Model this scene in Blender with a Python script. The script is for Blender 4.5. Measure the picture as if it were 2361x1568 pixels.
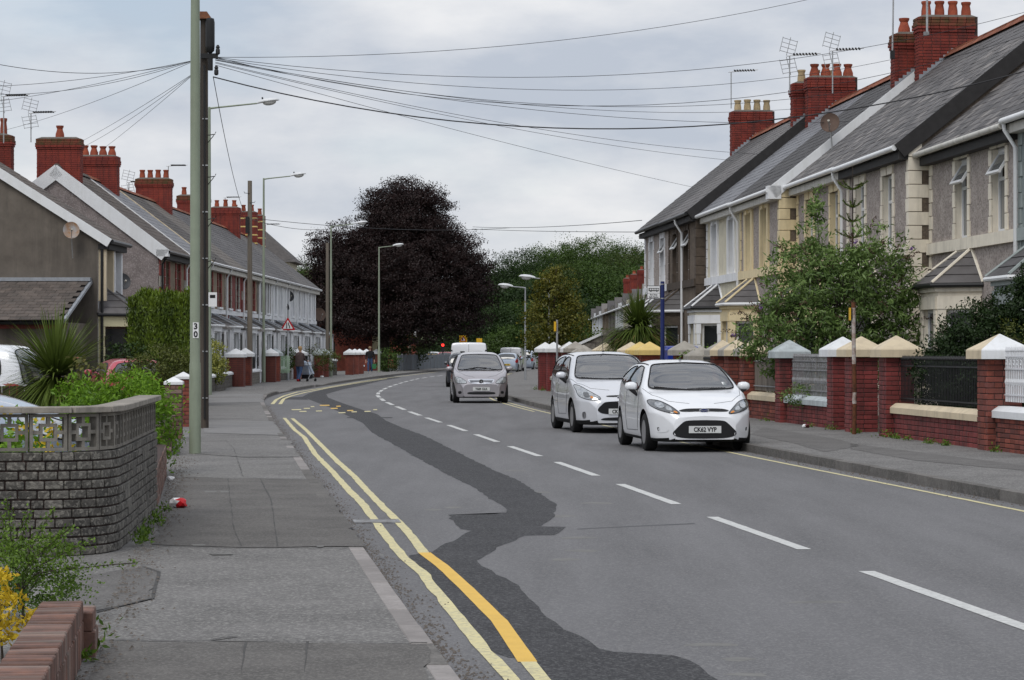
import bpy, bmesh, math, random
import numpy as np
from mathutils import Vector, Matrix
from mathutils.bvhtree import BVHTree

for _o in list(bpy.data.objects):
    bpy.data.objects.remove(_o)
S = bpy.context.scene
COL = S.collection
R = math.radians

# ------------------------------------------------------------------ camera
EYE = 1.62
cam = bpy.data.cameras.new('camera')
cam.sensor_width = 36.0
cam.lens = 5750 / 2361 * 36
cam.clip_start = 0.5
cam.clip_end = 4000
camo = bpy.data.objects.new('camera', cam)
COL.objects.link(camo)
camo.location = (0, 0, EYE)
camo.rotation_euler = (R(90.239), 0, 0)
S.camera = camo

# ------------------------------------------------------------------ sky and sun
SUN_EL, SUN_ROT = R(52), R(205)
w = bpy.data.worlds.new('World')
S.world = w
w.use_nodes = True
nt = w.node_tree
nt.nodes.clear()
wo = nt.nodes.new('ShaderNodeOutputWorld')
sky = nt.nodes.new('ShaderNodeTexSky')
sky.sky_type = 'NISHITA'
sky.sun_disc = False
sky.sun_elevation = SUN_EL
sky.sun_rotation = SUN_ROT
bgs = nt.nodes.new('ShaderNodeBackground')
bgs.inputs[1].default_value = 0.14
nt.links.new(sky.outputs[0], bgs.inputs[0])
tc = nt.nodes.new('ShaderNodeTexCoord')
mp = nt.nodes.new('ShaderNodeMapping')
mp.inputs['Scale'].default_value = (2.6, 2.6, 7.5)
nt.links.new(tc.outputs['Generated'], mp.inputs[0])
nz = nt.nodes.new('ShaderNodeTexNoise')
nz.inputs['Scale'].default_value = 2.6
nz.inputs['Detail'].default_value = 7
nz.inputs['Roughness'].default_value = 0.55
nt.links.new(mp.outputs[0], nz.inputs[0])
# overcast cloud layer: cloud tone from noise, brighter towards the zenith as an overcast sky is
cr = nt.nodes.new('ShaderNodeValToRGB')
cr.color_ramp.elements[0].position = 0.38
cr.color_ramp.elements[0].color = (0.55, 0.6, 0.69, 1)
cr.color_ramp.elements[1].position = 0.65
cr.color_ramp.elements[1].color = (0.9, 0.905, 0.925, 1)
nt.links.new(nz.outputs[0], cr.inputs[0])
sx = nt.nodes.new('ShaderNodeSeparateXYZ')
nt.links.new(tc.outputs['Generated'], sx.inputs[0])
mr = nt.nodes.new('ShaderNodeMapRange')
mr.inputs['From Min'].default_value = 0.1
mr.inputs['From Max'].default_value = 1.0
mr.inputs['To Min'].default_value = 1.0
mr.inputs['To Max'].default_value = 1.45
nt.links.new(sx.outputs['Z'], mr.inputs[0])
bgc = nt.nodes.new('ShaderNodeBackground')
nt.links.new(cr.outputs[0], bgc.inputs[0])
nt.links.new(mr.outputs[0], bgc.inputs[1])
# thin places in the cloud let the sky through
nz2 = nt.nodes.new('ShaderNodeTexNoise')
nz2.inputs['Scale'].default_value = 1.7
nz2.inputs['Detail'].default_value = 4
nt.links.new(mp.outputs[0], nz2.inputs[0])
cr2 = nt.nodes.new('ShaderNodeValToRGB')
cr2.color_ramp.elements[0].position = 0.34
cr2.color_ramp.elements[0].color = (0.62, 0.62, 0.62, 1)
cr2.color_ramp.elements[1].position = 0.5
cr2.color_ramp.elements[1].color = (0.97, 0.97, 0.97, 1)
nt.links.new(nz2.outputs[0], cr2.inputs[0])
mxs = nt.nodes.new('ShaderNodeMixShader')
nt.links.new(cr2.outputs[0], mxs.inputs[0])
nt.links.new(bgs.outputs[0], mxs.inputs[1])
nt.links.new(bgc.outputs[0], mxs.inputs[2])
nt.links.new(mxs.outputs[0], wo.inputs[0])

sl = bpy.data.lights.new('sun', 'SUN')
sl.energy = 1.4
sl.angle = R(30)
sl.color = (1.0, 0.97, 0.92)
so = bpy.data.objects.new('sun', sl)
COL.objects.link(so)
so.rotation_euler = (R(90) - SUN_EL, 0, -SUN_ROT + R(180))
so.rotation_euler = Vector((math.sin(SUN_ROT) * math.cos(SUN_EL), math.cos(SUN_ROT) * math.cos(SUN_EL), math.sin(SUN_EL))).to_track_quat('Z', 'Y').to_euler()

S.view_settings.view_transform = 'Standard'
S.view_settings.look = 'None'
S.view_settings.gamma = 1
S.view_settings.exposure = -0.1
S.cycles.max_bounces = 6
S.cycles.diffuse_bounces = 3
S.cycles.transparent_max_bounces = 8

# ------------------------------------------------------------------ helpers
F = 5750.0                                                  # focal length of the survey grid used below
def at(x, y, Y):
    """survey point: picture column/row of the 2361-wide print at a known distance Y"""
    return Vector(((x - 1180.5) * Y / F, Y, EYE - (y - 808) * Y / F))
def gd(x, y):
    """the same for a point on the ground"""
    Y = F * EYE / (y - 808)
    return Vector(((x - 1180.5) * Y / F, Y, 0))
def lerp(a, b, t): return a + (b - a) * t
def interp(tab, t):
    if t <= tab[0][0]:
        (a, b), (c, d) = tab[0], tab[1]
        return b + (d - b) * (t - a) / (c - a)
    for (a, b), (c, d) in zip(tab, tab[1:]):
        if t <= c: return b + (d - b) * (t - a) / (c - a)
    (a, b), (c, d) = tab[-2], tab[-1]
    return b + (d - b) * (t - a) / (c - a)

class MB:
    def __init__(s): s.v = []; s.f = []; s.m = []
    def face(s, pts, mi=0):
        n = len(s.v); s.v += [tuple(p) for p in pts]; s.f.append(tuple(range(n, n + len(pts)))); s.m.append(mi)
    def box(s, x0, x1, y0, y1, z0, z1, mi=0, M=None):
        n = len(s.v)
        P = [(x0,y0,z0),(x1,y0,z0),(x1,y1,z0),(x0,y1,z0),(x0,y0,z1),(x1,y0,z1),(x1,y1,z1),(x0,y1,z1)]
        if M is not None: P = [tuple(M @ Vector(p)) for p in P]
        s.v += P
        for q in ((0,3,2,1),(4,5,6,7),(0,1,5,4),(1,2,6,5),(2,3,7,6),(3,0,4,7)):
            s.f.append(tuple(n + i for i in q)); s.m.append(mi)
        return s
    def hexa(s, lo, hi, mi=0):
        """eight corners: four below, four above"""
        n = len(s.v); s.v += [tuple(p) for p in lo] + [tuple(p) for p in hi]
        for q in ((0,3,2,1),(4,5,6,7),(0,1,5,4),(1,2,6,5),(2,3,7,6),(3,0,4,7)):
            s.f.append(tuple(n + i for i in q)); s.m.append(mi)
        return s
    def prism(s, poly, d, mi=0):
        """closed polygon of 3-D points pushed along d"""
        n = len(s.v); k = len(poly); d = Vector(d)
        s.v += [tuple(p) for p in poly] + [tuple(Vector(p) + d) for p in poly]
        s.f.append(tuple(range(n + k - 1, n - 1, -1))); s.m.append(mi)
        s.f.append(tuple(range(n + k, n + 2 * k))); s.m.append(mi)
        for i in range(k):
            j = (i + 1) % k
            s.f.append((n + i, n + j, n + k + j, n + k + i)); s.m.append(mi)
        return s
    def tube(s, path, r, n=8, mi=0, cap=True):
        path = [Vector(p) for p in path]
        rs = r if isinstance(r, (list, tuple)) else [r] * len(path)
        base = len(s.v)
        for i, p in enumerate(path):
            t = (path[min(i + 1, len(path) - 1)] - path[max(i - 1, 0)]).normalized()
            a = Vector((0, 0, 1)) if abs(t.z) < 0.9 else Vector((1, 0, 0))
            u = t.cross(a).normalized(); v = t.cross(u)
            for k in range(n):
                th = 2 * math.pi * k / n
                s.v.append(tuple(p + (u * math.cos(th) + v * math.sin(th)) * rs[i]))
        for i in range(len(path) - 1):
            for k in range(n):
                a0 = base + i * n + k; a1 = base + i * n + (k + 1) % n
                s.f.append((a0, a1, a1 + n, a0 + n)); s.m.append(mi)
        if cap:
            s.f.append(tuple(range(base + n - 1, base - 1, -1))); s.m.append(mi)
            s.f.append(tuple(range(base + (len(path) - 1) * n, base + len(path) * n))); s.m.append(mi)
        return s
    def lathe(s, prof, n=16, c=(0, 0, 0), mi=0, axis='z', ph=0.0):
        base = len(s.v)
        for r, h in prof:
            for k in range(n):
                th = 2 * math.pi * k / n + ph
                a, b = r * math.cos(th), r * math.sin(th)
                p = (a, b, h) if axis == 'z' else ((a, h, b) if axis == 'y' else (h, a, b))
                s.v.append((p[0] + c[0], p[1] + c[1], p[2] + c[2]))
        for i in range(len(prof) - 1):
            for k in range(n):
                a0 = base + i * n + k; a1 = base + i * n + (k + 1) % n
                s.f.append((a0, a1, a1 + n, a0 + n)); s.m.append(mi)
        s.f.append(tuple(range(base + n - 1, base - 1, -1))); s.m.append(mi)
        s.f.append(tuple(range(base + (len(prof) - 1) * n, base + len(prof) * n))); s.m.append(mi)
        return s
    def mesh(s, name, mats, smooth=None):
        me = bpy.data.meshes.new(name)
        me.from_pydata(s.v, [], s.f)
        for m in (mats if isinstance(mats, (list, tuple)) else [mats]): me.materials.append(m)
        if any(s.m): me.polygons.foreach_set('material_index', s.m)
        if smooth is not None:
            me.polygons.foreach_set('use_smooth', [True] * len(me.polygons))
            me.set_sharp_from_angle(angle=R(smooth))
        me.update()
        return me
    def build(s, name, mats, parent=None, smooth=None, loc=None, rz=None):
        return put(name, s.mesh(name, mats, smooth), parent, loc, rz)

def put(name, me, parent=None, loc=None, rz=None, rot=None):
    o = bpy.data.objects.new(name, me)
    COL.objects.link(o)
    if parent is not None: o.parent = parent
    if loc is not None: o.location = loc
    if rz is not None: o.rotation_euler = (0, 0, rz)
    if rot is not None: o.rotation_euler = rot
    return o
def tag(o, label=None, cat=None, group=None, kind=None):
    if label: o['label'] = label
    if cat: o['category'] = cat
    if group: o['group'] = group
    if kind: o['kind'] = kind
    return o
def thing(name, label, cat, loc=(0, 0, 0), rz=0, group=None):
    o = bpy.data.objects.new(name, None)
    COL.objects.link(o)
    o.empty_display_size = 0.2
    o.location = loc; o.rotation_euler = (0, 0, rz)
    return tag(o, label, cat, group, 'thing')
def copy_tree(o, parent=None):
    c = o.copy(); COL.objects.link(c)
    c.parent = parent
    for ch in list(o.children): copy_tree(ch, c)
    return c
_pc = {}
def brick_mesh(dx, dy, dz, mat, ch=0.006):
    """one chamfered block, shared between all alike pieces; origin at its centre"""
    key = (round(dx, 3), round(dy, 3), round(dz, 3), mat.name)
    if key in _pc: return _pc[key]
    m = MB(); X, Y, Z = dx / 2, dy / 2, dz / 2
    c = min(ch, X * .4, Y * .4, Z * .4)
    # chamfered block: 24 corners
    n = 0; idx = {}
    for sx in (-1, 1):
        for sy in (-1, 1):
            for sz in (-1, 1):
                for a in range(3):
                    p = [sx * X, sy * Y, sz * Z]
                    for b in range(3):
                        if b != a: p[b] -= (sx, sy, sz)[b] * c
                    idx[(sx, sy, sz, a)] = len(m.v); m.v.append(tuple(p))
    def q(*k): m.f.append(tuple(idx[i] for i in k)); m.m.append(0)
    for sx in (-1, 1):
        q((sx,-1,-1,0),(sx,1,-1,0),(sx,1,1,0),(sx,-1,1,0)); q((-1,sx,-1,1),(1,sx,-1,1),(1,sx,1,1),(-1,sx,1,1)); q((-1,-1,sx,2),(1,-1,sx,2),(1,1,sx,2),(-1,1,sx,2))
        for sy in (-1, 1):
            q((sx,sy,-1,0),(sx,sy,1,0),(sx,sy,1,1),(sx,sy,-1,1)); q((sx,-1,sy,0),(sx,1,sy,0),(sx,1,sy,2),(sx,-1,sy,2)); q((-1,sx,sy,1),(1,sx,sy,1),(1,sx,sy,2),(-1,sx,sy,2))
            for sz in (-1, 1): q((sx,sy,sz,0),(sx,sy,sz,1),(sx,sy,sz,2))
    me = m.mesh('block', mat)
    bm = bmesh.new(); bm.from_mesh(me); bmesh.ops.recalc_face_normals(bm, faces=bm.faces); bm.to_mesh(me); bm.free()
    _pc[key] = me
    return me
def piece(name, dims, loc, mat, parent, rz=0, rot=None):
    return put(name, brick_mesh(*dims, mat), parent, loc, None, rot if rot else (0, 0, rz))

def text_mesh(txt, size, mat, name, parent, loc, rot, align='CENTER', sx=1.0, depth=0.002, bold=0.0):
    cu = bpy.data.curves.new(name, 'FONT')
    cu.body = txt; cu.size = size; cu.align_x = align; cu.align_y = 'CENTER'; cu.extrude = depth; cu.offset = bold; cu.resolution_u = 3
    t = bpy.data.objects.new(name, cu)
    me = bpy.data.meshes.new_from_object(t)
    bpy.data.objects.remove(t)
    me.materials.clear(); me.materials.append(mat)
    me.transform(Matrix.Diagonal((sx, 1, 1, 1)))
    o = put(name, me, parent, loc, None, rot)
    return o

# ------------------------------------------------------------------ materials
def mat(name, col, rough=0.8, var=0.25, scale=6.0, detail=5, col2=None, bump=0.15, bscale=80.0, rnd=0.0, metal=0.0, spec=0.3,
        coat=0.0, streak=None, speck=None, squash=(1, 1, 1), bdist=0.004, rcol=None):
    m = bpy.data.materials.new(name); m.use_nodes = True
    n = m.node_tree.nodes; L = m.node_tree.links
    b = n['Principled BSDF']
    b.inputs['Roughness'].default_value = rough
    b.inputs['Metallic'].default_value = metal
    b.inputs['Specular IOR Level'].default_value = spec
    if coat: b.inputs['Coat Weight'].default_value = coat; b.inputs['Coat Roughness'].default_value = 0.04
    if col2 is None: col2 = tuple(c * (1 - var) for c in col)
    g = n.new('ShaderNodeNewGeometry')
    mpn = n.new('ShaderNodeMapping'); mpn.inputs['Scale'].default_value = squash
    L.new(g.outputs['Position'], mpn.inputs[0])
    nz = n.new('ShaderNodeTexNoise'); nz.inputs['Scale'].default_value = scale; nz.inputs['Detail'].default_value = detail; nz.inputs['Roughness'].default_value = 0.62
    L.new(mpn.outputs[0], nz.inputs[0])
    mr = n.new('ShaderNodeMapRange'); mr.inputs['From Min'].default_value = 0.33; mr.inputs['From Max'].default_value = 0.67
    L.new(nz.outputs[0], mr.inputs[0])
    mx = n.new('ShaderNodeMix'); mx.data_type = 'RGBA'
    mx.inputs[6].default_value = (*col, 1); mx.inputs[7].default_value = (*col2, 1)
    L.new(mr.outputs[0], mx.inputs[0])
    out = mx.outputs[2]
    if rnd or rcol:
        oi = n.new('ShaderNodeObjectInfo')
        if rcol:
            m4 = n.new('ShaderNodeMix'); m4.data_type = 'RGBA'; m4.inputs[7].default_value = (*rcol, 1)
            sq = n.new('ShaderNodeMath'); sq.operation = 'POWER'; sq.inputs[1].default_value = 2.5
            L.new(oi.outputs['Random'], sq.inputs[0]); L.new(sq.outputs[0], m4.inputs[0]); L.new(out, m4.inputs[6]); out = m4.outputs[2]
        m5 = n.new('ShaderNodeMapRange'); m5.inputs['To Min'].default_value = 1 - rnd; m5.inputs['To Max'].default_value = 1 + rnd
        fr = n.new('ShaderNodeMath'); fr.operation = 'FRACT'; ml = n.new('ShaderNodeMath'); ml.operation = 'MULTIPLY'; ml.inputs[1].default_value = 7.13
        L.new(oi.outputs['Random'], ml.inputs[0]); L.new(ml.outputs[0], fr.inputs[0]); L.new(fr.outputs[0], m5.inputs[0])
        vm = n.new('ShaderNodeVectorMath'); vm.operation = 'SCALE'
        L.new(out, vm.inputs[0]); L.new(m5.outputs[0], vm.inputs['Scale']); out = vm.outputs[0]
    if streak:        # (colour, amount, scale): stains running down
        mp2 = n.new('ShaderNodeMapping'); mp2.inputs['Scale'].default_value = (streak[2], streak[2], streak[2] * 0.12)
        L.new(g.outputs['Position'], mp2.inputs[0])
        n2 = n.new('ShaderNodeTexNoise'); n2.inputs['Scale'].default_value = 1.0; n2.inputs['Detail'].default_value = 6; n2.inputs['Roughness'].default_value = 0.7
        L.new(mp2.outputs[0], n2.inputs[0])
        m2 = n.new('ShaderNodeMapRange'); m2.inputs['From Min'].default_value = 0.48; m2.inputs['From Max'].default_value = 0.72; m2.inputs['To Max'].default_value = streak[1]
        L.new(n2.outputs[0], m2.inputs[0])
        x2 = n.new('ShaderNodeMix'); x2.data_type = 'RGBA'; x2.inputs[7].default_value = (*streak[0], 1)
        L.new(m2.outputs[0], x2.inputs[0]); L.new(out, x2.inputs[6]); out = x2.outputs[2]
    if speck:         # (colour, amount, scale): pebbles or grit
        v = n.new('ShaderNodeTexVoronoi'); v.inputs['Scale'].default_value = speck[2]
        L.new(g.outputs['Position'], v.inputs[0])
        sp = n.new('ShaderNodeSeparateColor'); L.new(v.outputs['Color'], sp.inputs[0])
        m3 = n.new('ShaderNodeMapRange'); m3.inputs['From Min'].default_value = 0.55; m3.inputs['From Max'].default_value = 0.95; m3.inputs['To Max'].default_value = speck[1]
        L.new(sp.outputs[0], m3.inputs[0])
        x3 = n.new('ShaderNodeMix'); x3.data_type = 'RGBA'; x3.inputs[7].default_value = (*speck[0], 1)
        L.new(m3.outputs[0], x3.inputs[0]); L.new(out, x3.inputs[6]); out = x3.outputs[2]
    L.new(out, b.inputs['Base Color'])
    if bump:
        nb = n.new('ShaderNodeTexNoise'); nb.inputs['Scale'].default_value = bscale; nb.inputs['Detail'].default_value = 3
        L.new(g.outputs['Position'], nb.inputs[0])
        bp = n.new('ShaderNodeBump'); bp.inputs['Strength'].default_value = bump; bp.inputs['Distance'].default_value = bdist
        L.new(nb.outputs[0], bp.inputs['Height']); L.new(bp.outputs[0], b.inputs['Normal'])
    return m
def leafmat(name, dark, light, trans=0.25, tip=None):
    m = bpy.data.materials.new(name); m.use_nodes = True
    n = m.node_tree.nodes; L = m.node_tree.links
    n.remove(n['Principled BSDF'])
    a = n.new('ShaderNodeAttribute'); a.attribute_name = 'tone'
    r = n.new('ShaderNodeValToRGB')
    r.color_ramp.elements[0].color = (*dark, 1); r.color_ramp.elements[1].color = (*light, 1)
    r.color_ramp.elements[1].position = 0.9 if tip else 1.0
    if tip:
        e = r.color_ramp.elements.new(1.0); e.color = (*tip, 1)
    L.new(a.outputs['Fac'], r.inputs[0])
    d = n.new('ShaderNodeBsdfDiffuse'); t = n.new('ShaderNodeBsdfTranslucent'); g = n.new('ShaderNodeBsdfGlossy'); g.inputs['Roughness'].default_value = 0.45
    g.inputs['Color'].default_value = (0.6, 0.6, 0.6, 1)
    L.new(r.outputs[0], d.inputs[0]); L.new(r.outputs[0], t.inputs[0])
    x = n.new('ShaderNodeMixShader'); x.inputs[0].default_value = trans
    L.new(d.outputs[0], x.inputs[1]); L.new(t.outputs[0], x.inputs[2])
    y = n.new('ShaderNodeMixShader'); y.inputs[0].default_value = 0.03
    L.new(x.outputs[0], y.inputs[1]); L.new(g.outputs[0], y.inputs[2])
    L.new(y.outputs[0], n['Material Output'].inputs[0])
    return m
def emis(name, col, s):
    m = bpy.data.materials.new(name); m.use_nodes = True
    b = m.node_tree.nodes['Principled BSDF']
    b.inputs['Base Color'].default_value = (*col, 1); b.inputs['Emission Color'].default_value = (*col, 1); b.inputs['Emission Strength'].default_value = s
    return m

M = {}
M['asphalt'] = mat('asphalt', (.155, .152, .156), .88, .3, 1.1, 10, bump=.6, bscale=130, speck=((.25, .245, .24), .55, 75), bdist=.004, squash=(1.3, .14, 1))
M['patch_asphalt'] = mat('patch_asphalt', (.04, .039, .042), .85, .35, 1.2, 10, bump=.8, bscale=110, speck=((.15, .15, .15), .55, 70), bdist=.004)
M['footway'] = mat('footway_asphalt', (.17, .163, .157), .9, .36, .9, 10, bump=.7, bscale=90, speck=((.33, .32, .3), .6, 60), bdist=.004)
M['footway_dark'] = mat('footway_dark', (.122, .114, .107), .9, .35, 1.6, 9, bump=.5, bscale=120, speck=((.25, .24, .22), .45, 80), bdist=.004)
M['footway_mid'] = mat('footway_mid', (.135, .128, .123), .9, .35, 1.6, 9, bump=.5, bscale=120, speck=((.27, .26, .24), .45, 80), bdist=.004)
M['footway_light'] = mat('footway_light', (.2, .195, .19), .9, .2, 1.3, 8, bump=.5, bscale=120, speck=((.32, .31, .3), .5, 95), bdist=.004)
M['joint'] = mat('joint_bitumen', (.08, .077, .074), .85, .3, 9, bump=.3)
M['concrete'] = mat('concrete', (.33, .31, .29), .9, .3, 7, 7, bump=.4, speck=((.2, .19, .17), .4, 60), rnd=.18)
M['kerb_light'] = mat('kerb_light', (.3, .275, .262), .9, .25, 6, 7, bump=.4, speck=((.2, .19, .18), .4, 60), rnd=.15)
M['kerb_dark'] = mat('kerb_dark', (.15, .14, .13), .9, .35, 5, 7, bump=.4, speck=((.25, .24, .22), .4, 60), rnd=.22)
M['white_paint'] = mat('road_white', (.62, .62, .6), .7, .22, 12, 8, bump=.3, bscale=200, speck=((.35, .35, .34), .5, 40))
M['yellow_old'] = mat('road_yellow_faded', (.66, .58, .3), .75, .2, 9, 8, col2=(.56, .51, .31), bump=.3, speck=((.3, .28, .22), .5, 38))
M['yellow_new'] = mat('road_yellow_fresh', (.75, .46, .07), .6, .12, 6, bump=.2)
M['earth'] = mat('earth', (.09, .075, .05), .95, .4, 2)
M['grass'] = mat('grass_ground', (.07, .1, .03), .95, .5, .6, col2=(.1, .1, .05))
M['stone_block'] = mat('stone_block', (.14, .13, .115), .95, .45, 3.5, 10, col2=(.055, .052, .048), bump=1.0, bscale=45, rnd=.3, bdist=.012, speck=((.33, .31, .27), .5, 45))
M['mortar'] = mat('mortar', (.17, .15, .13), .95, .35, 9, bump=.5)
M['mortar_dark'] = mat('mortar_dark', (.075, .05, .045), .95, .4, 9, bump=.5)
M['cast_stone'] = mat('cast_stone', (.25, .23, .2), .95, .4, 10, 8, bump=.6, bscale=60, rnd=.14, streak=((.09, .085, .08), .7, 5))
M['coping'] = mat('coping_stone', (.33, .3, .26), .95, .35, 8, 8, bump=.5, rnd=.1, streak=((.13, .12, .11), .5, 8))
M['brick_brown'] = mat('brick_brown', (.2, .105, .078), .9, .4, 9, 8, col2=(.11, .07, .06), bump=.6, bscale=60, rnd=.3, bdist=.006, rcol=(.22, .17, .145), squash=(1, 1, 1))
M['brick_maroon'] = mat('brick_painted_maroon', (.24, .047, .043), .62, .3, 3, 9, col2=(.13, .03, .03), bump=.4, bscale=50, rnd=.2, streak=((.05, .025, .022), .85, 5))
M['brick_red'] = mat('brick_red', (.29, .078, .05), .85, .35, 4, 9, col2=(.15, .045, .036), bump=.5, bscale=60, rnd=.28, rcol=(.17, .06, .05), streak=((.08, .04, .035), .6, 4))
M['brick_chimney'] = mat('brick_chimney', (.25, .045, .03), .88, .4, 3.5, 8, col2=(.16, .032, .026), bump=.4, bscale=50, rnd=.16, streak=((.06, .03, .028), .75, 2.5))
M['brick_mossy'] = mat('brick_mossy', (.2, .05, .035), .95, .5, 4, 8, col2=(.07, .06, .025), bump=.5, rnd=.2)
M['moss'] = leafmat('moss', (.05, .05, .012), (.16, .13, .03), .1)
M['terracotta'] = mat('terracotta', (.36, .085, .04), .8, .3, 8, col2=(.26, .06, .035), rnd=.14, streak=((.12, .05, .035), .5, 6))
M['pot_buff'] = mat('pot_buff', (.5, .38, .22), .8, .3, 8, rnd=.1, streak=((.2, .15, .1), .5, 6))
M['ridge'] = mat('ridge_tile', (.3, .1, .05), .9, .45, 6, 8, col2=(.15, .06, .04), rnd=.22)
M['cap_white'] = mat('cap_white', (.78, .79, .8), .6, .1, 3, 6, bump=.15, streak=((.5, .49, .45), .5, 5))
M['cap_cream'] = mat('cap_cream', (.68, .57, .4), .65, .12, 3, 6, bump=.15, streak=((.4, .33, .24), .55, 5))
M['cap_yellow'] = mat('cap_yellow', (.74, .55, .2), .65, .12, 3, 6, bump=.15, streak=((.45, .33, .15), .4, 5))
M['cap_grey'] = mat('cap_grey', (.42, .39, .34), .85, .3, 5, 8, bump=.3, streak=((.2, .18, .15), .6, 5))
M['cap_pale'] = mat('cap_pale', (.5, .55, .56), .7, .2, 4, 7, bump=.2, streak=((.25, .25, .25), .6, 6))
M['iron_black'] = mat('iron_black', (.012, .012, .013), .5, .2, 20, bump=.2, spec=.4)
M['iron_white'] = mat('iron_white', (.72, .73, .75), .5, .12, 14, bump=.2, streak=((.4, .38, .36), .4, 10))
M['iron_grey'] = mat('iron_grey', (.32, .33, .34), .7, .4, 14, col2=(.18, .17, .17), bump=.3, streak=((.12, .1, .09), .6, 12))
M['wood_grey'] = mat('wood_grey', (.21, .18, .15), .9, .45, 9, 8, squash=(1, 1, .1), rnd=.2)
M['slate'] = mat('slate', (.105, .098, .098), .66, .4, 2.2, 8, col2=(.06, .055, .054), bump=.35, bscale=30, rnd=.4, spec=.4, rcol=(.17, .155, .145))
M['slate_far'] = mat('slate_far', (.1, .09, .085), .75, .35, 5, 8, bump=.3)
M['slate_pale'] = mat('slate_pale', (.16, .16, .172), .55, .3, 2.2, 8, bump=.35, bscale=30, rnd=.16, spec=.45)
M['slate_brown'] = mat('slate_brown', (.105, .09, .082), .75, .4, 2, 8, col2=(.06, .054, .05), bump=.4, bscale=30, rnd=.28, spec=.4, rcol=(.16, .14, .12))
M['tile_brown'] = mat('tile_brown', (.13, .105, .09), .85, .4, 2.5, 8, col2=(.075, .065, .058), bump=.5, bscale=30, rnd=.18)
M['lead'] = mat('lead', (.36, .38, .41), .5, .25, 6, metal=.3)
M['fascia_dark'] = mat('fascia_dark', (.035, .033, .033), .7, .3, 6)
M['pvc'] = mat('pvc_white', (.8, .81, .82), .35, .06, 4, bump=0, spec=.45, streak=((.55, .54, .5), .35, 3))
M['pvc_dirty'] = mat('pvc_dirty', (.62, .6, .55), .5, .2, 5, bump=.1, streak=((.3, .28, .22), .6, 4))
M['pvc_black'] = mat('pvc_black', (.02, .02, .021), .4, .1, 6, bump=0)
M['render_pebble'] = mat('pebbledash', (.45, .395, .36), .95, .3, 3, 7, col2=(.33, .285, .26), bump=1.0, bscale=38, speck=((.14, .12, .11), .7, 30), bdist=.015)
M['render_brown'] = mat('stone_brown', (.17, .135, .105), .95, .4, 4, 8, col2=(.1, .078, .062), bump=.8, bscale=22, speck=((.2, .16, .12), .6, 22), bdist=.015, streak=((.05, .042, .035), .6, 1.6))
M['render_cream'] = mat('roughcast_cream', (.72, .67, .53), .95, .15, 3, 7, bump=1.0, bscale=26, bdist=.02, streak=((.42, .38, .3), .4, 2))
M['render_grey'] = mat('render_grey', (.18, .155, .13), .95, .32, 1.4, 9, col2=(.12, .103, .087), bump=.6, bscale=60, streak=((.06, .053, .047), .7, .9), bdist=.006)
M['render_mauve'] = mat('pebbledash_mauve', (.27, .23, .22), .95, .35, 2, 7, bump=1.0, bscale=30, speck=((.36, .32, .31), .7, 30), bdist=.015)
M['render_white'] = mat('render_white', (.8, .81, .82), .85, .15, 2.2, 7, bump=.2, streak=((.4, .39, .37), .6, 1.6))
M['render_green'] = mat('render_greygreen', (.25, .285, .28), .85, .2, 3, 7, bump=.4, bscale=40)
M['trim_beige'] = mat('trim_beige', (.84, .77, .64), .7, .12, 4, 6, bump=.12, streak=((.38, .34, .28), .45, 3), rnd=.05)
M['trim_yellow'] = mat('trim_yellow', (.8, .67, .42), .7, .14, 4, 6, bump=.12, streak=((.4, .32, .18), .45, 3), rnd=.05)
M['trim_white'] = mat('trim_white', (.82, .83, .85), .7, .1, 4, 6, bump=.12, streak=((.5, .49, .47), .4, 3), rnd=.05)
M['trim_brown'] = mat('trim_brown', (.11, .085, .066), .9, .35, 6, 8, bump=.4, streak=((.05, .042, .035), .6, 3), rnd=.18)
M['trim_green'] = mat('trim_greygreen', (.33, .37, .36), .75, .15, 4, bump=.1, rnd=.05)
M['trim_red'] = mat('trim_red', (.26, .06, .05), .75, .3, 4, 7, bump=.2, rnd=.14, streak=((.12, .03, .028), .5, 3))
M['stone_buff'] = mat('rubble_buff', (.34, .26, .18), .95, .5, 5, 7, col2=(.15, .11, .08), bump=1.0, bscale=9, bdist=.03, rnd=.35, rcol=(.2, .16, .12))
M['stone_grey'] = mat('rubble_grey', (.2, .185, .16), .95, .5, 5, 8, col2=(.085, .075, .065), bump=1.0, bscale=10, bdist=.03, rnd=.35)
M['glass'] = mat('window_glass', (.03, .033, .036), .06, .5, .7, bump=0, spec=.55)
M['glass_net'] = mat('window_net', (.2, .205, .2), .12, .4, 3, bump=0, spec=.55, squash=(5, 5, .3))
M['pole_green'] = mat('lamp_post_green', (.27, .31, .23), .55, .14, 3, 7, bump=.1, spec=.4, streak=((.17, .18, .13), .55, 4))
M['pole_grey'] = mat('post_grey', (.36, .37, .38), .5, .2, 5, bump=.1, metal=.3)
M['lamp_grey'] = mat('lantern_grey', (.72, .73, .74), .45, .15, 8, bump=0)
M['lamp_bowl'] = mat('lantern_bowl', (.5, .5, .48), .15, .1, 8, bump=0, spec=.6)
M['wood_pole'] = mat('pole_wood', (.1, .082, .066), .9, .45, 6, 8, col2=(.045, .038, .033), squash=(1, 1, .06), bump=.6, bscale=30)
M['wood_pole_pale'] = mat('pole_wood_pale', (.21, .18, .145), .9, .4, 6, 8, squash=(1, 1, .06), bump=.6, bscale=30)
M['wire'] = mat('wire', (.03, .03, .033), .6, 0, bump=0)
M['steel'] = mat('steel', (.5, .5, .5), .4, .25, 12, metal=.8, bump=0)
M['rust'] = mat('rust', (.17, .065, .028), .9, .55, 12, 8, col2=(.07, .03, .018), bump=.6, bscale=60)
M['paint_flaking'] = mat('flaking_white', (.6, .59, .56), .7, 0, 7, 7, col2=(.2, .09, .05), bump=.4)
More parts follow.
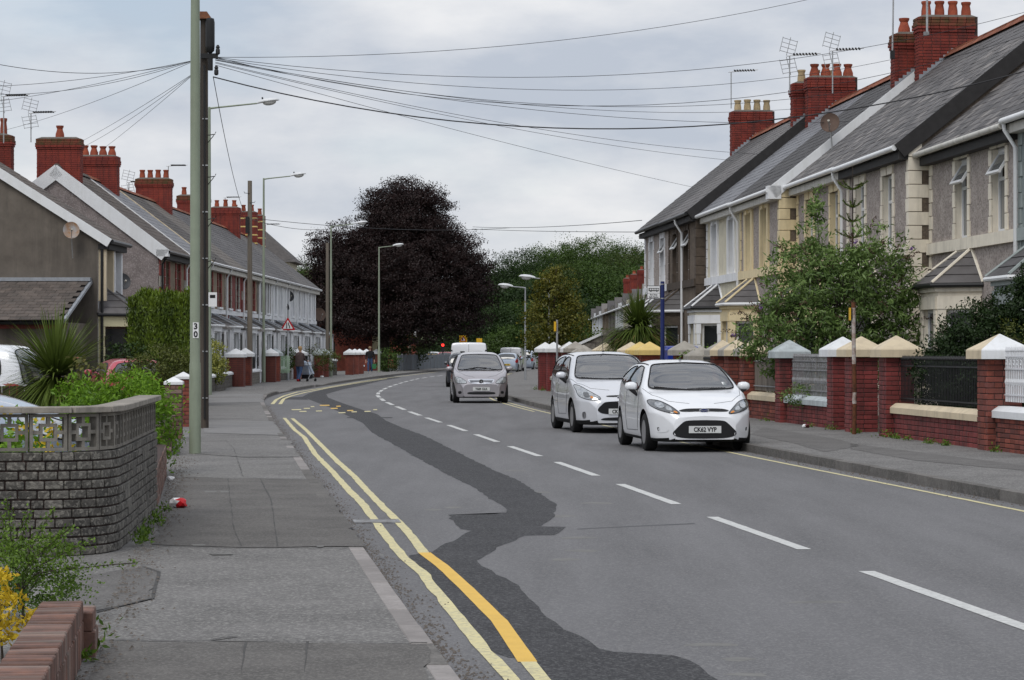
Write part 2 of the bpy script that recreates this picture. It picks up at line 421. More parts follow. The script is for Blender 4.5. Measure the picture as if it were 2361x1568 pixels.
M['sign_blue'] = mat('bus_pole_blue', (.012, .022, .11), .4, .15, 6, bump=0)
M['bin_blue'] = mat('blue_plastic', (.01, .035, .3), .4, .15, 6, bump=0)
M['sign_white'] = mat('sign_white', (.8, .8, .8), .4, .05, 6, bump=0)
M['sign_red'] = mat('sign_red', (.5, .01, .015), .4, .05, 6, bump=0)
M['sign_yellow'] = mat('sign_yellow', (.72, .42, .02), .45, .1, 6, bump=0)
M['ink'] = mat('ink', (.012, .012, .013), .5, 0, bump=0)
M['dish_grey'] = mat('dish_grey', (.045, .047, .052), .5, .2, 6, bump=0)
M['dish_rust'] = mat('dish_rusty', (.34, .35, .36), .6, .3, 5, 8, col2=(.3, .16, .07), bump=.1)
M['dish_brown'] = mat('dish_brown', (.13, .085, .065), .7, .35, 5, 8, bump=.1)
M['bark'] = mat('bark', (.075, .06, .05), .95, .45, 8, 8, squash=(1, 1, .2), bump=1, bscale=18, bdist=.03)
M['skin'] = mat('skin', (.5, .3, .22), .55, .1, 8, bump=0)
# ================================================================== ground, road, footways
KL = [(6, .5), (13.8, -.47), (19.7, -1.15), (30.3, -2.36), (37, -3.12), (52.6, -4.95), (66, -6.45), (79.6, -7.95), (87, -8.5), (95, -8.75), (108, -8.68), (135, -8.2), (150, -7.8), (172, -6.9), (198, -5.5), (240, -2.2), (300, 4)]
KR = [(6, 7.75), (26.1, 5.36), (40, 3.73), (54, 2.3), (68, .94), (80, .0), (95, -.62), (120, -.75), (140, -.5), (170, .15), (200, 1.8), (240, 5), (300, 11)]
WL = [(6, -1.4), (13.9, -2.36), (20.5, -3.12), (24.2, -3.46), (31.4, -4.35), (37.4, -5.1), (45, -6.25), (51, -6.85), (60, -7.95), (84.7, -10.7), (101, -11.55), (121, -11.9), (135, -11.4), (150, -10.8), (172, -9.9), (200, -8.2), (240, -5), (300, 1)]
def WR(Z): return 10.87 - .106 * Z if Z < 98 else interp([(98, .48), (120, 1.9), (150, 2.4), (180, 3.2), (240, 8), (300, 15)], Z)
def smoothtab(t, n=3):
    return [(z, sum(interp(t, z + d) for d in (-3, -1.5, 0, 1.5, 3)) / 5) for z in np.arange(6, 300, 1.5)]
KLs, KRs = smoothtab(KL), smoothtab(KR)
def kl(Z): return interp(KLs, Z) if 7 < Z < 298 else interp(KL, Z)
def kr(Z): return interp(KRs, Z) if 7 < Z < 298 else interp(KR, Z)
def hl(Z):   # height of the left footway at the kerb: lowered along the drives, full kerb farther on
    t = [(0, .03), (80, .03), (83, .05), (85, .11), (92, .11), (94, .04), (98, .04), (100, .11), (110, .11), (112, .05), (114, .05), (117, .11), (300, .11)]
    return interp(t, Z)

g = MB()
g.face([(-1500, -60, -.06), (1500, -60, -.06), (1500, 2600, -.06), (-1500, 2600, -.06)])
tag(g.build('ground', M['grass']), kind='structure')

def strip(fa, fb, zs, za, zb, mb=None, nx=1):
    mb = mb or MB(); n0 = len(mb.v)
    for Z in zs:
        for i in range(nx + 1):
            t = i / nx
            mb.v.append((lerp(fa(Z), fb(Z), t), Z, lerp(za(Z), zb(Z), t)))
    k = nx + 1
    for i in range(len(zs) - 1):
        for j in range(nx):
            mb.f.append((n0 + i * k + j, n0 + i * k + j + 1, n0 + (i + 1) * k + j + 1, n0 + (i + 1) * k + j)); mb.m.append(0)
    return mb
ZS = list(np.arange(4, 60, 1.0)) + list(np.arange(60, 300, 2.0))
road = tag(strip(lambda Z: kl(Z) - .03, lambda Z: kr(Z) + .03, ZS, lambda Z: 0, lambda Z: 0, nx=4).build('road', M['asphalt']), kind='structure')
fl = tag(strip(lambda Z: interp(WL, Z) - 3.2, lambda Z: kl(Z) - .12, ZS, lambda Z: hl(Z) + .005, hl, nx=2).build('pavement', M['footway']), kind='structure')
fr = tag(strip(lambda Z: kr(Z) + .125, lambda Z: WR(Z) + .5, ZS, lambda Z: .12, lambda Z: .15, nx=2).build('pavement', M['footway']), kind='structure')
# front garden soil behind the walls
gs = tag(strip(lambda Z: WR(Z) + .3, lambda Z: WR(Z) + 14, list(np.arange(20, 200, 3.0)), lambda Z: .12, lambda Z: .12).build('garden_ground', M['earth']), kind='structure')
gs = tag(strip(lambda Z: interp(WL, Z) - 18, lambda Z: interp(WL, Z) - 3.1, list(np.arange(16, 200, 3.0)), lambda Z: .03, lambda Z: .03).build('garden_ground', M['earth']), kind='structure')

# kerb stones, one by one while they can be told apart
rng = random.Random(5)
kb = bpy.data.objects.new('kerb', None); COL.objects.link(kb); kb['kind'] = 'structure'
kb2 = bpy.data.objects.new('kerb', None); COL.objects.link(kb2); kb2['kind'] = 'structure'
Z = 9.0
while Z < 110:
    a = Vector((kl(Z), Z, hl(Z))); b = Vector((kl(Z + .9), Z + .9, hl(Z + .9)))
    d = b - a; c = (a + b) / 2
    light = (13.2 < Z < 19.8) or (33 < Z < 37.2) or (62 < Z < 65) or (72 < Z < 80) or rng.random() < .12
    o = piece('kerb_stone', (.895, .125, .2), (c.x - .06, c.y, c.z - .1 + rng.uniform(-.003, .004) + .003), M['kerb_light'] if light else M['kerb_dark'], kb, rot=(0, -math.atan2(d.z, math.hypot(d.x, d.y)), math.atan2(d.y, d.x)))
    Z += .9 * abs(d.y) / .9
Z = 9.0
while Z < 110:
    a = Vector((kr(Z), Z, .125)); b = Vector((kr(Z + .9), Z + .9, .125))
    d = b - a; c = (a + b) / 2
    piece('kerb_stone', (.895, .125, .25), (c.x + .062, c.y, c.z - .125 + rng.uniform(-.003, .003)), M['kerb_dark'], kb2, rot=(0, 0, math.atan2(d.y, d.x)))
    Z += .897
k = MB()
for fn, s, h in ((kl, -1, hl), (kr, 1, lambda Z: .125)):
    for Z in np.arange(110, 290, 3.0):
        a, b = fn(Z), fn(Z + 3)
        k.hexa([(a, Z, -.1), (a + s * .125, Z, -.1), (b + s * .125, Z + 3, -.1), (b, Z + 3, -.1)], [(a, Z, h(Z)), (a + s * .125, Z, h(Z)), (b + s * .125, Z + 3, h(Z + 3)), (b, Z + 3, h(Z + 3))])
tag(k.build('kerb', M['kerb_dark']), kind='structure')

# painted markings and repairs are parts of the road
def sheet(name, pts, z, m, parent, jag=0.0, seed=1):
    r = random.Random(seed); P = []
    for i, p in enumerate(pts):
        q = pts[(i + 1) % len(pts)]
        n = max(1, int((Vector(q) - Vector(p)).length / .25)) if jag else 1
        for t in range(n):
            f = t / n
            P.append((lerp(p[0], q[0], f) + (r.gauss(0, jag) if t or jag else 0), lerp(p[1], q[1], f) + (r.gauss(0, jag * 2.5) if t else 0), z))
    bm = bmesh.new(); vs = [bm.verts.new(p) for p in P]
    f = bm.faces.new(vs); bmesh.ops.triangulate(bm, faces=[f])
    bmesh.ops.recalc_face_normals(bm, faces=bm.faces)
    if sum(f.normal.z for f in bm.faces) < 0: bmesh.ops.reverse_faces(bm, faces=bm.faces)
    me = bpy.data.meshes.new(name); bm.to_mesh(me); bm.free(); me.materials.append(m)
    return put(name, me, parent)
def gl(pts): return [gd(*p)[:2] for p in pts]
edge_l = [(898, 866), (880, 870), (830, 881), (790, 889), (745, 898), (712, 907), (697, 915), (712, 921), (725, 926), (762, 940), (800, 958), (836, 975), (858, 998), (900, 1020), (960, 1055), (1040, 1098), (1095, 1125), (1130, 1150), (1165, 1170), (1168, 1182), (1125, 1186), (1032, 1187), (1062, 1220), (1085, 1224), (1040, 1248), (995, 1272), (945, 1281), (955, 1295), (1000, 1345), (1060, 1420), (1120, 1500), (1168, 1516), (1210, 1519), (1240, 1560), (1300, 1640)]
edge_r = [(1760, 1640), (1650, 1568), (1590, 1522), (1545, 1511), (1420, 1503), (1380, 1495), (1330, 1465), (1280, 1435), (1240, 1400), (1190, 1350), (1150, 1325), (1110, 1305), (1100, 1293), (1150, 1262), (1210, 1235), (1280, 1234), (1307, 1215), (1250, 1214), (1275, 1195), (1285, 1165), (1255, 1145), (1200, 1110), (1140, 1085), (1080, 1055), (1030, 1030), (980, 1005), (925, 985), (890, 970), (870, 955), (820, 940), (780, 926), (757, 917), (752, 909), (790, 898), (830, 890), (880, 878), (925, 871)]
iL, iR = edge_l.index((858, 998)), edge_r.index((925, 985))
sheet('repair_patch', gl(edge_l[iL:] + edge_r[:iR + 1]), .0018, M['patch_asphalt'], road, .011, 3)
sheet('repair_patch', gl(edge_l[9:iL + 1] + edge_r[iR:iR + 5]), .0018, M['patch_asphalt'], road)
sheet('repair_patch', gl([(697, 915), (712, 921), (725, 926), (762, 940), (780, 926), (757, 917), (752, 909), (790, 898), (830, 890), (880, 878), (925, 871), (898, 866), (880, 870), (830, 881), (790, 889), (745, 898), (712, 907)]), .0018, M['patch_asphalt'], road)
sheet('repair_patch', gl([(700, 915), (640, 917), (640, 921), (712, 922)]), .0012, M['patch_asphalt'], road)
def ribbon(name, pts, wd, z, m, parent, wob=0.0, seed=2):
    r = random.Random(seed); P = [Vector((p[0], p[1], 0)) for p in pts]; D = []
    for a, b in zip(P, P[1:]):
        n = max(1, int((b - a).length / .3))
        D += [a + (b - a) * (i / n) for i in range(n)]
    D.append(P[-1]); L_, R_ = [], []
    for i, p in enumerate(D):
        t = (D[min(i + 2, len(D) - 1)] - D[max(i - 2, 0)]).normalized(); nn = Vector((t.y, -t.x, 0))
        L_.append(p - nn * (wd / 2 + r.gauss(0, wob))); R_.append(p + nn * (wd / 2 + r.gauss(0, wob)))
    mb = MB()
    for i in range(len(D) - 1):
        mb.face([(L_[i].x, L_[i].y, z), (R_[i].x, R_[i].y, z), (R_[i + 1].x, R_[i + 1].y, z), (L_[i + 1].x, L_[i + 1].y, z)])
    return mb.build(name, m, parent)
A = [(1255, 1664), (1177, 1564), (1120, 1502), (1053, 1423), (1001, 1357), (970, 1317), (930, 1287), (895, 1242), (872, 1211), (837, 1163), (802, 1128), (767, 1088), (727, 1048), (701, 1008), (679, 991), (656, 964)]
ribbon('yellow_line', gl(A), .085, .0042, M['yellow_old'], road, .004)
B = [(1217, 1527), (1151, 1432), (1075, 1357), (1018, 1304), (978, 1275)]
ribbon('yellow_line', gl([(1330, 1664), (1248, 1564), (1217, 1527)]), .085, .0042, M['yellow_old'], road, .004)
ribbon('yellow_line', gl(B), .1, .0042, M['yellow_new'], road, .001)['label'] = 'freshly repainted bright yellow stretch of kerb line'
ribbon('yellow_line', gl([(978, 1275), (939, 1225), (908, 1194), (855, 1141), (815, 1097), (780, 1066), (736, 1022), (705, 991), (674, 965)]), .085, .0042, M['yellow_old'], road, .003)
ribbon('yellow_line', gl([(628, 932), (637, 922), (654, 913.5), (685, 904), (723, 898), (756, 893), (826, 881), (880, 873), (1010, 857.5)]), .11, .0042, M['yellow_old'], road)
ribbon('yellow_line', gl([(646, 932), (654, 920), (672, 913), (704, 905), (756, 894.7), (832, 882), (892, 873.2)]), .11, .0042, M['yellow_old'], road)
ribbon('yellow_line', [(kr(Z) - .33, Z) for Z in np.arange(20, 92, 2.0)], .07, .0032, M['yellow_old'], road, .002)
ribbon('yellow_line', [(kr(Z) - .55, Z) for Z in np.arange(66, 92, 2.0)], .07, .0032, M['yellow_old'], road, .002)
for o in (-.3, -.55): ribbon('yellow_line', [(kr(Z) + o, Z) for Z in np.arange(125, 185, 3.0)], .1, .0032, M['yellow_old'], road)
CL = [(2, 4.36), (18.26, 2.60), (24.2, 1.95), (30.1, 1.32), (36.1, .66), (42, -.02), (48, -.69), (54.1, -1.38), (60, -2.06), (66.1, -2.73), (72.8, -3.42), (79.6, -4.08), (89.6, -4.84), (96, -5.13), (103.5, -5.35), (115, -5.5), (129, -5.5), (143, -5.36), (155, -4.86), (200, -2.2)]
Z = 12.34 - 5.96
while Z < 175:
    z1 = Z + 5.96 - .12
    ribbon('lane_marking', [(interp(CL, t), t) for t in np.linspace(z1 - 3.95 + .1, z1 + .1, 4)], .115 if Z < 60 else .13, .0034, M['white_paint'], road, .002, int(Z))
    Z += 5.96
# ghost yellow letters by the kerb where a patch cut them
rg = random.Random(9)
for (x, y, wx, m) in ((737, 934, 22, 'yellow_new'), (762, 941, 16, 'yellow_new'), (800, 946, 14, 'yellow_new'), (775, 936, 10, 'yellow_new'), (728, 947, 14, 'yellow_old'), (700, 941, 14, 'yellow_old'), (672, 944, 22, 'yellow_old'), (690, 948, 16, 'yellow_old'), (810, 949, 12, 'yellow_old'), (780, 951, 16, 'yellow_old'), (840, 948, 14, 'yellow_old'), (716, 937, 8, 'yellow_old'), (860, 944, 9, 'yellow_old')):
    sheet('worn_letter', gl([(x, y), (x + wx, y - .4), (x + wx + 1, y + 1.6), (x + 1, y + 2)]), .0034, M[m], road)
# scuffs of spilt grit on the road
M['scuff'] = mat('scuff', (.2, .195, .185), .9, .3, 5, bump=.2)
M['tyre_mark'] = mat('tyre_mark', (.095, .095, .098), .85, .2, 5, bump=.2)
sheet('tar_seam', gl([(1330, 1219), (1600, 1206), (1605, 1208.5), (1470, 1214), (1332, 1221)]), .0009, M['tyre_mark'], road, .004, 4)
sheet('tar_seam', gl([(800, 962), (905, 962), (905, 964), (800, 964)]), .0022, M['patch_asphalt'], road, .002, 6)
for i, (x, y, a, b) in enumerate(((1640, 1486, 60, 5), (1330, 1240, 40, 3), (1290, 1190, 34, 2.5), (1700, 1520, 40, 4), (1345, 1270, 40, 2.6), (1380, 1160, 40, 2), (1240, 1135, 30, 2), (1880, 1388, 70, 3), (1300, 1290, 34, 3), (1045, 1170, 22, 2), (1000, 1175, 20, 2), (1725, 1555, 50, 4), (1190, 1085, 26, 1.6))):
    P = [(x + a * math.cos(t) * (1 + .25 * math.sin(3 * t + i)), y + b * math.sin(t) * (1 + .3 * math.cos(2 * t + i))) for t in np.linspace(0, 2 * math.pi, 13)[:-1]]
    sheet('scuff_mark', gl(P), .0007, M['scuff'], road, .008, i)

# footway repairs and joints (left)
def fsheet(name, pts, m, dz=.0015, jag=.015, seed=1, parent=None):
    o = sheet(name, gl(pts), 0, M[m], parent or fl, jag, seed)
    for v in o.data.vertices: v.co.z = hl(v.co.y) + dz + .005
    return o
fsheet('asphalt_patch', [(360, 1240), (352, 1265), (560, 1272), (845, 1270), (760, 1145), (735, 1112), (525, 1110), (420, 1105), (385, 1170)], 'footway_dark', seed=2)
fsheet('asphalt_patch', [(232, 1500), (210, 1568), (180, 1640), (1000, 1640), (985, 1500), (560, 1492), (240, 1492)], 'footway_dark', seed=3)
fsheet('asphalt_patch', [(470, 972), (468, 1002), (652, 1008), (630, 975)], 'footway_light', seed=4)
fsheet('asphalt_patch', [(480, 915), (470, 932), (608, 930), (606, 916)], 'footway_light', seed=6)
fsheet('asphalt_patch', [(470, 1010), (440, 1050), (560, 1060), (690, 1058), (668, 1020)], 'footway', seed=5)
fsheet('asphalt_patch', [(150, 1345), (330, 1318), (365, 1330), (350, 1392), (230, 1420), (120, 1420)], 'footway_mid', seed=7)
for pts, wd in (([(520, 1020), (540, 1040), (560, 1105), (600, 1110), (625, 1160), (640, 1270)], .009), ([(525, 1110), (530, 1150), (540, 1230), (556, 1270)], .009), ([(350, 1268), (560, 1274), (845, 1272)], .018), ([(240, 1490), (560, 1495), (985, 1497)], .02), ([(565, 1497), (556, 1568)], .009), ([(707, 1495), (702, 1568)], .009), ([(470, 1008), (655, 1008)], .03), ([(440, 1056), (690, 1060)], .03), ([(400, 1108), (735, 1112)], .03), ([(330, 1318), (366, 1330), (352, 1392)], .025), ([(350, 1392), (220, 1425)], .025), ([(472, 968), (630, 973)], .04), ([(490, 1490), (545, 1482)], .02)):
    o = ribbon('joint', gl(pts), wd, 0, M['joint'], fl, .004)
    for v in o.data.vertices: v.co.z = hl(v.co.y) + .0085
for pts in ([(520, 1568), (530, 1555)],): pass
# chalky paint dabs on the footway
for i, (x, y, a) in enumerate(((458, 1267, 18), (738, 1270, 9), (510, 1288, 30), (612, 1052, 12), (485, 1141, 16), (520, 1141, 12), (880, 1290, 6))):
    fsheet('paint_dab', [(x - a, y - 2), (x + a, y - 1.5), (x + a * .8, y + 1.5), (x - a * .7, y + 2)], 'scuff', .0028, .004, i)
# right footway
def rsheet(name, pts, m, seed=1):
    P = [at(x, y, F * 1.48 / (y - 808))[:2] for x, y in pts]
    o = sheet(name, P, 0, M[m], fr, .01, seed)
    for v in o.data.vertices: v.co.z = .12 + .03 * min(1, max(0, (v.co.x - kr(v.co.y)) / max(.2, WR(v.co.y) + .5 - kr(v.co.y)))) + .0025
    return o
rsheet('asphalt_patch', [(1760, 985), (1930, 1012), (1985, 1027), (1900, 1040), (1830, 1020), (1730, 1000)], 'footway_mid', 3)
rsheet('asphalt_patch', [(1960, 1022), (2380, 1075), (2380, 1086), (2110, 1060), (1960, 1034)], 'footway_mid', 4)

# grit along the near kerb
def grit(name, n, place, smin, smax, m, seed):
    r = random.Random(seed); mb = MB()
    for _ in range(n):
        x, y, z = place(r); s = r.uniform(smin, smax); a = r.uniform(0, 6.28)
        c, d = math.cos(a) * s, math.sin(a) * s
        b = len(mb.v); h = s * r.uniform(.5, 1.1)
        mb.v += [(x + c, y + d, z), (x - d * .8, y + c * .8, z), (x - c, y - d, z), (x + d, y - c, z), (x + c * .2, y + d * .2, z + h)]
        mb.f += [(b, b + 1, b + 4), (b + 1, b + 2, b + 4), (b + 2, b + 3, b + 4), (b + 3, b, b + 4)]; mb.m += [0] * 4
    o = mb.build(name, m); o['kind'] = 'stuff'
    return o
M['grit'] = mat('grit', (.17, .145, .125), .95, .5, 20, col2=(.09, .08, .07), bump=0)
def pl(r):
    Z = 11 + 62 * r.random() ** 1.6
    return kl(Z) + .015 + abs(r.gauss(0, .095)) * (.6 + .5 * math.sin(Z * .9) ** 2), Z, .002
tag(grit('gravel', 3600, pl, .003, .012, M['grit'], 4), 'brown grit washed along the near kerb beside the double yellow lines', 'grit')
def pl2(r):
    Z = 11 + 26 * r.random()
    return interp(WL, Z) + .03 + abs(r.gauss(0, .14)), Z, hl(Z) + .014
tag(grit('gravel', 1500, pl2, .004, .015, M['grit'], 6), 'loose grit and crumbs at the foot of the grey garden wall', 'grit')
def pl3(r):
    Z = 24 + 50 * r.random()
    return kr(Z) - abs(r.gauss(0, .12)), Z, .002
tag(grit('gravel', 1500, pl3, .006, .016, M['grit'], 7), 'grit lying in the gutter below the far raised kerb', 'grit')
# ================================================================== building helpers
def wall_grid(mb, W, H, ops, y=0.0, rev=.16, x0=0.0, z0=0.0, mi=0, T=None):
    """wall face with real openings and reveals; ops = (x0, x1, z0, z1)"""
    xs = sorted({x0, x0 + W, *[o[0] for o in ops], *[o[1] for o in ops]}); zs = sorted({z0, z0 + H, *[o[2] for o in ops], *[o[3] for o in ops]})
    def P(*p): return tuple(T @ Vector(p)) if T is not None else p
    for a, b in zip(xs, xs[1:]):
        for c, d in zip(zs, zs[1:]):
            if any(o[0] - 1e-6 <= a and b <= o[1] + 1e-6 and o[2] - 1e-6 <= c and d <= o[3] + 1e-6 for o in ops): continue
            mb.face([P(b, y, c), P(a, y, c), P(a, y, d), P(b, y, d)], mi)
    for a, b, c, d in ops:
        for q in (((a, y, c), (a, y - rev, c), (a, y - rev, d), (a, y, d)), ((b, y, c), (b, y, d), (b, y - rev, d), (b, y - rev, c)), ((a, y, d), (a, y - rev, d), (b, y - rev, d), (b, y, d)), ((a, y, c), (b, y, c), (b, y - rev, c), (a, y - rev, c))):
            mb.face([P(*p) for p in q], mi)
def window(parent, x0, x1, z0, z1, y, fm='pvc', split=.6, opened=False, glass='glass', T=None, mull=False, fw=.065):
    m = MB()
    for b in ((x0, x0 + fw, z0, z1), (x1 - fw, x1, z0, z1), (x0 + fw, x1 - fw, z0, z0 + fw), (x0 + fw, x1 - fw, z1 - fw, z1)):
        m.box(b[0], b[1], y - .07, y, b[2], b[3], 0, T)
    zt = lerp(z0, z1, split) if split else None
    if zt: m.box(x0 + fw, x1 - fw, y - .065, y - .003, zt - .035, zt + .035, 0, T)
    if mull: m.box((x0 + x1) / 2 - .03, (x0 + x1) / 2 + .03, y - .063, y - .004, z0 + fw, (zt or z1) - .035, 0, T)
    f = m.build('window', M[fm], parent)
    def pane(a, b):
        p = MB(); p.box(x0 + fw - .01, x1 - fw + .01, y - .045, y - .03, a, b, 0, T); p.build('pane', M[glass], f)
    pane(z0 + fw - .01, zt - .03 if zt else z1 - fw + .01)
    if zt and not opened: pane(zt + .03, z1 - fw + .01)
    if opened:
        TT = (T if T is not None else Matrix()) @ Matrix.Translation((0, y, z1 - fw)) @ Matrix.Rotation(R(32), 4, 'X')
        h = z1 - zt - fw * 1.2; c = MB()
        for b in ((x0 + .03, x0 + .09, -h, 0), (x1 - .09, x1 - .03, -h, 0), (x0 + .09, x1 - .09, -h, -h + .06), (x0 + .09, x1 - .09, -.06, 0)):
            c.box(b[0], b[1], -.05, .0, b[2], b[3], 0, TT)
        c.box(x0 + .085, x1 - .085, -.03, -.02, -h + .05, -.05, 1, TT)
        c.build('open_casement', [M[fm], M[glass]], f)
    return f
def brick_row(parent, p0, ang, length, z, bl, bh, bt, m, stag=False, mb=None, rng=None, gap=.011, name='brick'):
    """one course whose outer face runs from p0 along ang"""
    d = Vector((math.cos(ang), math.sin(ang), 0)); n = Vector((d.y, -d.x, 0)); s = 0.0
    first = True
    while s < length - .02:
        L_ = bl * (.5 if (stag and first) else 1); first = False
        L_ = min(L_, length - s)
        if length - s - L_ < bl * .3: L_ = length - s
        c = Vector(p0) + d * (s + L_ / 2) - n * (bt / 2)
        if rng: c = c + n * rng.uniform(-.003, .003)
        if mb is None: piece(name, (max(L_ - gap, .03), bt, bh - gap), (c.x, c.y, z + bh / 2), m, parent, rz=ang)
        else: mb.box(-L_ / 2 + gap / 2, L_ / 2 - gap / 2, -bt / 2, bt / 2, -bh / 2 + gap / 2, bh / 2 - gap / 2, 0, Matrix.Translation((c.x, c.y, z + bh / 2)) @ Matrix.Rotation(ang, 4, 'Z'))
        s += L_
def brick_box(parent, x0, x1, y0, y1, z0, n, bh, bl, bt, m, single=True, faces='nsew', seed=1, name='brick', core=True, mort='mortar_dark', body=None):
    """brickwork round a rectangular pier: faces s (-y), n (+y), w (-x), e (+x)"""
    rg = random.Random(seed); mb = None if single else MB()
    tgt = body or parent
    if core:
        c = MB(); c.box(x0 + .012, x1 - .012, y0 + .012, y1 - .012, z0, z0 + n * bh)
        b = c.build('core', M[mort], parent); 
    for i in range(n):
        z = z0 + i * bh; st = i % 2 == 1
        a, b_ = (0, bt) if st else (bt, 0)       # which faces run full length in this course
        if 's' in faces: brick_row(tgt, (x0 + b_, y0, 0), 0, x1 - x0 - 2 * b_, z, bl, bh, bt, m, st, mb, rg, name=name)
        if 'n' in faces: brick_row(tgt, (x1 - b_, y1, 0), math.pi, x1 - x0 - 2 * b_, z, bl, bh, bt, m, st, mb, rg, name=name)
        if 'w' in faces: brick_row(tgt, (x0, y1 - a, 0), -math.pi / 2, y1 - y0 - 2 * a, z, bl, bh, bt, m, st, mb, rg, name=name)
        if 'e' in faces: brick_row(tgt, (x1, y0 + a, 0), math.pi / 2, y1 - y0 - 2 * a, z, bl, bh, bt, m, st, mb, rg, name=name)
    if mb is not None:
        o = mb.build('brickwork', m, tgt); o['kind'] = 'stuff'
def chimney(parent, x, y, wx, wy, z0, z1, npots, m='brick_chimney', pot='terracotta', single=True, along='y', seed=1, squat=False, moss=False, pot_h=.42, faces='nsew', bands=None):
    c = MB(); c.box(x - wx / 2 + .012, x + wx / 2 - .012, y - wy / 2 + .012, y + wy / 2 - .012, z0, z1)
    ch = c.build('chimney', M['mortar_dark'], parent)
    n = int(round((z1 - z0) / .083)); bh = (z1 - z0) / n
    k = 5
    kw = dict(core=False, single=single, faces=faces, body=ch)
    if bands:
        z = z0
        for i in range(n):
            mm = bands if (i % 6 == 4) else m
            brick_box(ch, x - wx / 2, x + wx / 2, y - wy / 2, y + wy / 2, z0 + i * bh, 1, bh, .24, .1, M[mm], seed=seed + i, **kw)
    else:
        brick_box(ch, x - wx / 2, x + wx / 2, y - wy / 2, y + wy / 2, z0, n - k, bh, .24, .1, M[m], seed=seed, **kw)
        for i in range(k):
            e = (.03, .055, .055, .03, .03)[i]
            brick_box(ch, x - wx / 2 - e, x + wx / 2 + e, y - wy / 2 - e, y + wy / 2 + e, z0 + (n - k + i) * bh, 1, bh, .24, .12, M['brick_mossy' if (moss and i > 1) else m], seed=seed + i, **kw)
    f = MB(); f.hexa([(x - wx / 2, y - wy / 2, z1), (x + wx / 2, y - wy / 2, z1), (x + wx / 2, y + wy / 2, z1), (x - wx / 2, y + wy / 2, z1)], [(x - wx * .3, y - wy * .4, z1 + .07), (x + wx * .3, y - wy * .4, z1 + .07), (x + wx * .3, y + wy * .4, z1 + .07), (x - wx * .3, y + wy * .4, z1 + .07)])
    f.build('flaunching', M['mortar'], ch)
    rr = random.Random(seed)
    for i in range(npots):
        t = (i + .5) / npots - .5
        px, py = (x, y + t * wy * .9) if along == 'y' else (x + t * wx * .9, y)
        h = pot_h * rr.uniform(.95, 1.05)
        pr = [(.135, 0), (.13, h * .4), (.105, h * .75), (.125, h * .85), (.135, h * .9), (.13, h), (.1, h), (.1, h * .8)] if not squat else [(.17, 0), (.16, h * .35), (.12, h * .6), (.105, h * .75), (.14, h * .88), (.145, h), (.11, h), (.1, h * .7)]
        p = MB(); p.lathe(pr, 14, (px, py, z1 + .03)); p.build('chimney_pot', M[pot], ch, 40)
    return ch
def slates(parent, W, ey, ez, ry, rz, m, single, x0=0.0, sw=.335, ex=.262, seed=1, cap=300, name='slate', skip=None):
    """courses of slates on a slope that runs from the eaves (y=ey) up to the ridge (y=ry)"""
    L_ = math.hypot(ry - ey, rz - ez); p = math.atan2(rz - ez, abs(ry - ey)); sg = 1 if ey > ry else -1
    rg = random.Random(seed); nc = int(L_ / ex); ex = L_ / nc; ns = max(1, round(W / sw)); sw = W / ns
    u = Vector((0, -sg * math.cos(p), math.sin(p))); nrm = Vector((0, sg * math.sin(p), math.cos(p)))
    me = brick_mesh(sw - .008, ex * 1.45, .012, m, .003); mb = MB(); cnt = 0
    for i in range(nc):
        for j in range(ns + (i % 2)):
            x = x0 + (j + .5) * sw - (sw / 2 if i % 2 else 0)
            x = min(max(x, x0 + sw * .27), x0 + W - sw * .27)
            t = rg.gauss(0, .0055)
            c = Vector((x, ey, ez)) + u * (i * ex + ex * .32) + nrm * (.03 + rg.uniform(0, .006))
            wd = sw - .008 if (0 < j < ns + (i % 2) - 1 or not i % 2) else sw / 2
            rot = (-sg * (p - R(1.5)) + t, rg.gauss(0, .004), rg.gauss(0, .006))
            if single and cnt < cap and wd > sw * .7:
                put(name, me, parent, c, None, rot); cnt += 1
            else:
                mb.box(-wd / 2, wd / 2, -ex * .72, ex * .72, -.006, .006, 0, Matrix.Translation(c) @ Matrix.Rotation(rot[2], 4, 'Z') @ Matrix.Rotation(rot[1], 4, 'Y') @ Matrix.Rotation(rot[0], 4, 'X'))
    if mb.v:
        o = mb.build('slate_courses', m, parent); o['kind'] = 'stuff'
def ridge_tiles(parent, x0, x1, y, z, m, tile=.45, crest=True):
    n = max(1, round((x1 - x0) / tile)); t = (x1 - x0) / n
    mb = MB(); mb.prism([(-t / 2 + .006, -.17, -.11), (-t / 2 + .006, -.03, .03), (-t / 2 + .006, .03, .03), (-t / 2 + .006, .17, -.11), (-t / 2 + .006, 0, -.02)], (t - .012, 0, 0))
    if crest:
        for k in range(4):
            a = -t / 2 + t * (k + .5) / 4
            mb.box(a - .03, a + .03, -.018, .018, .028, .085)
    me = mb.mesh('ridge_tile', M[m])
    for i in range(n): put('ridge_tile', me, parent, (x0 + (i + .5) * t, y, z))
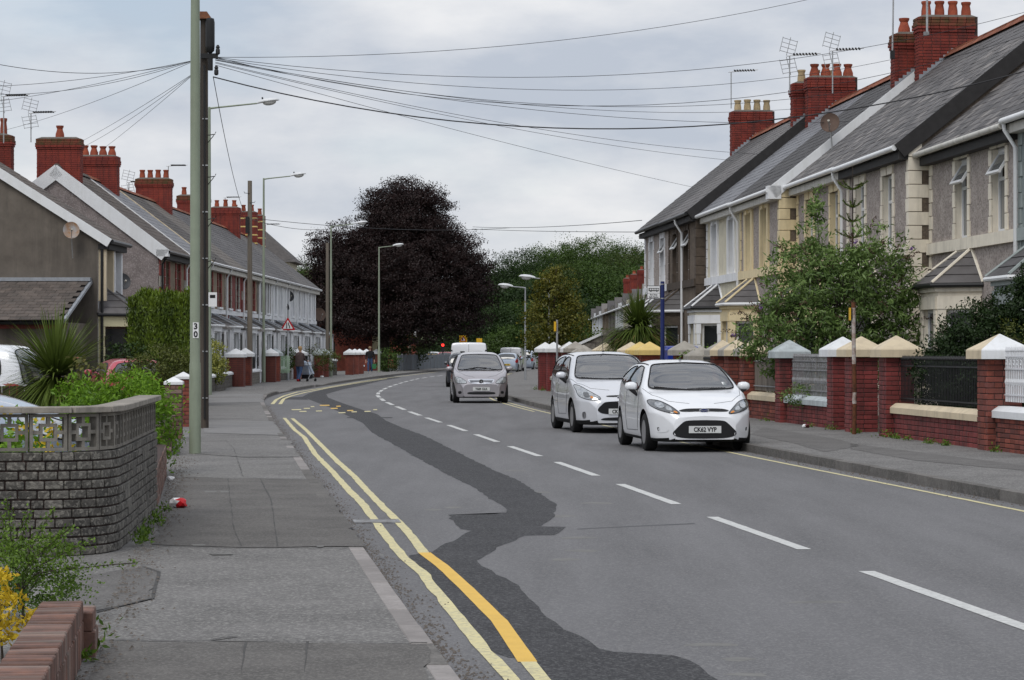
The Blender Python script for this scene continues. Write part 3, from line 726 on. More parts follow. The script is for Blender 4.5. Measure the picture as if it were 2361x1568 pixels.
def bay(parent, c, wm, tm, z1=2.85, zr=3.58, hw=1.2, fw_=.72, dp=.78, roof='slate', fm='pvc', glass='glass', hips='trim', gut='pvc_black', quoins=True):
    P = [Vector((c - hw, 0)), Vector((c - fw_, dp)), Vector((c + fw_, dp)), Vector((c + hw, 0))]
    mb = MB(); frames = []
    for a, b in zip(P, P[1:]):
        d = (b - a); L_ = d.length; d.normalize()
        # facet frame: local x runs b->a so that +y is outward
        T = Matrix(((-d.x, -d.y, 0, b.x), (-d.y, d.x, 0, b.y), (0, 0, 1, 0), (0, 0, 0, 1)))
        mgn = .2 if L_ > 1 else .17
        wall_grid(mb, L_, z1, [(mgn, L_ - mgn, .75, 2.35)], 0, .14, T=T)
        frames.append((T, mgn, L_))
    b_ = mb.build('bay', M[wm], parent)
    for T, mg, L_ in frames:
        window(b_, mg, L_ - mg, .75, 2.35, -.1, fm, .3 if False else .34, glass=glass, T=T)
        tr = MB()
        for x in (mg - .13, L_ - mg):
            for i in range(5):
                tr.box(x + (.0 if i % 2 else -.02), x + .13 + (.0 if i % 2 else .02), -.02, .035, .72 + i * .33, .72 + i * .33 + .315, 0, T)
        tr.box(mg - .17, L_ - mg + .17, -.02, .05, 2.36, 2.62, 0, T); tr.box(mg - .2, L_ - mg + .2, -.02, .08, .62, .72, 0, T)
        tr.box(-.03, L_ + .03, -.02, .06, z1 - .14, z1 - .02, 0, T)
        tr.build('surround', M[tm], b_)
    ov = .14; E = [Vector((c - hw - ov, -.0)), Vector((c - fw_ - ov * .6, dp + ov)), Vector((c + fw_ + ov * .6, dp + ov)), Vector((c + hw + ov, 0))]
    tp = [Vector((c - hw * .42, 0.02, zr)), Vector((c + hw * .42, 0.02, zr))]
    r = MB(); e = [(p.x, p.y, z1 + .02) for p in E]
    r.face([e[0], e[1], tp[0]]); r.face([e[1], e[2], tp[1], tp[0]]); r.face([e[2], e[3], tp[1]]); r.face([e[3], e[2], e[1], e[0]])
    rf = r.build('bay_roof', M[roof], b_)
    # slate courses on the bay roof
    sc = MB()
    for (a, b, q0, q1) in ((E[0], E[1], tp[0], tp[0]), (E[1], E[2], tp[0], tp[1]), (E[2], E[3], tp[1], tp[1])):
        for i in range(4):
            t0, t1 = i / 4, (i + 1) / 4 + .03
            A0 = Vector((a.x, a.y, z1 + .02)); B0 = Vector((b.x, b.y, z1 + .02))
            nrm = ((B0 - A0).cross(q0 - A0)); nrm = -nrm.normalized() if nrm.z < 0 else nrm.normalized()
            k = [A0.lerp(q0, t0), B0.lerp(q1, t0), B0.lerp(q1, min(t1, 1)), A0.lerp(q0, min(t1, 1))]
            sc.hexa([k[0] + nrm * .004, k[1] + nrm * .004, k[2] + nrm * .001, k[3] + nrm * .001], [k[0] + nrm * .026, k[1] + nrm * .026, k[2] + nrm * .004, k[3] + nrm * .004])
    sc.build('slate_courses', M[roof], b_)['kind'] = 'stuff'
    h = MB()
    for a, q in ((e[0], tp[0]), (e[1], tp[0]), (e[2], tp[1]), (e[3], tp[1])):
        h.tube([Vector(a) + Vector((0, 0, .02)), q + Vector((0, 0, .03))], .038, 6)
    h.tube([tp[0], tp[1]], .05, 6)
    h.build('hip', M[tm if hips == 'trim' else hips], b_)
    gt = MB(); gt.tube([Vector(p) + Vector((0, 0, -.03)) for p in e], .05, 8); gt.build('gutter', M[gut], b_, 40)
    return b_

RS = .075                                                  # how the right-hand facades run against the line of sight
RANG = math.atan2(1, -RS)
def right_house(label, X, Z, W, wm, tm, style, wins, H=6.1, rise=3.2, dep=4.0, open_=(), near_end=False, near_verge=None, far_end=False, chim=(), slate='slate', single=False, bays=(1.9,), bay_kw={}, gut='pvc', group='terraced houses on the far side of the road', seed=1, door_x=None, downpipe=None, glass='glass', fascia='pvc', corner=None):
    t = thing('terraced_house', label, 'house', (X, Z, .1), RANG, group)
    m = MB(); ops = [(c - .5, c + .5, 3.85, 5.5) for c in wins]
    dr = [(door_x - .48, door_x + .48, .05, 2.45)] if door_x else []
    wall_grid(m, W, H, ops + dr, 0, .17)
    m.build('wall', M[wm], t); m = MB()
    if near_end: m.face([(0, 0, 0), (0, -2 * dep, 0), (0, -2 * dep, H), (0, -dep, H + rise), (0, 0, H)])
    if far_end: m.face([(W, 0, 0), (W, 0, H), (W, -dep, H + rise), (W, -2 * dep, H), (W, -2 * dep, 0)])
    if m.v: m.build('gable_wall', M['render_brown'], t)
    m = MB(); m.face([(0, -2 * dep, 0), (W, -2 * dep, 0), (W, -2 * dep, H), (0, -2 * dep, H)]); m.build('back_wall', M['render_brown'], t)
    for i, c in enumerate(wins): window(t, c - .5, c + .5, 3.85, 5.5, -.12, 'pvc', .64, opened=i in open_, glass=glass)
    if door_x:
        d = MB(); d.box(door_x - .48, door_x + .48, -.17, -.12, .05, 2.05); dd = d.build('door', M['pvc'], t)
        q = MB(); q.box(door_x - .3, door_x + .3, -.12, -.11, 1.1, 1.85); q.build('pane', M['glass'], dd)
        window(t, door_x - .48, door_x + .48, 2.07, 2.45, -.12, 'pvc', None)
    # dressings: each stone a piece of its own
    for c in wins:
        if style in ('quoin', 'stone'):
            for sd in (-1, 1):
                for i in range(5):
                    wd = .2 if i % 2 == 0 else .14; hh = 1.65 / 5
                    piece('quoin_stone', (wd, .09, hh - .014), (c + sd * (.5 + wd / 2), -.015, 3.85 + hh * (i + .5)), M[tm], t)
            for sd in (-1, 1):
                p = MB(); x0, x1 = .05, .62
                p.prism([(c + sd * x0, -.06, 5.5), (c + sd * (x1 - .06), -.06, 5.5), (c + sd * (x1 + .06), -.06, 5.88), (c + sd * (x0 + .03), -.06, 5.88)], (0, .1, 0))
                p.build('lintel_stone', M[tm], t)
        else:
            p = MB(); p.box(c - .68, c - .5, -.06, .06, 3.85, 5.5); p.box(c + .5, c + .68, -.06, .06, 3.85, 5.5); p.box(c - .68, c + .68, -.06, .06, 5.5, 5.68)
            p.box(c - .72, c + .72, -.05, .08, 5.68, 5.74); p.prism([(c - .09, -.05, 5.46), (c + .09, -.05, 5.46), (c + .13, -.05, 5.86), (c - .13, -.05, 5.86)], (0, .17, 0))
            p.build('architrave', M[tm], t)
        for xx in (c - .499, c + .499):
            rv = MB(); rv.box(xx - .004, xx + .004, -.165, -.008, 3.85, 5.5); rv.build('reveal', M[tm], t)
    sb = MB(); sb.box(0, W, -.05, .085, 3.6, 3.84); sb.build('sill_band', M[tm], t)
    if corner is None: corner = near_end
    if corner:
        for i in range(20):
            hh = (H - .1) / 20; lg = i % 2 == 0
            fx, ry = (.2, .44) if lg else (.28, .27)
            piece('quoin_stone', (fx + .03, ry + .03, hh - .016), (fx / 2 - .015, -ry / 2 + .015, .05 + hh * (i + .5)), M[tm], t)
    for i in range(20):
        hh = (H - .1) / 20; fx = .28 if i % 2 == 0 else .2
        if far_end or not near_end or True: piece('quoin_stone', (fx, .09, hh - .016), (W - fx / 2, -.018, .05 + hh * (i + .5)), M[tm], t)
    # roof
    r = MB(); oe = .28; p = rise / dep; ez = H - oe * p + .1
    th = Vector((0, 0, -.1))
    r.hexa([Vector((0, oe, ez)) + th, Vector((W, oe, ez)) + th, Vector((W, -dep, H + rise + .1)) + th, Vector((0, -dep, H + rise + .1)) + th], [(0, oe, ez), (W, oe, ez), (W, -dep, H + rise + .1), (0, -dep, H + rise + .1)])
    r.hexa([Vector((0, -2 * dep - oe, ez)) + th, Vector((0, -dep - .002, H + rise + .1)) + th, Vector((W, -dep - .002, H + rise + .1)) + th, Vector((W, -2 * dep - oe, ez)) + th], [(0, -2 * dep - oe, ez), (0, -dep - .002, H + rise + .1), (W, -dep - .002, H + rise + .1), (W, -2 * dep - oe, ez)])
    rf = r.build('roof', M['fascia_dark'], t)
    slates(rf, W, oe, ez, -dep, H + rise + .1, M[slate], single, seed=seed)
    ridge_tiles(rf, 0, W, -dep, H + rise + .2, 'ridge')
    if near_verge:
        v = MB(); n_ = Vector((0, p, 1)).normalized()
        a, b = Vector((-.06, oe + .03, ez)), Vector((-.06, -dep, H + rise + .1))
        v.hexa([a - n_ * .3, a - n_ * .3 + Vector((.1, 0, 0)), b - n_ * .3 + Vector((.1, 0, 0)), b - n_ * .3], [a + n_ * .045, a + n_ * .045 + Vector((.1, 0, 0)), b + n_ * .045 + Vector((.1, 0, 0)), b + n_ * .045])
        if near_verge == 'pvc': v.box(-.06, .32, -.02, oe + .06, H - .38, H - .02)
        v.build('verge_board', M[near_verge], t)
    fb = MB(); fb.box(0, W, -.0, oe - .05, ez - .28, ez - .1); fb.build('eaves_board', M['fascia_dark' if gut != 'pvc' or fascia == 'dark' else 'pvc_dirty'], t)
    gt = MB(); gt.tube([(0, oe + .06, ez - .03), (W, oe + .06, ez - .05)], .062, 10); gt.build('gutter', M[gut], t, 40)
    if downpipe is not None:
        dx, dm = downpipe
        q = MB(); q.tube([(dx, oe + .05, ez - .06), (dx, oe + .03, ez - .22), (dx, .1, ez - .55), (dx, .1, .2)], .04, 8); q.build('downpipe', M[dm], t, 40)
    for bc in bays: bay(t, bc, bay_kw.get('wm', wm), tm, **{k: v for k, v in bay_kw.items() if k != 'wm'})
    for (cx, z1, npot, pm, kw) in chim:
        chimney(t, cx, -dep, .56, 1.62, H + .75, z1, npot, pot=pm, single=True, along='y', seed=seed + int(cx), faces='wn', **kw)
        # stepped lead flashing up the slope beside the stack
        fl_ = MB(); sx = cx - .32
        for i in range(9):
            yy = -dep + .82 - i * .11
            fl_.box(sx - .012, sx, yy - .11, yy, H + rise - (yy + dep) * p + .0, H + rise - (yy + dep) * p + .3)
        fl_.build('flashing', M['lead'], t)
    return t
def rx(X, Z, s): return X - RS * s, Z + s           # a point s metres on along a facade
HW = 6.5
h1 = right_house('brown pebbledashed terraced house with white quoins, at the end beside the palm', *rx(5.96, 80.5, HW), HW, 'render_pebble', 'trim_white', 'quoin', (1.6, 4.6), H=6.1, far_end=True, chim=((HW - .35, 10.45, 4, 'pot_buff', {}),), slate='slate', gut='pvc_black', seed=11, bays=(2.0,), open_=(0,))
h2 = right_house('dark brown unpainted stone house with two top windows propped open', 5.96, 80.5, HW, 'render_brown', 'trim_brown', 'stone', (2.2, 4.9), H=6.1, near_end=True, near_verge='fascia_dark', chim=((.45, 10.2, 3, 'pot_buff', {}),), slate='slate', gut='pvc_black', seed=12, open_=(0, 1), bays=(4.2,), bay_kw=dict(gut='pvc', wm='render_brown'), downpipe=(2.7, 'pvc'))
h3 = right_house('cream roughcast house with white window surrounds', *rx(7.26, 67.5, HW), HW, 'render_cream', 'trim_white', 'moulded', (1.5, 4.7), H=6.0, chim=((HW - .35, 10.3, 4, 'terracotta', dict(squat=True)),), slate='slate_pale', seed=13, bays=(4.4,), door_x=1.3)
h4 = right_house('grey pebbledashed house with yellow quoins and moulded window surrounds beside the cream house', 7.26, 67.5, HW, 'render_pebble', 'trim_yellow', 'moulded', (2.3, 4.9), H=6.0, near_end=True, near_verge='pvc', chim=((.45, 10.15, 3, 'terracotta', dict(squat=True, moss=True)),), seed=14, bays=(4.4,), bay_kw=dict(gut='pvc', wm='trim_yellow'), downpipe=(HW - .1, 'pvc'))
h5 = right_house('grey pebbledashed house with yellow block surrounds behind the conifer top', *rx(8.69, 54.5, HW), HW, 'render_pebble', 'trim_yellow', 'quoin', (1.5, 4.7), H=6.1, chim=((HW - .4, 10.5, 4, 'terracotta', dict(moss=True)),), seed=15, single=True, bays=(4.2,), downpipe=(.2, 'pvc'))
h6 = right_house('grey pebbledashed house with beige quoins behind the buddleia', 8.69, 54.5, HW, 'render_pebble', 'trim_beige', 'quoin', (2.1, 5.0), H=6.1, near_end=True, near_verge='fascia_dark', seed=16, single=True, bays=(4.2,), fascia='dark', glass='glass_net')
h7 = right_house('beige trimmed pebbledashed house with hipped bay roof and white downpipe', *rx(9.13 + RS * 7, 47.5, 0), 7.0, 'render_pebble', 'trim_beige', 'quoin', (1.4, 4.25), H=5.95, seed=17, single=True, open_=(0, 1), gut='pvc_dirty', bays=(3.9,), glass='glass_net', bay_kw=dict(wm='trim_beige'))
h8 = right_house('grey green house only partly in view at the picture edge', 9.13 + RS * 14, 40.5, 7.0, 'render_green', 'trim_green', 'quoin', (1.4, 5.0), H=6.05, seed=18, bays=(5.2,), downpipe=(6.9, 'pvc'), slate='slate', bay_kw=dict(wm='render_green', gut='pvc'))

# ------------------------------------------------------------------ pillars, low walls and railings on the right
WANG = math.atan2(1, -.106)
def wpt(Z, off=0.0): return Vector((WR(Z) + off, Z, .13))
def cap_mesh(m1, m2, s=.74, ph=1.0):
    c = MB(); h = s / 2; e = .015
    a = [(-h, -h), (h, -h), (h, h), (-h, h)]
    for i in range(4):
        p, q = a[i], a[(i + 1) % 4]; mi = 1 if i in (2, 3) else 0
        c.face([(*p, 0), (*q, 0), (*q, .125), (*p, .125)], mi)
        p2 = (p[0] * .97, p[1] * .97); q2 = (q[0] * .97, q[1] * .97)
        c.face([(*p, .125), (*q, .125), (*q2, .145), (*p2, .145)], mi)
        c.face([(*p2, .145), (*q2, .145), (.02 * (q2[0] > 0) - .01, .02 * (q2[1] > 0) - .01, .37), (.02 * (p2[0] > 0) - .01, .02 * (p2[1] > 0) - .01, .37)], mi)
    c.face([(-h, h, 0), (h, h, 0), (h, -h, 0), (-h, -h, 0)]); c.face([(-.01, -.01, .37), (.01, -.01, .37), (.01, .01, .37), (-.01, .01, .37)])
    me = c.mesh('cap', [M[m1], M[m2]]); me.transform(Matrix.Diagonal((1, 1, ph, 1))); return me
def pillar(Z, label, cm, cm2=None, s=.5, bm='brick_maroon', H=1.37, single=True, cap=.74, off=.25, seed=1, loc=None, ang=None, name='gate_pillar', group='brick pillars along the far garden walls', ch=.0805, ph=1.0):
    p = loc or wpt(Z, off)
    t = thing(name, label, 'pillar', p, (WANG - math.pi / 2) if ang is None else ang, group)
    n = int(H / ch)
    brick_box(t, -s / 2, s / 2, -s / 2, s / 2, 0, n, H / n, .245, .105, M[bm], single=single, seed=seed)
    put('cap', cap_mesh(cm, cm2 or cm, cap, ph), t, (0, 0, H + .004))
    return t
def low_wall(Z0, Z1, label, bm, cm, single=True, H=.42, seed=1, off=.25, th=.25, name='garden_wall', cop=True, fn=None, group='low garden walls on the far side'):
    fn = fn or (lambda z: wpt(z, off))
    a, b = fn(Z1), fn(Z0)                              # runs towards the camera so that its local -y faces the road
    d = b - a; L_ = math.hypot(d.x, d.y); ang = math.atan2(d.y, d.x) 
    t = thing(name, label, 'wall', a, ang, group)
    n = max(3, int(H / .0705))
    f = 's'
    c = MB(); c.box(0, L_, -th / 2 + .012, th / 2, -.05, H); c.build('core', M['mortar_dark'], t)
    brick_box(t, 0, L_, -th / 2, th / 2, 0, n, H / n, .235, .1, M[bm], single=single, faces='s', core=False, seed=seed)
    if cop:
        k = MB(); nseg = max(1, round(L_ / .9))
        w = th / 2 + .055
        me = None
        for i in range(nseg):
            sl_ = L_ / nseg
            if me is None:
                q = MB(); q.prism([(0, -w, 0), (0, w, 0), (0, w, .1), (0, w * .45, .17), (0, -w * .45, .17), (0, -w, .1)], (sl_ - .004, 0, 0)); me = q.mesh('coping_stone', M[cm])
            put('coping_stone', me, t, (i * sl_ + .002, 0, H + .003))
    return t
def railing(Z0, Z1, label, m, H=.72, base=.6, sp=.088, off=.25, ornate=False, name='railing', fn=None, group='iron railings on the far garden walls', rad=.008, drop=.0):
    fn = fn or (lambda z: wpt(z, off))
    a, b = fn(Z1), fn(Z0); d = b - a; L_ = math.hypot(d.x, d.y)
    t = thing(name, label, 'railing', a + Vector((0, 0, base)), math.atan2(d.y, d.x), group)
    for z in ((.06, H - .09) if not ornate else (.1, H - .06, H - .24)):
        q = MB(); q.box(0, L_, -.014, .014, z - .012, z + .012); q.build('rail', M[m], t)
    n = int(L_ / sp)
    q = MB(); q.tube([(0, 0, -drop), (0, 0, H)], rad, 6); q.lathe([(.004, H), (.02, H + .02), (.022, H + .04), (.004, H + .085)], 6)
    if ornate: q.lathe([(.012, H * .33), (.026, H * .4), (.012, H * .47)], 6)
    me = q.mesh('bar', M[m])
    for i in range(n + 1): put('bar', me, t, ((i + .5) * L_ / (n + 1), 0, 0))
    if ornate:
        o = MB()
        for k in range(8):
            a0, a1 = k * math.pi / 4, (k + 1) * math.pi / 4
            o.tube([(.035 * math.cos(a0), -.005, .035 * math.sin(a0)), (.035 * math.cos(a1), -.005, .035 * math.sin(a1))], .008, 5)
        me2 = o.mesh('roundel', M[m])
        for i in range(0, n, 2): put('roundel', me2, t, ((i + 1) * L_ / (n + 1), 0, H - .15))
    return t
pillar(36.95, 'big red brick pillar with a white pyramid cap beside the white railings', 'cap_white', 'cap_cream', s=.53, bm='brick_red', cap=.79, seed=1, H=1.36, off=.27)
pillar(42.75, 'maroon painted gate pillar with cream cap next to the dark round bush', 'cap_cream', seed=2)
pillar(45.2, 'maroon painted gate pillar with cream cap in the middle of a row of three', 'cap_cream', seed=3)
pillar(46.6, 'maroon pillar with an off-white cap behind the rusty post', 'cap_white', seed=4)
pillar(51.2, 'red brick pillar with pale grey cap under the buddleia', 'cap_pale', seed=5, H=1.33)
pillar(54.9, 'brick pillar with cream cap next to the weathered wooden fence panel', 'cap_cream', 'cap_grey', seed=6, bm='brick_red', H=1.36)
pillar(56.7, 'brick pillar with cream cap, middle of three above the white hatchback roof', 'cap_cream', 'cap_grey', seed=7, bm='brick_red', H=1.36)
pillar(58.4, 'brick pillar with cream cap beside the light green shrub above the white hatchback', 'cap_cream', 'cap_grey', seed=8, bm='brick_red', H=1.36)
pillar(63.5, 'brick pillar with a bare stone coloured cap just past the blue bus stop pole', 'cap_grey', single=False, seed=9, bm='brick_red', H=1.36)
pillar(61.2, 'brick pillar with a mossy grey cap half hidden behind the light green shrub', 'cap_grey', single=False, seed=19, bm='brick_red', H=1.22)
pillar(69.0, 'brick pillar with bright yellow cap, largest of the yellow ones', 'cap_yellow', single=False, seed=10, bm='brick_red', H=1.36)
pillar(70.7, 'brick pillar with yellow cap, second behind the silver hatchback', 'cap_yellow', single=False, seed=11, bm='brick_red', H=1.36)
pillar(72.3, 'brick pillar with pale cream cap behind the yellow capped pair', 'cap_cream', single=False, seed=12, bm='brick_red', H=1.36)
pillar(77.6, 'brick pillar with a cream cap standing alone over the silver hatchback roof', 'cap_cream', single=False, seed=13, bm='brick_red', H=1.36)
pillar(82.6, 'brick pillar with a small grey cap close to the silver hatchback roof', 'cap_grey', single=False, seed=14, bm='brick_red', H=1.3)
pillar(84.6, 'brick pillar with a large grey weathered cap beside the thin grey post', 'cap_grey', single=False, seed=15, bm='brick_maroon', H=1.42)
pillar(86.2, 'brick pillar with whitish cap just behind the thin grey post', 'cap_white', 'cap_grey', single=False, seed=16, bm='brick_maroon', H=1.42)
pillar(90.6, 'brick pillar with white cap at the wall end, nearer of the two', 'cap_white', single=False, seed=17, bm='brick_maroon', H=1.42)
pillar(93.2, 'brick pillar with white cap at the very end of the wall', 'cap_white', single=False, seed=18, bm='brick_maroon', H=1.42)
low_wall(28, 36.7, 'low orange red brick wall with white coping under the white railings', 'brick_red', 'cap_white', seed=1, H=.5)
low_wall(37.2, 42.5, 'low maroon painted wall with cream coping under the black railings', 'brick_maroon', 'cap_cream', seed=2)
low_wall(46.85, 50.95, 'low maroon painted wall with off-white coping under grey railings', 'brick_maroon', 'cap_pale', seed=3)
low_wall(51.45, 54.65, 'low dark brick wall with cream coping behind the white hatchback mirror', 'brick_red', 'cap_cream', seed=4)
for z0, z1, lb in ((58.7, 63.2, 'low brick wall behind the light green shrub'), (63.8, 68.7, 'low brick wall beside the blue bin'), (72.6, 77.3, 'low brick wall hidden behind the silver hatchback'), (77.9, 82.3, 'low brick wall past the silver hatchback roof'), (86.5, 90.3, 'low brick wall with dark coping near the wall end')):
    low_wall(z0, z1, lb, 'brick_red', 'cap_grey', single=False)
railing(28, 36.6, 'white ornamental iron railings at the picture edge', 'iron_white', .72, .74, ornate=True, sp=.085, rad=.011)
railing(37.25, 42.45, 'black iron railings in front of the dark round bush', 'iron_black', .7, .62)
railing(46.9, 50.9, 'weathered grey ornamental railings below the buddleia', 'iron_grey', .74, .6, ornate=True)
railing(58.7, 63.1, 'black railings behind the light green shrub', 'iron_black', .66, .6, sp=.12)
railing(64, 68.6, 'black railings between the yellow capped pillar and the bus stop', 'iron_black', .55, .6, sp=.12)
railing(86.5, 90.2, 'dark railings near the end of the far garden wall', 'iron_black', .6, .6, sp=.12)
# weathered wooden panel
t = thing('fence_panel', 'weathered grey wooden fence panel between two brick pillars', 'fence', wpt(54.6, .25) + Vector((0, 0, .6)), math.atan2(-3.1, .33))
for i in range(25): piece('board', (.115, .02, .72), (.06 + i * .125, -.01, .38), M['wood_grey'], t)
for z in (.12, .66): piece('rail', (3.1, .03, .03), (1.56, -.035, z), M['iron_grey'], t)
# the open iron gate between the cream-capped pillars
p0 = wpt(43.1, .25)
t = thing('garden_gate', 'black iron gate standing open between maroon gate pillars', 'gate', p0 + Vector((.05, .25, 0)), R(82))
for z in (.08, 1.1): piece('rail', (1.0, .03, .03), (.5, 0, z), M['iron_black'], t)
for i in range(10): piece('bar', (.018, .018, 1.15), (.03 + i * .104, 0, .6), M['iron_black'], t)
# ================================================================== left: near garden walls
def wl(Z): return interp(WL, Z)
# curved grey block wall with a pierced screen along its top
_path = [Vector((-5.2, 18.95, 0)), Vector((-4.4, 19.05, 0)), Vector((-3.75, 19.16, 0))]
for k in range(1, 9):
    a = R(-90 + 90 * k / 9); _path.append(Vector((-3.72 + .58 * math.cos(a), 19.76 + .6 * math.sin(a), 0)))
_path += [Vector((-3.13, 19.9, 0)), Vector((-3.17, 20.6, 0)), Vector((-3.45, 24.25, 0))]
_acc = [0]
for a, b in zip(_path, _path[1:]): _acc.append(_acc[-1] + (b - a).length)
PLEN = _acc[-1]
def pos(s):
    s = min(max(s, 0), PLEN - 1e-4)
    for i in range(len(_path) - 1):
        if s <= _acc[i + 1]:
            return _path[i].lerp(_path[i + 1], (s - _acc[i]) / (_acc[i + 1] - _acc[i]))
def tang(s):
    d = pos(s + .06) - pos(s - .06); return math.atan2(d.y, d.x)
gw = thing('garden_wall', 'curved grey block wall with pierced screen blocks along its top', 'wall', (0, 0, .03))
cw = MB(); N = 60
for i in range(N):
    s0, s1 = PLEN * i / N, PLEN * (i + 1) / N
    q = []
    for s in (s0, s1):
        t = tang(s); n = Vector((math.sin(t), -math.cos(t), 0)); q += [pos(s) - n * .018, pos(s) - n * .2]
    cw.hexa([q[0], q[2], q[3], q[1]], [p + Vector((0, 0, .8)) for p in (q[0], q[2], q[3], q[1])])
cw.build('core', M['mortar_dark'], gw)
rg = random.Random(21); CH = .0735
taken = set()
for c in range(11):
    s = rg.uniform(0, .12)
    while s < PLEN - .05:
        L_ = rg.choice((.2, .21, .215, .215, .22, .1, .16)); 
        if s + L_ > PLEN: L_ = PLEN - s
        if any(cc == c and a < s + L_ - .01 and b > s + .01 for cc, a, b in taken):
            b = max(bb for cc, aa, bb in taken if cc == c and aa < s + L_ - .01 and bb > s + .01)
            a = min(aa for cc, aa, bb in taken if cc == c and aa < s + L_ - .01 and bb > s + .01)
            if a - s > .05:
                L_ = a - s
            else:
                s = b; continue
        curved = 1.3 < s < 2.6
        if curved: L_ = min(L_, .15)
        tall = c < 10 and not curved and L_ > .19 and rg.random() < .045
        if tall: L_ = .4; taken.add((c + 1, s, s + L_))
        hh = CH * (2 if tall else 1)
        t = tang(s + L_ / 2); n = Vector((math.sin(t), -math.cos(t), 0)); p = pos(s + L_ / 2) - n * (.05 - rg.uniform(0, .007))
        piece('stone_block', (round(L_ - .012, 3), .1, hh - .012), (p.x, p.y, c * CH + hh / 2), M['stone_block'], gw, rz=t)
        s += L_
# pierced screen blocks
sb = MB(); h = .1425; d = .045
for b in ((-h, -h + .024, -h, h), (h - .024, h, -h, h), (-h + .024, h - .024, h - .024, h), (-h + .024, h - .024, -h, -h + .024)): sb.box(b[0], b[1], -d, d, b[2], b[3])
for b in ((-.068, -.044, -.068, .068), (.044, .068, -.068, .068), (-.044, .044, .044, .068), (-.044, .044, -.068, -.044)): sb.box(b[0], b[1], -d + .006, d - .006, b[2], b[3])
for b in ((-.014, .014, .068, h - .024), (-.014, .014, -h + .024, -.068), (-h + .024, -.068, -.014, .014), (.068, h - .024, -.014, .014)): sb.box(b[0], b[1], -d + .008, d - .008, b[2], b[3])
sme = sb.mesh('screen_block', M['cast_stone'])
nb = int(PLEN / .292)
for i in range(nb):
    s = (i + .5) * PLEN / nb; t = tang(s); n = Vector((math.sin(t), -math.cos(t), 0)); p = pos(s) - n * .06
    put('screen_block', sme, gw, (p.x, p.y, 11 * CH + .148), t)
ncop = int(PLEN / .36)
for i in range(ncop):
    s = (i + .5) * PLEN / ncop; t = tang(s); n = Vector((math.sin(t), -math.cos(t), 0)); p = pos(s) - n * .07
    piece('coping_stone', (round(PLEN / ncop + (.012 if 1.2 < s < 2.7 else -.003), 3), .22, .05), (p.x, p.y, 11 * CH + .296 + .026), M['coping'], gw, rz=t)

# low brick wall with rowlock coping in the near corner
nw = thing('garden_wall', 'low brown brick wall with a coping of bricks on edge', 'wall', (0, 0, .03))
def nx(Z): return -.665 - .12 * Z
ang = math.atan2(1, -.12); rg = random.Random(31); n_ = Vector((1, .12, 0)).normalized()
core = MB(); core.hexa([(nx(8.2) - .19, 8.2, -.03), (nx(8.2) - .014, 8.2, -.03), (nx(12.84) - .014, 12.84, -.03), (nx(12.84) - .19, 12.84, -.03)], [(nx(8.2) - .19, 8.2, .268), (nx(8.2) - .014, 8.2, .268), (nx(12.84) - .014, 12.84, .268), (nx(12.84) - .19, 12.84, .268)])
core.build('core', M['mortar_dark'], nw)
Z = 8.2; i = 0
while Z < 12.85:
    c = Vector((nx(Z), Z, 0)) - n_ * .1075
    piece('brick', (.064, .213, .1), (c.x, c.y, .25 + rg.uniform(-.004, .004)), M['brick_brown'], nw, rot=(rg.gauss(0, .012), rg.gauss(0, .012), ang + rg.gauss(0, .012)))
    c = Vector((nx(Z), Z, 0)) - n_ * (.052 - rg.uniform(-.004, .006))
    piece('brick', (.064, .1, .21), (c.x, c.y, .092), M['brick_brown'], nw, rot=(0, rg.gauss(0, .02), ang + rg.gauss(0, .02)))
    Z += .0745
lp = thing('wall_end', 'lower curved step of bricks at the end of the near brick wall', 'wall', (nx(13.05) + .06, 13.05, .03), ang)
for i in range(5):
    piece('brick', (.066, .213, .1), (-.16 + i * .075, .12, .19), M['brick_brown'], lp, rz=rg.gauss(0, .015) - i * .03)
    piece('brick', (.066, .1, .16), (-.16 + i * .075, .05, .06), M['brick_brown'], lp, rz=rg.gauss(0, .02))
c = MB(); c.box(-.17, .15, .04, .2, -.03, .15); c.build('core', M['mortar_dark'], lp)

def fl_(Z): return Vector((wl(Z) - .12, Z, .02))
GL = 'garden walls along the near footway'
# on the near side the faces look towards the road: run away from the camera so that local -y faces it
def low_wall_l(Z0, Z1, label, bm, cm, H, single=True, cop=True, bl=.235, th=.24, rows=.074, seed=3, zr=None):
    a, b = fl_(Z0), fl_(Z1); d = b - a; L_ = math.hypot(d.x, d.y)
    t = thing('garden_wall', label, 'wall', a, math.atan2(d.y, d.x), GL)
    c = MB(); c.box(0, L_, -th / 2 + .012, th / 2, -.05, H); c.build('core', M['mortar_dark'], t)
    n = max(2, int(H / rows))
    brick_box(t, 0, L_, -th / 2, th / 2, 0, n, H / n, bl, .1, M[bm], single=single, faces='sw', core=False, seed=seed)
    if cop:
        k = max(1, round(L_ / .9)); sl_ = L_ / k; w = th / 2 + .05
        q = MB(); q.prism([(0, -w, 0), (0, w, 0), (0, w, .07), (0, w * .5, .13), (0, -w * .5, .13), (0, -w, .07)], (sl_ - .004, 0, 0)); me = q.mesh('coping_stone', M[cm])
        for i in range(k): put('coping_stone', me, t, (i * sl_, 0, H + .003))
    return t
low_wall_l(24.3, 31.5, 'low dark red brick wall running on from the grey block wall', 'brick_brown', None, .42, cop=False)
low_wall_l(37.6, 44.7, 'low brown brick planter wall leading to the white topped pillar', 'brick_brown', None, .46, cop=False, seed=5)
pillar(0, 'brown brick pillar with a rough white top beside the bright green shrub', 'cap_white', loc=(-6.1, 45.0, .02), s=.31, ang=R(3), bm='brick_brown', H=.98, cap=.34, seed=41, group=GL, ph=.38)
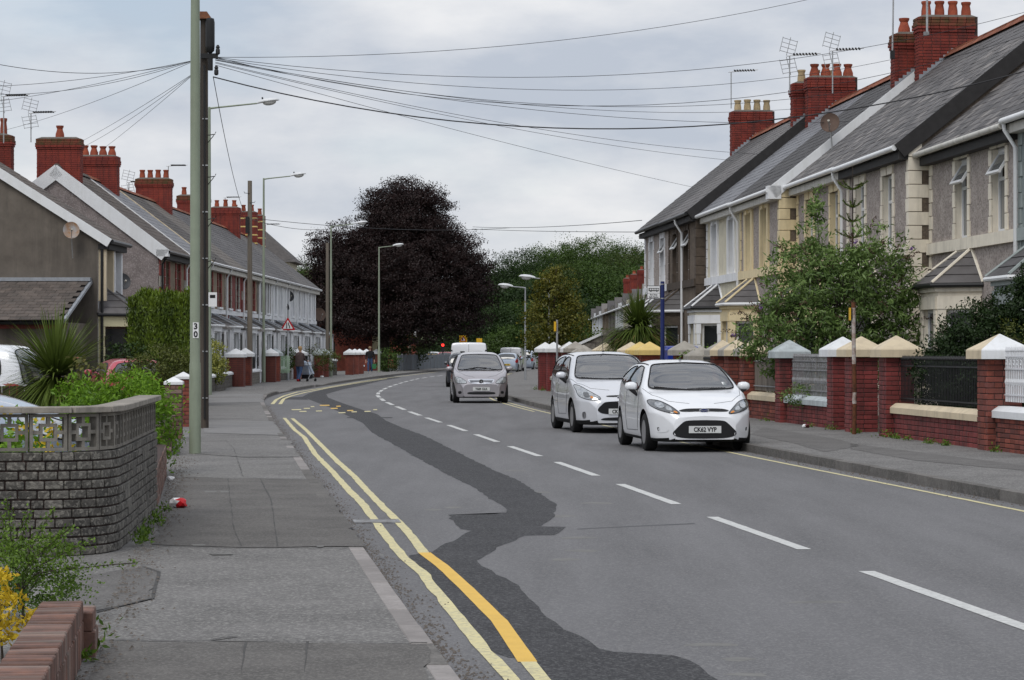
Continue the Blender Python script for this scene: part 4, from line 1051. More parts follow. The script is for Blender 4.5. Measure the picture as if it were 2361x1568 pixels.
pillar(0, 'reddish brick pillar with a flat white block on top behind the lamp post', 'cap_white', loc=(-6.85, 52.0, .02), s=.3, ang=R(3), bm='brick_red', H=1.0, cap=.36, seed=42, group=GL, ph=.4)
low_wall_l(52.4, 82, 'dark rendered garden wall behind the telegraph pole', 'stone_grey', 'cap_grey', .62, single=False, cop=True, bl=.4, rows=.15)
low_wall_l(84, 103.4, 'grey garden wall under the yellow variegated bush', 'stone_grey', 'cap_white', .6, single=False, bl=.36, rows=.14)
def lpil(x, Z, lab, cm='cap_white', bm='brick_red', s=.5, H=1.3, seed=1, cap=.72):
    return pillar(0, lab, cm, loc=((x - 1180.5) * Z / F, Z, .05), s=s, ang=R(-1), bm=bm, H=H, cap=cap, single=False, seed=seed, group='brick pillars along the near terrace walls')
lpil(544, 103.8, 'brick pillar patched with rubble and topped white beside the tall bare pole', s=.72, H=1.28, cap=.82, seed=51)
lpil(566, 106.5, 'brick pillar with white cap directly behind the tall bare pole', seed=52)
low_wall_l(107, 117.6, 'rubble garden wall with white coping between the pole and the lamp post', 'stone_grey', 'cap_white', .6, single=False, bl=.3, rows=.12)
lpil(624, 118.6, 'brick pillar with white cap beside the slim lamp post', seed=53)
lpil(634, 121.0, 'brick pillar with a greyer white cap touching its neighbour behind the lamp post', 'cap_pale', seed=54)
low_wall_l(121.6, 131, 'rubble garden wall with grey coping behind the warning sign', 'stone_grey', 'cap_grey', .6, single=False, bl=.3, rows=.12)
lpil(688, 131.5, 'brick pillar with a broad white cap behind the person with the pushchair', seed=55, cap=.9)
low_wall_l(132.5, 140, 'rubble garden wall past the pushchair', 'stone_grey', 'cap_grey', .55, single=False, bl=.3, rows=.12)
lpil(735, 139.5, 'brick pillar with a pale blue grey pointed cap', 'cap_pale', seed=56)
lpil(748, 142, 'brick pillar with pale cap beside the bare wooden pole', 'cap_pale', seed=57)
low_wall_l(143, 152.5, 'dark garden wall with thin white coping beyond the bare wooden pole', 'stone_grey', 'cap_white', .95, single=False, bl=.3, rows=.12)
for i, (x, Z, lb) in enumerate(((806, 154, 'brick pillar with white cap, first of three near the walking man'), (818, 157, 'brick pillar with white cap, middle of three near the walking man'), (829, 160, 'brick pillar with white cap, last of three near the walking man'), (845, 182, 'brick pillar with white cap just behind the walking man'), (868, 186, 'brick pillar with white cap behind the farthest tall lamp post'))):
    lpil(x, Z, lb, seed=60 + i)
low_wall_l(161, 169, 'brick garden wall with white coping behind the walking man', 'brick_red', 'cap_white', .5, single=False)
for z0, z1, lb in ((107.3, 117.3, 'black railings on the rubble wall behind the slim lamp post'), (122, 130.6, 'black railings on the rubble wall behind the warning sign'), (133, 138.8, 'dark railings past the pushchair')):
    a, b = fl_(z0), fl_(z1); d = b - a; L_ = math.hypot(d.x, d.y)
    t = thing('railing', lb, 'railing', a + Vector((0, 0, .72)), math.atan2(d.y, d.x), 'black railings along the near terrace')
    for z in (.06, .55): piece('rail', (L_, .03, .03), (L_ / 2, 0, z), M['iron_black'], t)
    me = brick_mesh(.02, .02, .66, M['iron_black'])
    for i in range(int(L_ / .11)): put('bar', me, t, (i * .11, 0, .33))
t = thing('garden_gate', 'pale green picket gate behind the warning sign', 'gate', ((657 - 1180.5) * 125.5 / F, 125.5, .5), R(10))
M['gate_green'] = mat('gate_green', (.38, .52, .36), .6, .1, 5, bump=0)
for i in range(5): piece('picket', (.07, .02, .85 + .05 * (i % 2)), (-.2 + i * .1, 0, .42), M['gate_green'], t)
for z in (.15, .65): piece('rail', (.55, .02, .06), (0, .02, z), M['gate_green'], t)

# ================================================================== left terrace
LSL = .018
LANG = math.atan2(-1, -LSL)
def lx(Z): return -13.3 + LSL * (Z - 94)
def left_house(label, Z0, W, wm, tm, slate='slate', H=5.45, rise=2.95, dep=3.9, near_end=False, verge=None, gm='render_mauve', style='brick', chim=(), bayc=True, bay_wm='render_white', far_end=False, seed=1, gut='pvc', wins=(1.6, 4.4), band='trim_white', roofm='slate'):
    t = thing('terraced_house', label, 'house', (lx(Z0 + W), Z0 + W, .05), LANG, 'terraced houses on the near side of the road')
    m = MB(); ops = [(c - .45, c + .45, 3.5, 5.0) for c in wins]
    dr = (W - .9, W - .02) if False else None
    wall_grid(m, W, H, ops + [(.35, 1.25, .05, 2.2)], 0, .15)
    m.build('wall', M[wm], t)
    m = MB()
    if near_end: m.face([(W, 0, 0), (W, 0, H), (W, -dep, H + rise), (W, -2 * dep, H), (W, -2 * dep, 0)])
    if far_end: m.face([(0, 0, 0), (0, 0, H), (0, -dep, H + rise), (0, -2 * dep, H), (0, -2 * dep, 0)])
    if m.v: m.build('gable_wall', M[gm], t)
    for c in wins:
        window(t, c - .45, c + .45, 3.5, 5.0, -.1, 'pvc', .62)
        if style == 'brick':
            for sd in (-1, 1):
                for i in range(5): piece('quoin_stone', ((.26 if i % 2 else .2), .1, .285), (c + sd * (.45 + (.13 if i % 2 else .1)), -.01, 3.5 + .3 * (i + .5)), M[tm], t)
            piece('lintel_stone', (1.3, .12, .26), (c, 0, 5.14), M['cap_grey'], t)
        elif style == 'strip':
            for sd in (-1, 1): piece('pilaster', (.2, .14, H - 3.4), (c + sd * .58, 0, 3.4 + (H - 3.4) / 2 - .02), M[tm], t)
        piece('sill', (1.15, .16, .1), (c, .03, 3.44), M[band], t)
    if style == 'brick':
        for i in range(12):
            for xx, w_ in ((.2, .3 if i % 2 else .42),): piece('quoin_stone', (w_, .08, .4), (W - w_ / 2, -.005, .4 + .42 * i), M[tm if i % 3 else 'cap_grey'], t)
    piece('string_course', (W - .02, .1, .2), (W / 2, .01, 3.28), M[band], t)
    d = MB(); d.box(.35, 1.25, -.14, -.09, .05, 2.2); dd = d.build('door', M['pvc'], t)
    q = MB(); q.box(.52, 1.08, -.09, -.08, 1.1, 1.95); q.build('pane', M['glass'], dd)
    r = MB(); oe = .3; p = rise / dep; ez = H - oe * p + .1; th = Vector((0, 0, -.1))
    r.hexa([Vector((0, oe, ez)) + th, Vector((W, oe, ez)) + th, Vector((W, -dep, H + rise + .1)) + th, Vector((0, -dep, H + rise + .1)) + th], [(0, oe, ez), (W, oe, ez), (W, -dep, H + rise + .1), (0, -dep, H + rise + .1)])
    r.hexa([Vector((0, -2 * dep - oe, ez)) + th, Vector((0, -dep - .002, H + rise + .1)) + th, Vector((W, -dep - .002, H + rise + .1)) + th, Vector((W, -2 * dep - oe, ez)) + th], [(0, -2 * dep - oe, ez), (0, -dep - .002, H + rise + .1), (W, -dep - .002, H + rise + .1), (W, -2 * dep - oe, ez)])
    rf = r.build('roof', M['fascia_dark'], t)
    slates(rf, W, oe, ez, -dep, H + rise + .1, M[slate], False, seed=seed, sw=.34, ex=.3)
    ridge_tiles(rf, 0, W, -dep, H + rise + .2, 'ridge' if slate != 'tile_brown' else 'tile_brown', crest=False)
    n_ = Vector((0, p, 1)).normalized()
    if verge:
        for sg, yy in ((1, oe + .05), (-1, -2 * dep - oe - .05)):
            if sg < 0: n_ = Vector((0, -p, 1)).normalized()
            v = MB(); x0, x1 = W - .02, W + .1
            a, b = Vector((x0, yy, ez - .02)), Vector((x0, -dep, H + rise + .12)); dx = Vector((x1 - x0, 0, 0)); k = verge[1]
            v.hexa([a - n_ * k, a - n_ * k + dx, b - n_ * k + dx, b - n_ * k], [a + n_ * .06, a + n_ * .06 + dx, b + n_ * .06 + dx, b + n_ * .06])
            v.build('verge_board', M[verge[0]], t)
        if near_end:
            v = MB(); v.box(W - .25, W + .1, -.1, oe + .06, H - .34, H - .08); v.build('box_end', M[verge[0]], t)
    fb = MB(); fb.box(0, W, .0, oe - .05, ez - .3, ez - .1); fb.build('eaves_board', M['pvc_dirty' if gut == 'pvc' else 'fascia_dark'], t)
    gt = MB(); gt.tube([(0, oe + .06, ez - .04), (W, oe + .06, ez - .04)], .06, 8); gt.build('gutter', M[gut], t, 40)
    q = MB(); q.tube([(W - .15, oe + .05, ez - .06), (W - .15, .1, ez - .5), (W - .15, .1, .2)], .04, 8); q.build('downpipe', M[gut], t, 40)
    if bayc:
        bay(t, W * .6, bay_wm, 'trim_white', z1=2.6, zr=3.15, hw=1.5, fw_=1.2, dp=1.0, roof=roofm, gut='pvc', hips='lead', glass='glass_net')
        # lean-to porch over the door
        e = MB(); e.prism([(.05, .02, 3.05), (.05, 1.15, 2.55), (.05, 1.15, 2.45), (.05, .02, 2.6)], (1.5, 0, 0)); e.build('porch_roof', M[roofm], t)
        piece('porch_post', (.09, .09, 2.4), (.15, 1.05, 1.25), M['trim_white'], t); piece('porch_post', (.09, .09, 2.4), (1.45, 1.05, 1.25), M['trim_white'], t)
    for (cx, z1, npot, kw) in chim:
        chimney(t, cx, -dep, .6, 1.65, H + 1.2, z1, npot, single=False, along='y', seed=seed, **kw)
    return t
left_house('red trimmed stone house with mauve pebbledash gable and wide white bargeboards', 94, 6.2, 'stone_buff', 'trim_red', 'tile_brown', near_end=True, verge=('pvc', .42), seed=1, gut='pvc_black', chim=((5.5, 9.6, 1, dict(squat=True, moss=True, pot_h=.5)),))
left_house('red trimmed stone house with pale grey slates and two dishes, behind the telegraph pole', 100.2, 6.1, 'stone_buff', 'trim_red', 'slate_pale', seed=2, verge=('pvc', .1), chim=((3.6, 9.55, 4, dict(squat=True)),))
left_house('red and stone terraced house with a cream verge board, third along the terrace', 106.3, 6.1, 'stone_buff', 'trim_red', 'slate_brown', seed=3, verge=('cap_cream', .25), wins=(1.7, 4.5))
left_house('red fronted terraced house with white band behind the bare wooden pole', 112.4, 6.1, 'trim_red', 'cap_grey', 'slate_brown', seed=4, chim=((1.6, 9.6, 4, dict(moss=True)),))
left_house('red and stone terraced house with white bay behind the slim lamp post', 118.5, 6.1, 'stone_buff', 'trim_red', 'slate', seed=5)
left_house('stone and white terraced house with dark slates beyond the slim lamp post', 124.6, 6.1, 'stone_grey', 'trim_white', 'slate', seed=6, style='strip', chim=((1.1, 9.6, 3, dict(moss=True)),))
left_house('white terraced house with two satellite dishes', 130.7, 6.1, 'render_white', 'trim_white', 'slate', seed=7, style='strip')
left_house('white terraced house with narrow black upstairs window bands', 136.8, 6.1, 'render_white', 'trim_white', 'slate', seed=8, style='strip', chim=((.8, 9.7, 3, dict()),))
left_house('white terraced house with a blue patch under its eaves', 142.9, 6.1, 'render_white', 'trim_white', 'slate', seed=9, style='strip')
left_house('last white house at the far end of the near terrace', 149, 6.1, 'render_white', 'trim_white', 'slate', seed=10, style='strip', far_end=True, chim=((.8, 9.9, 3, dict(bands='cap_yellow')), (4.8, 9.9, 3, dict(bands='cap_yellow'))))

# house nearest on the left: big rendered gable, white verge, tiled lean-to, cream bay
Z0, W1, D1, H1 = 82.0, 3.4, 5.2, 5.35
t = thing('gabled_house', 'brown rendered house with a big blank gable and white verge board', 'house', (lx(85.4) - .1, 85.4, .05), LANG)
rise = 3.3
m = MB(); m.face([(W1, 0, 0), (W1, 0, H1), (W1, -D1, H1 + rise), (W1, -2 * D1, H1), (W1, -2 * D1, 0)]); m.build('gable_wall', M['render_grey'], t)
m = MB(); wall_grid(m, W1, H1, [(.4, 1.5, 3.3, 4.9), (2.0, 3.1, 3.3, 4.9)], 0, .15); m.build('wall', M['render_white'], t)
for a in (.4, 2.0):
    window(t, a, a + 1.1, 3.3, 4.9, -.05, 'pvc', .62)
    for xx in (a - .12, a + 1.22): piece('pilaster', (.2, .3, 2.0), (xx, .1, 4.2), M['cap_cream' if a == 2.0 else 'trim_white'], t)
p = rise / D1; oe = .4; ez = H1 - oe * p + .1; th = Vector((0, 0, -.1))
r = MB(); r.hexa([Vector((0, oe, ez)) + th, Vector((W1 + .1, oe, ez)) + th, Vector((W1 + .1, -D1, H1 + rise + .1)) + th, Vector((0, -D1, H1 + rise + .1)) + th], [(0, oe, ez), (W1 + .1, oe, ez), (W1 + .1, -D1, H1 + rise + .1), (0, -D1, H1 + rise + .1)])
rf = r.build('roof', M['fascia_dark'], t)
slates(rf, W1, oe, ez, -D1, H1 + rise + .1, M['tile_brown'], False, seed=4, sw=.34, ex=.3)
n_ = Vector((0, p, 1)).normalized(); v = MB(); a, b = Vector((W1 + .05, oe + .05, ez - .02)), Vector((W1 + .05, -D1, H1 + rise + .12)); dx = Vector((.1, 0, 0))
v.hexa([a - n_ * .24, a - n_ * .24 + dx, b - n_ * .24 + dx, b - n_ * .24], [a + n_ * .05, a + n_ * .05 + dx, b + n_ * .05 + dx, b + n_ * .05]); v.build('verge_board', M['pvc'], t)
gt = MB(); gt.tube([(-.1, oe + .07, ez - .05), (W1 + .1, oe + .07, ez - .05)], .075, 8); gt.build('gutter', M['pvc_black'], t, 40)
fb = MB(); fb.box(0, W1, .0, oe - .03, ez - .3, ez - .1); fb.build('eaves_board', M['fascia_dark'], t)
for xx in (W1 - .06, .3):
    q = MB(); q.tube([(xx, .12, ez - .1), (xx, .12, .2)], .05, 8); q.build('downpipe', M['pvc_black'], t, 40)
M['render_cream2'] = mat('render_palecream', (.68, .62, .4), .85, .12, 2, bump=.2)
M['frame_brown'] = mat('frame_brown', (.07, .03, .02), .5, .2, 5, bump=0)
bay(t, 1.85, 'render_cream2', 'render_cream2', z1=2.75, zr=3.65, hw=1.45, fw_=.85, dp=1.15, roof='slate', gut='pvc_black', hips='slate', fm='frame_brown', glass='glass')
# tiled lean-to at the foot of the gable, its slope to the camera
e = MB(); e.box(W1, W1 + 4.1, -11, -.35, 0, 2.45); e.build('extension_wall', M['render_grey'], t)
e = MB(); e.hexa([(W1, -11.2, 3.75), (W1 + 4.5, -11.2, 2.42), (W1 + 4.5, -.25, 2.42), (W1, -.25, 3.75)], [(W1, -11.2, 3.86), (W1 + 4.5, -11.2, 2.53), (W1 + 4.5, -.25, 2.53), (W1, -.25, 3.86)])
lr = e.build('extension_roof', M['fascia_dark'], t)
pp = math.atan2(1.33, 4.5); me = brick_mesh(.42, .325, .03, M['tile_brown'], .008); rg = random.Random(8)
for i in range(13):
    for j in range(26):
        c = Vector((W1 + 4.52 - i * .335, -.42 - j * .332 - (.16 if i % 2 else 0), 2.57 + i * .335 * math.tan(pp)))
        put('roof_tile', me, lr, c, None, (rg.gauss(0, .006), pp - R(2), rg.gauss(0, .004)))
piece('ridge_flashing', (.35, 11.0, .12), (W1 + .12, -5.7, 3.9), M['lead'], t)
piece('verge_trim', (4.6, .1, .1), (W1 + 2.25, -.22, 3.17), M['lead'], t, rot=(0, pp, 0))
piece('eaves_board', (.05, 11.0, .16), (W1 + 4.14, -5.7, 2.33), M['brick_maroon'], t)
q = MB(); q.tube([(W1 + 4.55, -11, 2.43), (W1 + 4.55, -.2, 2.43)], .06, 8); q.build('gutter', M['pvc_black'], t, 40)

# hip-roofed house showing behind the terrace end
t = thing('house', 'house behind the rendered gable whose mossy chimney shows at the picture edge', 'house', (-20.5, 92.5, 0))
m = MB(); m.box(-4, 3, -2.5, 2.5, 0, 5.2); m.build('wall', M['render_grey'], t)
r = MB(); r.prism([(-4.3, -2.7, 5.2), (3.3, -2.7, 5.2), (-.5, -2.7, 7.6)], (0, 5.4, 0)); r.build('roof', M['slate_far'], t)
chimney(t, 1.45, -.4, 1.2, .6, 5.6, 9.55, 2, single=False, pot_h=.6, seed=5, moss=True, along='x')
t = thing('house', 'house with a steep brown slate hipped roof rising behind the terrace end', 'house', (-17.3, 172, 0), R(0))
m = MB(); m.box(-3, 2.2, -3, 3, 0, 7.7); m.build('wall', M['render_cream'], t)
r = MB(); b = [(-3.5, -3.5, 7.6), (2.7, -3.5, 7.6), (2.7, 3.5, 7.6), (-3.5, 3.5, 7.6)]; tp = (-.2, 0, 10.3)
for i in range(4): r.face([b[i], b[(i + 1) % 4], tp])
r.face(b[::-1]); r.build('roof', M['slate_far'], t)
# ================================================================== vegetation
def leaf_mesh(name, P, D, Nn, L_, Wd, tone, m, fold=.25):
    """one pointed leaf per row: P base point, D direction, Nn face normal, L_ length, Wd width"""
    n = len(P)
    D = D / np.linalg.norm(D, axis=1, keepdims=True)
    S_ = np.cross(D, Nn); S_ /= np.maximum(np.linalg.norm(S_, axis=1, keepdims=True), 1e-6)
    U = np.cross(S_, D)
    L_ = np.broadcast_to(L_, (n,))[:, None]; Wd = np.broadcast_to(Wd, (n,))[:, None]
    V = np.empty((n, 4, 3))
    V[:, 0] = P; V[:, 1] = P + D * L_ * .45 + S_ * Wd / 2 + U * L_ * .05; V[:, 2] = P + D * L_ - U * L_ * fold * .4; V[:, 3] = P + D * L_ * .45 - S_ * Wd / 2 + U * L_ * .05
    me = bpy.data.meshes.new(name)
    me.vertices.add(4 * n); me.vertices.foreach_set('co', V.reshape(-1))
    me.loops.add(4 * n); me.loops.foreach_set('vertex_index', np.arange(4 * n, dtype=np.int32))
    me.polygons.add(n); me.polygons.foreach_set('loop_start', np.arange(0, 4 * n, 4, dtype=np.int32)); me.polygons.foreach_set('loop_total', np.full(n, 4, dtype=np.int32))
    at_ = me.attributes.new('tone', 'FLOAT', 'POINT'); at_.data.foreach_set('value', np.repeat(np.clip(tone, 0, 1), 4).astype(np.float32))
    me.update(); me.validate()
    me.materials.append(m)
    return me
def unit(v): return v / np.maximum(np.linalg.norm(v, axis=-1, keepdims=True), 1e-9)
def crown(rng, ell, ncl, per, cr, flat=.6, shell=(.55, 1.0), low=-1.0):
    """leaf points gathered into sprays spread through a few ellipsoids: returns points, outward normals, spray tone"""
    e = np.array(ell, float); wts = (e[:, 3] * e[:, 4] * e[:, 5]) ** .67; wts /= wts.sum()
    idx = rng.choice(len(e), ncl, p=wts)
    d = unit(rng.normal(size=(ncl, 3))); d[:, 2] = np.where(d[:, 2] < low, -d[:, 2], d[:, 2])
    r = rng.uniform(shell[0], shell[1], ncl) ** .6
    C = e[idx, :3] + d * e[idx, 3:6] * r[:, None]
    # leave out sprays buried deep in another lobe
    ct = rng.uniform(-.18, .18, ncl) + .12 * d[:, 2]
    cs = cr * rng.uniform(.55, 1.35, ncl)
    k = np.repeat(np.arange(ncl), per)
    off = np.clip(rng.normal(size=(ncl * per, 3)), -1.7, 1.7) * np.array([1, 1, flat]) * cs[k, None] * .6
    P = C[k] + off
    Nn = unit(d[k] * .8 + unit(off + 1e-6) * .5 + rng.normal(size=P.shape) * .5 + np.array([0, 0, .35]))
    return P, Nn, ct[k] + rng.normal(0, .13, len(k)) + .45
def limbs(mb, rng, base, top, r0, ell, n=10, sub=2):
    base = Vector(base); top = Vector(top)
    pts = [base + (top - base) * t + Vector((rng.normal(0, .04), rng.normal(0, .04), 0)) * (top - base).length * t * .4 for t in np.linspace(0, 1, 6)]
    mb.tube(pts, [r0 * (1.25 if i == 0 else 1 - .75 * i / 5) for i in range(6)], 8)
    for i in range(n):
        e = ell[rng.integers(len(ell))]; t = rng.uniform(.3, .95); s = base.lerp(top, t)
        d = unit(rng.normal(size=3)); q = Vector((e[0] + d[0] * e[3] * .8, e[1] + d[1] * e[4] * .8, e[2] + abs(d[2]) * e[5] * .6))
        mid = s.lerp(q, .5) + Vector((0, 0, .08 * (q - s).length))
        mb.tube([s, mid, q], [r0 * .38 * (1.1 - t * .6), r0 * .2, r0 * .04], 6)
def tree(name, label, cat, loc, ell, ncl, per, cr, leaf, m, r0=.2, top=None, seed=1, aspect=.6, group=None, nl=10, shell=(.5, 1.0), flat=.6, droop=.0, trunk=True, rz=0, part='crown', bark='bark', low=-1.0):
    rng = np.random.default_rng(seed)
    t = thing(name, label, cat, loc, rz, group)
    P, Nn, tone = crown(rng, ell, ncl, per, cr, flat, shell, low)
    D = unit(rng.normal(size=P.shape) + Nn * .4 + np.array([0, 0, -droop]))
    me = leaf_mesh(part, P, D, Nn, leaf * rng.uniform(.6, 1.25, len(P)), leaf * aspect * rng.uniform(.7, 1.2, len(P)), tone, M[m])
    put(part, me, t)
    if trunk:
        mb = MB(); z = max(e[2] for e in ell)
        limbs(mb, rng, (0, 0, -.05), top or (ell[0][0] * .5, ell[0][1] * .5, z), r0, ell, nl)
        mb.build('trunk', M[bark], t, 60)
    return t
def spikes(name, label, loc, n, L_, wd, m, seed=1, up=.2, droop=.7, cz=0.0, trunk_h=0, lo=-.5, cat='plant', dead=None):
    """rosette of sword leaves: each blade an arching strip"""
    rng = np.random.default_rng(seed); t = thing(name, label, cat, loc)
    def blades(n, lo, hi, droop, m, part):
        V, Fc, T = [], [], []
        for i in range(n):
            a = rng.uniform(0, 2 * math.pi); el = math.asin(np.clip(rng.uniform(lo, hi), -1, 1)); l = L_ * rng.uniform(.7, 1.08)
            d = np.array([math.cos(a) * math.cos(el), math.sin(a) * math.cos(el), math.sin(el)]); s = np.array([-math.sin(a), math.cos(a), 0])
            tn = rng.uniform(.15, .8); b = len(V); c = np.array([0, 0, cz]) + d * .06; k = droop * rng.uniform(.5, 1.4) * math.cos(el)
            for j, f in enumerate((0, .3, .6, .85, 1.0)):
                p = c + d * l * f + np.array([0, 0, -k * l * .5 * f ** 2.4]); w = wd * (.6, 1, .8, .42, .03)[j] / 2
                V += [p - s * w, p + s * w]; T += [tn, tn]
            for j in range(4): Fc.append((b + 2 * j, b + 2 * j + 1, b + 2 * j + 3, b + 2 * j + 2))
        me = bpy.data.meshes.new(part); me.from_pydata([tuple(v) for v in V], [], Fc); me.materials.append(M[m])
        me.attributes.new('tone', 'FLOAT', 'POINT').data.foreach_set('value', np.array(T, np.float32))
        put(part, me, t)
    blades(n, lo, 1.0, droop, m, 'blades')
    if dead: blades(n // 3, -.95, -.1, .35, dead, 'dead_blades')
    mb = MB(); mb.tube([(0, 0, -.1), (0.02, 0, cz * .5), (0, 0, cz + .05)], [.09, .07, .08], 8); mb.build('trunk', M['bark'], t, 60)
    return t
M['leaf_beech'] = leafmat('leaf_copper_beech', (.007, .0045, .0046), (.04, .021, .019), .1)
M['leaf_dark'] = leafmat('leaf_dark_green', (0.0096, 0.0207, 0.0057), (0.036, 0.069, 0.0152), .15)
M['leaf_wood'] = leafmat('leaf_woodland', (0.01479, 0.03264, 0.00646), (0.08381, 0.1414, 0.02423), .2)
M['leaf_wood2'] = leafmat('leaf_woodland_olive', (0.0208, 0.0336, 0.0088), (0.088, 0.12, 0.0288), .2)
M['leaf_birch'] = leafmat('leaf_birch', (0.04698, 0.0553, 0.008208), (0.1775, 0.1659, 0.02394), .25, tip=(.17, .1, .03))
M['leaf_bright'] = leafmat('leaf_bright', (0.0435, 0.1088, 0.0095), (0.2465, 0.4352, 0.03325), .3)
M['leaf_bud'] = leafmat('leaf_buddleia', (0.03828, 0.07987, 0.01824), (0.2088, 0.3072, 0.0855), .2, tip=(.24, .29, .17))
M['leaf_yew'] = leafmat('leaf_yew', (0.0072, 0.0161, 0.00475), (0.0264, 0.05175, 0.0114), .1)
M['leaf_gold'] = leafmat('leaf_gold', (.45, .3, .02), (.78, .58, .04), .3, tip=(.6, .2, .05))
M['leaf_olive'] = leafmat('leaf_olive', (.04, .05, .012), (.13, .15, .03), .2)
M['leaf_conifer'] = leafmat('leaf_conifer', (0.02175, 0.0448, 0.0076), (0.1305, 0.192, 0.01425), .15)
M['leaf_varieg'] = leafmat('leaf_variegated', (.06, .1, .015), (.5, .48, .12), .3)
M['leaf_cord'] = leafmat('leaf_cordyline', (0.0435, 0.0704, 0.0114), (0.174, 0.2304, 0.0475), .2)
M['leaf_palm'] = leafmat('leaf_palm', (0.03625, 0.064, 0.0114), (0.1305, 0.1792, 0.03325), .2)
M['leaf_straw'] = leafmat('leaf_straw', (.1, .08, .03), (.26, .2, .07), .2)
M['leaf_maple'] = leafmat('leaf_maple', (.06, .07, .02), (.2, .2, .06), .3, tip=(.24, .09, .06))
M['leaf_cut'] = leafmat('leaf_small', (0.0435, 0.0896, 0.0114), (0.174, 0.2816, 0.038), .25)
M['flower_dead'] = leafmat('flower_dead', (.06, .035, .025), (.16, .1, .07), .15)
M['flower_purple'] = leafmat('flower_purple', (.2, .1, .3), (.36, .22, .46), .2)
M['needle'] = leafmat('needle', (0.0174, 0.0384, 0.0095), (0.06525, 0.1088, 0.019), .1)

# --- copper beech
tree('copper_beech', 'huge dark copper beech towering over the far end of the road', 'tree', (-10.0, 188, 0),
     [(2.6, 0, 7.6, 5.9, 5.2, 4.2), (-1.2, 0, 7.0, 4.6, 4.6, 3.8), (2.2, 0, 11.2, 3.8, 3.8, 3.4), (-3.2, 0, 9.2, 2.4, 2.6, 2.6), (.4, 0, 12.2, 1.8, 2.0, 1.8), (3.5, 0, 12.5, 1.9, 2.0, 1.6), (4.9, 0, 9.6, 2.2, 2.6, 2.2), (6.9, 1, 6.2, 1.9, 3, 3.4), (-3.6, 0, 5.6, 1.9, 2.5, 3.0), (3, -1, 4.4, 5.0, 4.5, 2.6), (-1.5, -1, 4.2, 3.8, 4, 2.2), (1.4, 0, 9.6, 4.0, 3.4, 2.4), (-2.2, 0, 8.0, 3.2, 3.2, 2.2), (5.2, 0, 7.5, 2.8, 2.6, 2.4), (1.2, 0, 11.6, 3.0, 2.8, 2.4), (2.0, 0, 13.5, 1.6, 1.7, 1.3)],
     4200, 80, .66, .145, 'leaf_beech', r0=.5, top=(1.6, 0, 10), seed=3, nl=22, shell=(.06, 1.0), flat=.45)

# --- the wooded slope behind
def hill_h(x, y): return max(0.0, (y - 255) * .05) + 5.5 * math.exp(-((x - 26) / 26) ** 2) * min(1, max(0, (y - 240) / 60))
g = MB()
xs = np.linspace(-130, 150, 42); ys = np.linspace(240, 620, 30)
for y in ys:
    for x in xs: g.v.append((x, y, hill_h(x, y) - .3 + 1.2 * math.sin(x * .09) * math.cos(y * .05) * min(1, (y - 240) / 80)))
for j in range(len(ys) - 1):
    for i in range(len(xs) - 1): g.f.append((j * 42 + i, j * 42 + i + 1, j * 42 + 43 + i, j * 42 + 42 + i)); g.m.append(0)
tag(g.build('hillside', M['grass'], None, 180), kind='structure')
woods = [  # picture column, row of the crown top, distance, crown radius
    (1165, 590, 300, 4.2, 'leaf_dark', 'dark green tree just past the copper beech'), (1210, 572, 315, 4.4, 'leaf_dark', 'dark rounded tree second from the copper beech on the wooded slope'),
    (1262, 562, 330, 4.6, 'leaf_wood', 'broad green tree on the skyline left of the highest crown'), (1318, 548, 335, 4.6, 'leaf_wood', 'green tree with the left shoulder of the highest crown on the skyline'),
    (1372, 542, 340, 5.0, 'leaf_wood', 'highest green crown on the wooded skyline'), (1428, 556, 330, 4.4, 'leaf_wood', 'green crown to the right of the highest one on the skyline'),
    (1470, 568, 320, 4.4, 'leaf_wood2', 'olive crown meeting the end house on the skyline'), (1520, 580, 330, 4.6, 'leaf_wood', 'green crown hidden mostly by the end house'),
    (1195, 640, 270, 3.6, 'leaf_dark', 'dark tree low on the slope beside the beech'), (1245, 625, 285, 3.6, 'leaf_wood', 'mid slope green tree behind the short lamp posts'),
    (1300, 612, 290, 3.6, 'leaf_wood2', 'mid slope olive tree above the distant chimneys'), (1352, 606, 290, 3.8, 'leaf_wood', 'mid slope green tree above the distant terrace'),
    (1410, 604, 290, 3.8, 'leaf_wood', 'mid slope green tree over the red chimneys'), (1465, 612, 285, 3.6, 'leaf_wood', 'mid slope green tree near the end house'),
    (1160, 700, 240, 3.2, 'leaf_dark', 'dark shrubby tree under the right edge of the beech'), (1215, 690, 246, 3.2, 'leaf_wood', 'green shrubby tree behind the shorter lamp post'),
    (1270, 690, 250, 3.2, 'leaf_wood', 'green shrubby tree hidden behind the yellowing birch'), (1330, 690, 262, 3.0, 'leaf_dark', 'dark shrubby tree behind the distant white house'),
    (1170, 752, 228, 2.4, 'leaf_wood', 'bushy green tree low behind the white van'), (1130, 770, 236, 2.6, 'leaf_dark', 'dark bush in the shade behind the white van'),
    (690, 592, 300, 4.2, 'leaf_wood', 'green tree left of the beech behind the terrace end'), (725, 612, 310, 4.0, 'leaf_dark', 'dark tree between terrace end and beech'), (668, 615, 300, 3.0, 'leaf_wood', 'small green crown over the terrace roof'),
    (1085, 800, 262, 2.4, 'leaf_dark', 'dark bush at the end of the road under the beech'), (1040, 795, 268, 2.6, 'leaf_dark', 'dark bush behind the red traffic light'), (985, 780, 262, 3.0, 'leaf_dark', 'dark bush behind the grey fence end')]
